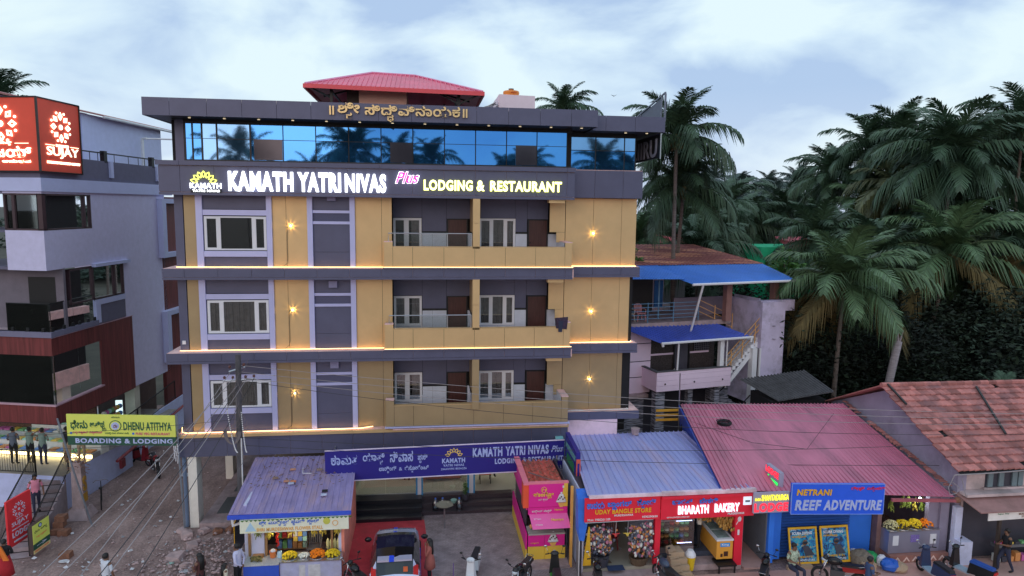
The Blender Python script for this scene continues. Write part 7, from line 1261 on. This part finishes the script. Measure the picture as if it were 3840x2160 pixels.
PL_ = [
 ('tall lone palm rising behind the hotel roof left of the wing', (23.5, 45, 22.6), 4.6, 24, 'deep', (.5, 1)),
 ('small palm tips showing over the wing roof edge', (26.5, 48, 18.2), 4.0, 18, 'deep', (1, 1)),
 ('tall palm directly behind the projecting roof sign', (23.6, 12, 16.9), 3.9, 30, 'deep', (.6, .5)),
 ('second palm crown lower behind the hanging roof sign', (24.9, 14, 14.0), 4.0, 28, 'deep', (-.9, .8)),
 ('low palm beside the hotel wing above the rusty roof', (24.6, 22, 10.2), 3.6, 24, 'green', (.3, .8)),
 ('broad low palm above the rusty roof', (31.9, 28, 10.4), 5.2, 28, 'deep', (.5, .5)),
 ('broad mid distance palm right of the rusty roof', (42.5, 42, 11.2), 5.6, 26, 'deep', (.4, .5)),
 ('big bright green palm in front of the green house', (32.4, 8.5, 8.55), 4.9, 36, 'green', (.2, .6)),
 ('tall coconut palm with yellowing lower fronds on the right', (43.2, 14, 9.9), 5.3, 34, 'green', (-1.6, .6)),
 ('tallest palm at the upper right with coconuts', (46.2, 18, 16.2), 5.8, 36, 'deep', (.8, .6)),
 ('palm left behind the tallest right palm', (48.4, 30, 18.0), 5.0, 28, 'deep', (-1, .6)),
 ('palm at the left end of the tall right group', (47.4, 34, 15.6), 4.8, 26, 'deep', (-1.4, .6)),
 ('palm with top just left of the tallest right palm', (48.2, 26, 18.6), 4.4, 24, 'deep', (.6, .4)),
 ('palm with brown dead fronds in the right group', (46.7, 24, 14.6), 4.6, 26, 'olive', (.5, .4)),
 ('palm cut by the right picture edge near the top', (53.5, 20, 19.2), 5.0, 28, 'deep', (1, .4)),
 ('palm behind the right edge palm', (57.3, 26, 17.0), 5.2, 28, 'deep', (-.6, .4)),
 ('olive palm below the tall right group', (52.0, 30, 13.6), 5.0, 26, 'olive', (.4, .4)),
 ('dark palm right of the dead fronds', (48.2, 21, 12.0), 4.6, 26, 'deep', (.6, .4)),
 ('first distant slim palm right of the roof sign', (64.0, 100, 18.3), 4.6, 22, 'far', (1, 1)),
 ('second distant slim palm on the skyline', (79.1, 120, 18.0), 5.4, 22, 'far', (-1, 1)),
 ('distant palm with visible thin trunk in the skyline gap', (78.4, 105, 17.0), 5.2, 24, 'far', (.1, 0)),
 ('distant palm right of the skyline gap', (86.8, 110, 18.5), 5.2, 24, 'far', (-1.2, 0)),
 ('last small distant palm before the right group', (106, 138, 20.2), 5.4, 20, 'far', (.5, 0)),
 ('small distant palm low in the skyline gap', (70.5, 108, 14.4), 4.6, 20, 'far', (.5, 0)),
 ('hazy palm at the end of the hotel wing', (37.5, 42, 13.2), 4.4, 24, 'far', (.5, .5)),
 ('bright areca like palm in the middle distance', (60.9, 60, 12.4), 4.6, 24, 'green', (0, 0)),
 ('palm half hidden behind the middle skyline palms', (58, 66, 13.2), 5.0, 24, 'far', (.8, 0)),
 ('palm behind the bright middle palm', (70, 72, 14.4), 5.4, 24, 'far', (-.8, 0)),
 ('dark palm under the skyline palms', (50, 50, 10.5), 5.2, 24, 'deep', (.4, 0)),
 ('palm peeping over the upper left terrace', (-22.6, 30, 19.9), 4.2, 24, 'deep', (0, 1)),
 ('dark palm low at the right edge', (50.5, 10, 8.0), 4.6, 24, 'deep', (.4, 0)),
 ('palm filling the gap right of the rusty roof', (36.5, 34, 12.6), 4.8, 26, 'deep', (.4, 0)),
 ('palm crown between the hotel sign palms and the gap', (30.5, 30, 13.6), 4.4, 26, 'deep', (-.6, 0)),
 ('dark palm low behind the hotel wing palms', (28.5, 20, 9.6), 4.4, 26, 'deep', (.3, 0)),
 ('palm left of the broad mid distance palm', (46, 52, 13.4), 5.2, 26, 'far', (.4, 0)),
 ('middle palm under the thin trunk palm', (56, 58, 11.6), 5.2, 26, 'deep', (.4, 0)),
 ('palm behind the green house roof', (48.5, 44, 12.4), 5.4, 28, 'deep', (.4, 0)),
 ('palm rising behind the blue canopy', (39, 22, 10.4), 4.6, 26, 'deep', (.4, 0)),
 ('tall palm in the left part of the right group', (52.5, 42, 16.4), 5.0, 28, 'deep', (.4, 0)),
 ('full palm in the centre of the right group', (50.5, 24, 16.2), 5.2, 30, 'deep', (-.5, 0)),
 ('palm low in the centre of the right group', (47.5, 28, 12.8), 5.0, 28, 'green', (.3, 0)),
 ('palm behind the tallest palm towards the right edge', (55.5, 24, 14.6), 5.2, 28, 'deep', (.5, 0)),
 ('palm at the right edge below the cut crown', (57.5, 21, 12.6), 5.0, 28, 'olive', (.5, 0)),
 ('palm right of the yellowing palm', (49.5, 15, 10.2), 4.8, 28, 'deep', (.7, 0)),
 ('shadowed palm between the two green palms', (39.8, 16, 9.4), 4.6, 26, 'deep', (.4, 0)),
 ('young palm above the tile roof ridge', (38.6, 4.2, 3.0), 2.0, 18, 'deep', (0, 0)),
]
for lab, cr_, L, n, tone, lean in PL_:
    palm(lab, cr_, L, n, tone, lean, dry=1 if ('dead' in lab or 'yellowing' in lab or 'bright green' in lab) else 0, bx=(52.5, 15, 0) if 0 else None)
random.seed(33)
for i in range(11):
    palm('tall palm across the street behind the viewer', (-14+6.5*i+random.uniform(-2, 2), random.uniform(-74, -58), random.uniform(15, 20)), 5.2, 20, 'deep', (.6, 0), nuts=False, group='palms across the street')
st_ = thing('palm_stump', 'bare palm stump with broken top in front of the tall palms', 'tree stump', (33.6, 6, 0), None); MB().tube([(33.6, 6, 0), (33.7, 6, 3.5), (34.1, 6, 6.0)], .21, 10, r1=.2).build('trunk', mat('pale_trunk', (.32, .28, .29), .95, 0, .3, 3, .5, 10, stretch=(1, 1, 8)), st_, smooth=True); mb = MB()
for a in range(5): mb.tube([(34.1, 6, 5.8), (34.1+.25*math.cos(a*1.3), 6+.2*math.sin(a*1.3), 6.6)], .09, 4, r1=.01)
mb.build('broken_sheath', MATS['pale_trunk'], st_)
def leafcloud(n, rx, ry, rz, q, m, seedv):
    rnd = random.Random(seedv); mb = MB(); blobs = [(rnd.gauss(0, .45)*rx, rnd.gauss(0, .45)*ry, rnd.uniform(-.7, .8)*rz, rnd.uniform(.22, .42)) for _ in range(22)]
    for i in range(n):
        b = rnd.choice(blobs); u = Vector((rnd.gauss(0, 1), rnd.gauss(0, 1), rnd.gauss(0, 1))).normalized()*(rnd.random()**.4)
        c = Vector((b[0]+u.x*b[3]*rx*1.2, b[1]+u.y*b[3]*ry*1.2, b[2]+u.z*b[3]*rz*1.3)); d = Vector((rnd.gauss(0, 1), rnd.gauss(0, 1), rnd.gauss(0, .5))).normalized(); e = d.cross(Vector((rnd.gauss(0, 1), rnd.gauss(0, 1), 1))).normalized()
        s = q*rnd.uniform(.6, 1.3); mb.add([c-d*s, c+e*s*.4, c+d*s, c-e*s*.4], [(0, 1, 2, 3)])
    me = bpy.data.meshes.new('crown'); me.from_pydata([tuple(v) for v in mb.v], [], mb.f); me.materials.append(m); me.update(); return me
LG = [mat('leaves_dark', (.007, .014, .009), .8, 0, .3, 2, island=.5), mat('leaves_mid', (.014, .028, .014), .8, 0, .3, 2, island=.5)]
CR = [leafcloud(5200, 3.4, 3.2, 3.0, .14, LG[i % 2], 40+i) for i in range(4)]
random.seed(77); TP = []
for i in range(30):
    u = i/29; TP.append((30+40*random.random(), random.uniform(9, 46), random.uniform(.9, 1.5)))
TP += [(44, 9, 1.3), (50, 12, 1.5), (56, 14, 1.6), (47, 19, 1.3), (60, 22, 1.7), (38, 11, 1.1), (36, 15, 1.1), (41, 17, 1.2), (64, 26, 1.8), (55, 22, 1.6), (52, 8, 1.3), (58, 9, 1.4), (29.5, 13, .6), (31, 10.5, .55)]
for i, (x, y, s) in enumerate(TP):
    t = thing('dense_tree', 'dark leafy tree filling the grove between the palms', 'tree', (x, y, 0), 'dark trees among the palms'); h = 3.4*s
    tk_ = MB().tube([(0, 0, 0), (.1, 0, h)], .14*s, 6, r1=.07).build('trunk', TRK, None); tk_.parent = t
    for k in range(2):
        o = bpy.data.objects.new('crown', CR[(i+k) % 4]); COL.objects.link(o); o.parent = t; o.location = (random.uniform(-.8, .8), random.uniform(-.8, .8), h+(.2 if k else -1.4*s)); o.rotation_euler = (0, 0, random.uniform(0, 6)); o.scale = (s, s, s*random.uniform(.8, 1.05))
big = leafcloud(9000, 60, 8, 6, .8, mat('far_leaves', (.03, .055, .04), .8, 0, .3, .3, island=.5), 91)
for x, y, z, s in ((70, 165, 5, 1), (150, 150, 6, 1.1), (20, 175, 3, 1), (90, 90, 2.5, .5), (62, 84, 2.5, .45), (-60, 190, 3, 1)):
    o = bpy.data.objects.new('distant_grove', big); COL.objects.link(o); o.location = (x, y, z); o.scale = (s, 1, s); o.rotation_euler = (0, 0, .2); tag(o, 'distant dark grove closing the horizon behind the palms', 'grove', None, 'stuff')
vs_ = leafcloud(500, .5, .5, .45, .09, mat('bright_leaves', (.06, .16, .03), .6, 0, .2, island=.3), 5)
for x, y, z, s, l in ((20.6, 11.5, 10.0, 1.6, 'leafy bush behind the bright green wall'), (28.9, 6.5, 3.6, .7, 'bright green sapling behind the red roof'), (26.6, 4.9, 3.8, .8, 'small shrub growing at the foot of the stair tower'), (33.5, 17, 9.2, 2.2, 'leafy bush in front of the green house'), (10.7, .95, .95, .38, 'potted slim shrub beside the lobby steps')):
    t = thing('shrub', l, 'shrub', (x, y, z-.6*s)); o = bpy.data.objects.new('leaves', vs_); COL.objects.link(o); o.parent = t; o.location = (0, 0, .6*s); o.scale = (s*.6 if 'slim' in l else s, s*.6 if 'slim' in l else s, s*1.5 if 'slim' in l else s); q = MB().tube([(0, 0, -.3 if 'slim' in l else 0), (0, 0, .6*s)], .03, 5).build('stem', TRK, None); q.parent = t
    if 'slim' in l: q = MB().lathe([(.12, -.25), (.16, 0)], (0, 0, -.03), 10).build('pot', MC[8], None); q.parent = t
# ================================================================== vehicles
car = thing('parked_car', 'silver hatchback with black roof and blue stripe parked nose to the hotel steps', 'car', (8.0, -4.1, 0))
CS = mat('car_silver', V_(186, 190, 206), .22, .55, .02); CBL = mat('car_blue', V_(24, 58, 168), .3, .1, .02); CK = mat('car_black_roof', (.008, .008, .01), .12, 0, .05); CG = mat('car_glass', (.035, .045, .05), .06, 0, .05)
# stations along the body: y, half width, sill z, belt z, roof half width, roof z
ST_ = [(2.02, .55, .35, .60, .50, .62), (1.9, .72, .25, .70, .64, .76), (1.55, .80, .2, .80, .70, .88), (1.0, .83, .2, .86, .72, .98), (.35, .84, .2, .92, .66, 1.36), (.0, .84, .2, .93, .64, 1.44), (-.9, .84, .2, .95, .63, 1.47), (-1.60, .83, .2, .97, .60, 1.42), (-1.86, .80, .24, .98, .58, 1.02), (-1.93, .74, .3, .9, .58, .93)]
def cp_(k, q):
    y, w, zs, zb, rw, rz = ST_[k]; pts = [(w*.92, zs), (w, (zs+zb)/2), (w*.97, zb), (rw, rz), (rw*.5, rz+.035), (0, rz+.05)]; x, z = pts[abs(q)-1]; return (x if q > 0 else -x, y, z)
def strip(name, m, ks, qs, sym=True, off=0.):
    mb = MB()
    for sg in ((1, -1) if sym else (1,)):
        for k in ks:
            for a, b in zip(qs[:-1], qs[1:]):
                p = [cp_(k, a*sg), cp_(k+1, a*sg), cp_(k+1, b*sg), cp_(k, b*sg)]
                if sg < 0: p = p[::-1]
                mb.add([(x, y, z+off) for x, y, z in p], [(0, 1, 2, 3)])
    o = mb.build(name, m, None, smooth=True); o.parent = car; return o
strip('body_side', CS, range(9), [1, 2, 3]); strip('bonnet', CS, (0, 1, 2), [3, 4, 5, 6]); strip('windshield', CG, (3,), [4, 5, 6]); strip('front_pillar', CS, (3,), [3, 4]); strip('side_window', CG, (4, 5, 6), [3, 4]); strip('roof', CK, (4, 5, 6), [4, 5, 6]); strip('rear_window', CG, (7,), [4, 5, 6]); strip('rear_pillar', CS, (7,), [3, 4]); strip('tailgate', CS, (8,), [3, 4, 5, 6])
def cb(name, m, *bx): o = B(name, m, None, *bx); o.parent = car; return o
cb('bumper', CBL, (-.72, -1.97, .25, .72, -1.86, .62)); cb('bumper', CS, (-.6, 1.95, .3, .6, 2.07, .55)); cb('underbody', MC[8], (-.7, -1.8, .2, .7, 1.85, .3)); cb('number_plate', mat('plate_white', (.7, .7, .7), .5), (-.25, -1.985, .66, .25, -1.965, .76))
for s in (-1, 1):
    cb('tail_light', mat('tail_red', (.6, .02, .02)), (min(s*.60, s*.76), -1.86, .85, max(s*.60, s*.76), -1.62, 1.22)); cb('side_skirt', CBL, (min(s*.80, s*.86), -1.7, .2, max(s*.80, s*.86), 1.4, .42)); cb('headlight', mat('lamp_glass', (.55, .6, .65), .1), (min(s*.45, s*.68), 1.86, .58, max(s*.45, s*.68), 1.99, .72)); cb('door_handle', BLK, (min(s*.85, s*.87), -.5, .80, max(s*.85, s*.87), -.35, .83))
    o = MB().ball((s*1.0, .72, 1.0), .13, 10, 6, 0, 1, .6, .7).build('wing_mirror', CK, None, smooth=True); o.parent = car
    for y in (1.25, -1.2): o = wheel(None, y, .30, .10, s*.78); o.parent = car
    for y in (-.05, -.85): cb('door_seam', BLK, (min(s*.838, s*.846), y, .3, max(s*.838, s*.846), y+.015, .93))
mb = MB(); mb.slab((-.14, -1.90, 1.0), (.0, -1.90, 1.0), (.0, -1.96, .93), (-.14, -1.96, .93), (0, -.01, .012)); o = mb.build('rear_stripe', CBL, None); o.parent = car; cb('spoiler', CS, (-.56, -1.72, 1.42, .56, -1.42, 1.475)); cb('spoiler_stripe', CBL, (-.18, -1.73, 1.425, -.02, -1.41, 1.48)); cb('wiper', BLK, (-.1, -1.80, 1.1, .35, -1.78, 1.12)); cb('window_sticker', mat('sticker_orange', (.7, .15, .05), .5), (.28, -1.84, 1.12, .42, -1.80, 1.28))
o = MB().slab((-.12, 1.02, 1.035), (.02, 1.02, 1.035), (.02, 1.88, .835), (-.12, 1.88, .835), (0, 0, .006)).build('bonnet_stripe', CBL, None); o.parent = car
place(car, (7.98, -4.05, 0), rad(1))
WLM = mat('lit_headlamp', (.9, .95, 1), emit=1.2)
motorcycle('black motorcycle beside the flower stall counter', (6.75, -5.15, 0), -35, PLAST, CK)
scooter('white scooter facing the street on the paving', (10.62, -4.75, 0), 195, mat('scooter_white', (.70, .74, .78), .25, 0, .03), trim=PLAST)
motorcycle('dark motorcycle with twin dials facing the street before the kiosk', (12.2, -5.45, 0), 212, PLAST, CK)
scooter('black scooter with green side panels in front of the kiosk', (13.42, -5.35, 0), 4, PLAST, trim=mat('scooter_green', (.05, .30, .03), .35))
motorcycle('dark motorcycle at the corner of the bangle shop', (14.75, -5.9, 0), 8, PLAST, CK)
motorcycle('black motorcycle leaning beside the stacked cartons', (17.15, -5.95, 0), -12, PLAST, mat('dull_blue_tank', (.05, .07, .12), .3))
motorcycle('black motorcycle beside the seated man in floral shirt', (20.55, -6.15, 0), 35, PLAST, CK)
motorcycle('black and red motorcycle lying across in front of the posters', (23.2, -6.35, 0), -62, mat('moto_red', (.35, .02, .02), .3), CK)
scooter('dark scooter with silver blue tail under the red eave', (26.75, -6.3, 0), 2, mat('scooter_navy', (.03, .05, .12), .25, 0, .05), trim=mat('scooter_silver', (.35, .45, .55), .3))
scooter('black scooter with bright blue seat and white nose', (28.0, -6.35, 0), -18, mat('scooter_black', (.015, .017, .02), .25), seatm=mat('blue_seat', (.02, .08, .35), .5), trim=mat('scooter_silver', (.35, .45, .55), .3))
motorcycle('black motorcycle parked far up the dirt lane', (-3.75, 6.2, 0), 150, PLAST, mat('moto_red', (.35, .02, .02)))
scooter('dark red scooter parked against the ramp in the lane', (-5.0, 7.6, 0), 120, mat('scooter_red', (.25, .02, .03), .3))
bc = thing('bicycle', 'dark bicycle leaning beside the concrete post', 'bicycle', (-5.3, 3.4, 0))
for y in (-.5, .5): o = MB().torus((0, y, .32), .31, .018, 'X', 20, 5).build('wheel', RUB, None); o.parent = bc
mb = MB()
for a, b in (((0, -.5, .32), (0, -.15, .75)), ((0, -.5, .32), (0, 0, .3)), ((0, 0, .3), (0, -.17, .8)), ((0, 0, .3), (0, .35, .75)), ((0, -.15, .72), (0, .38, .78)), ((0, .5, .32), (0, .36, .95))): mb.tube([a, b], .016, 5)
o = mb.build('frame', BLK, None); o.parent = bc; o = MB().tube([(-.28, .25, .95), (-.2, .38, .98), (.2, .38, .98), (.28, .25, .95)], .012, 5).build('handlebar', CHROME, None); o.parent = bc; o = MB().ball((0, -.2, .84), .1, 8, 5, 0, .8, 1.3, .4).build('saddle', RUB, None); o.parent = bc; place(bc, (-4.75, 2.9, 0), .4)

# ================================================================== people
person('man in white shirt holding a phone to his ear on the dirt lane', (-1.2, -4.8, 0), 20, 1.68, WHITEC, BLUEDK, arms='phone')
person('woman with long dark hair and maroon top near the rubble', (1.72, -4.9, 0), -60, 1.58, cloth('maroon', (.09, .03, .03)), BLACKC, 'long', 'front')
person('small girl in pale dress with dark plait beside the white shirted man', (2.5, -4.95, 0), 60, 1.22, CREAMC, CREAMC, 'long')
person('man in lilac white shirt with hands behind his back at the flower stall', (2.8, -4.55, 0), -70, 1.68, LILAC, BLACKC, arms='back', sleeve=1)
person('woman in coral patterned tunic talking on a phone beside the car', (9.15, -4.75, 0), -80, 1.62, cloth('coral', (.36, .11, .09)), BLACKC, 'long', 'phone', sleeve=1, skirt=(1.1, .62, .26, cloth('coral', (.36, .11, .09))))
person('man in cream shirt reaching to the shelves inside the bakery', (19.05, -4.05, .4), -70, 1.7, CREAMC, BLACKC, arms='reach', sleeve=.5)
person('man in floral shirt sitting among the motorcycles looking at his phone', (21.45, -6.35, .35), 170, 1.7, mat('floral_print', (.40, .48, .36), .8, 0, .75, 16), BLUEDK, arms='front', pose='sit')
person('man in blue shirt seated with his back to the street', (23.6, -7.3, .25), 95, 1.7, cloth('blue', (.05, .09, .20)), BLUEDK, arms='front', pose='sit')
person('person in dark clothes standing in front of the store counter', (29.75, -6.15, 0), -80, 1.62, BLACKC, BLUEDK, arms='front', pose='walk')
person('woman in black top with orange scarf and red skirt at the left edge', (-5.05, -3.3, 0), -20, 1.6, BLACKC, cloth('red', (.45, .02, .03)), 'bun', 'front', sleeve=1, skirt=(1.02, .35, .26, cloth('red', (.45, .02, .03))))
MB().slab((-5.18, -3.42, 1.42), (-5.05, -3.42, 1.42), (-4.82, -3.46, .95), (-4.98, -3.46, .95), (0, -.05, 0)).slab((-5.22, -3.3, 1.0), (-5.1, -3.42, 1.0), (-5.1, -3.4, 1.45), (-5.22, -3.3, 1.45), (-.03, -.03, 0)).build('orange_scarf', cloth('orange', (.80, .20, .03)), None, label='orange scarf over the shoulder of the woman at the left edge', cat='scarf')
person('man in pink shirt walking down the shop stairs', (-6.15, .75, .68), 150, 1.62, PINKC, BLUEDK, pose='walk')
for s, n, c, l, lo, f in ((1.85, -.55, SAGE, 'person in sage shirt bending over the sweet counter', BLACKC, 12), (1.2, -.5, SAGE, 'taller person in grey green shirt leaning at the sweet counter', BLUEDK, 0), (.35, -.85, BLACKC, 'person in black top and khaki trousers at the sweet counter', KHAKI, 10), (-.2, -1.0, BLACKC, 'person in dark clothes at the right end of the sweet counter', KHAKI, -10), (2.5, -.4, cloth('striped', (.12, .14, .18)), 'person in dark striped shirt by the shop railing', BLACKC, 0)):
    p_ = pC(s, 1.52, n); person(l, tuple(p_), f, 1.66, c, lo, arms='reach' if n < -.5 else 'front')
p_ = pR(6.75, 1.75, -.5); person('man in white shirt standing on the ramp behind the yellow banner', tuple(p_), -60, 1.66, WHITEC, BLACKC, arms='front', sleeve=1); p_ = pR(7.4, 1.85, -.9); person('person in green shirt behind the man in white on the ramp', tuple(p_), -100, 1.66, cloth('green', (.05, .16, .05)), BLACKC, arms='down')
oc = thing('orange_chair', 'orange lobby chair with a seated guest right of the blue pillar', 'chair', (11.7, 2.6, .5)); B('seat', MATS['orange_fabric'], oc, (11.4, 2.4, .9, 11.95, 2.9, 1.0)); B('backrest', MATS['orange_fabric'], oc, (11.4, 2.3, 1.0, 11.95, 2.38, 1.5))
for x, y in ((11.43, 2.35), (11.9, 2.35), (11.43, 2.85), (11.9, 2.85)): B('leg', BLK, oc, (x, y, .5, x+.03, y+.03, .9))
person('guest in white seated on the orange lobby chair', (11.75, 2.55, .58), 40, 1.68, WHITEC, BLACKC, arms='front', pose='sit', sleeve=1)
person('guest in dark clothes standing inside the left lobby window', (7.0, 3.6, .5), 160, 1.68, BLACKC, BLACKC); person('guest in brown standing by the lobby desk', (8.2, 3.2, .5), 200, 1.66, cloth('brown', (.20, .09, .06)), BLACKC)
lau = thing('laundry', 'dark towel and clothes drying over the second balcony parapet', 'laundry', (14.6, .2, 8.2)); MB().hexa([(14.3, -.04, 8.0), (14.75, -.04, 7.95), (14.8, .3, 8.0), (14.35, .3, 8.05), (14.35, 0, 8.33), (14.8, 0, 8.36), (14.85, .25, 8.42), (14.3, .25, 8.38)]).build('towel', mat('dark_towel', (.05, .03, .06), .9, 0, .6, 14), lau); MB().hexa([(14.4, -.06, 7.85), (14.55, -.06, 7.85), (14.55, -.02, 7.85), (14.4, -.02, 7.85), (14.4, -.06, 8.3), (14.6, -.06, 8.3), (14.6, -.02, 8.3), (14.4, -.02, 8.3)]).build('shirt', BLUEDK, lau)

# ================================================================== utility pole and wires
up_ = thing('utility_pole', 'tall weathered utility pole wrapped in cables in front of the hotel', 'utility pole', (2.05, -1.2, 0)); PM = mat('pole_iron', (.11, .105, .115), .8, .2, .35, 6, .4, 20, stretch=(1, 1, .3))
MB().tube([(2.04, -1.2, 0), (2.16, -1.2, 7.35)], .12, 10, r1=.10).build('pole_shaft', PM, up_); MB().tube([(1.6, -1.25, 6.38), (2.75, -1.15, 6.42)], .035, 5).tube([(1.85, -1.35, 6.75), (2.35, -1.05, 6.85)], .04, 5).build('cross_arm', STEEL, up_)
for x, z in ((1.65, 6.45), (1.95, 6.45), (2.4, 6.47), (2.7, 6.49), (1.85, 6.85), (2.35, 6.93)): MB().lathe([(.04, 0), (.055, .05), (.03, .1)], (x, -1.2, z), 8).build('insulator', mat('brown_insulator', (.12, .04, .03), .3), up_)
MB().tube([(2.2, -1.32, 4.2), (2.19, -1.34, 1.9)], .028, 6).build('white_conduit', MATS['white_pvc'], up_)
mb = MB(); random.seed(3)
for i in range(26):
    z = random.uniform(3.9, 6.9); p0 = Vector((2.12+random.uniform(-.1, .1), -1.3, z)); p2 = Vector((2.12+random.uniform(-.75, .5), -1.35+random.uniform(-.2, .2), z+random.uniform(-1.1, .6))); mid = (p0+p2)/2+Vector((random.uniform(-.2, .2), 0, -random.uniform(.05, .35))); mb.tube([p0, mid, p2], .008, 3)
for i in range(4): mb.tube([(2.1+.35*math.cos(a)*(.6+.1*i)-.2, -1.36, 4.55+.55*math.sin(a)) for a in [math.pi+.3*k for k in range(11)]], .02, 5)
mb.build('cable_tangle', mat('old_cable', (.20, .17, .17), .8), up_, kind='stuff')
mb = MB()
for k in range(60): u = k/60; mb.tube([(1.75+.32*u*2 if u < .5 else 2.39-.3*(u-.5), -1.38, 5.3-1.6*math.sin(u*math.pi)), (1.76+.32*u*2 if u < .5 else 2.40-.3*(u-.5), -1.40, 5.27-1.6*math.sin(u*math.pi))], .022, 4)
mb.build('twisted_white_cable', MATS['white_pvc'], up_, kind='stuff')
WM = mat('wire_pale', (.34, .31, .32), .7); WD = mat('wire_dark', (.05, .05, .055), .7)
def wire(a, b, sag, r, m, label, group='overhead wires'):
    a, b = Vector(a), Vector(b); P = [a.lerp(b, i/22)-ZV*(sag*4*(i/22)*(1-i/22)) for i in range(23)]
    MB().tube(P, r, 4, cap=False).build('overhead_wire', m, None, label=label, cat='wire', group=group)
for i, (src_, dst, m, sg) in enumerate((((2.0, -1.2, 6.5), (.6, -12, 4.75), WM, .15), ((2.1, -1.2, 6.2), (1.0, -12, 4.7), WM, .18), ((1.9, -1.2, 6.75), (1.4, -12, 4.6), WM, .12), ((2.3, -1.2, 6.4), (1.8, -12, 4.62), WD, .15), ((2.45, -1.2, 6.45), (2.1, -12, 4.75), WM, .1), ((2.7, -1.2, 6.45), (2.7, -12, 4.7), WD, .1))):
    wire(src_, dst, sg, .011, m, 'service wire running down from the utility pole to the lower left')
for i, (a, b, m, sg) in enumerate((((2.2, -1.2, 6.95), (33.1, -4.5, 5.25), WM, .35), ((2.2, -1.2, 6.7), (33.1, -4.5, 5.05), WM, .4), ((2.1, -1.2, 6.5), (33.1, -4.5, 4.85), WM, .5), ((2.1, -1.2, 6.4), (33.1, -4.5, 4.5), WD, .7), ((2.1, -1.2, 4.2), (33.2, -4.5, 4.3), WD, .5), ((2.1, -1.2, 3.9), (33.2, -4.6, 3.3), WD, .3))):
    wire(a, b, sg, .010, m, 'long wire crossing the hotel front toward the right roofs')
wire((-14, -1.0, 4.5), (2.1, -1.2, 4.9), .25, .009, WD, 'thin wire crossing above the yellow banner'); wire((-14, -1.2, 4.35), (2.1, -1.25, 4.2), .3, .008, WD, 'thin wire crossing above the yellow banner')
wire((28.0, -5.5, 3.45), (37, -9, 6.2), .3, .022, WM, 'thick pale cable rising from the tiled eave', 'cables on the tiled house'); MB().tube([(28.0, -5.5, 3.45), (27.75, -5.55, 3.0), (27.8, -5.6, 2.75), (28.05, -5.6, 2.8), (28.15, -5.6, 3.0), (27.9, -5.55, 3.2)], .014, 4).tube([(28.3, -5.5, 3.3), (28.5, -5.55, 2.6)], .014, 4).build('looped_cable', WM, None, label='loop of pale cable hanging at the corner of the tiled house', cat='cable')
MB().tube([(20.0, .5, 3.9), (22, -2, 3.62), (24, -2.6, 3.5), (27, .4, 3.95)], .010, 4).build('roof_cable', WD, None, label='loose dark cable curving over the red tin roof', cat='cable')
for i, (x, dz) in enumerate(((-.62, 0), (-.68, .1), (-.55, -.1))): MB().tube([(x, .02, 3.6), (x+.02, .02, 3.2), (x-.01, .03, 2.9+dz)], .018, 4).build('hanging_rope', UPVC, None, label='short frayed white rope hanging under the yellow banner', cat='rope', group='ropes under the yellow banner')
MB().tube([(20.5, 2.0, 2.0), (20.45, 2.0, 5.5)], .03, 5).build('antenna_pole', STEEL, None, label='thin grey pole behind the corner of the red tin roof', cat='pole')
nb = thing('notice_board', 'tall black board with yellow edge left of the flower stall', 'board', (2.5, -2.5, 0)); MB().slab((2.38, -3.3, .6), (2.42, -1.6, .6), (2.42, -1.6, 2.1), (2.38, -3.3, 1.8), (.04, 0, 0)).build('board', BLK, nb); MB().tube([(2.38, -3.32, .5), (2.38, -3.32, 1.8), (2.42, -1.6, 2.12)], .015, 4).build('board_edge', YF, nb)
for x, y in ((2.4, -3.2), (2.42, -1.7)): MB().tube([(x, y, 0), (x, y, .65)], .02, 4).build('board_leg', BLK, nb)
bd_ = thing('bird', 'tiny bird flying high left of the palms', 'bird', (33, 60, 27)); MB().prism([(32.6, 60, 27.2), (33, 60, 27), (33.4, 60, 27.25), (33, 60, 27.08)], (0, .1, 0)).build('bird_body', MC[8], bd_)
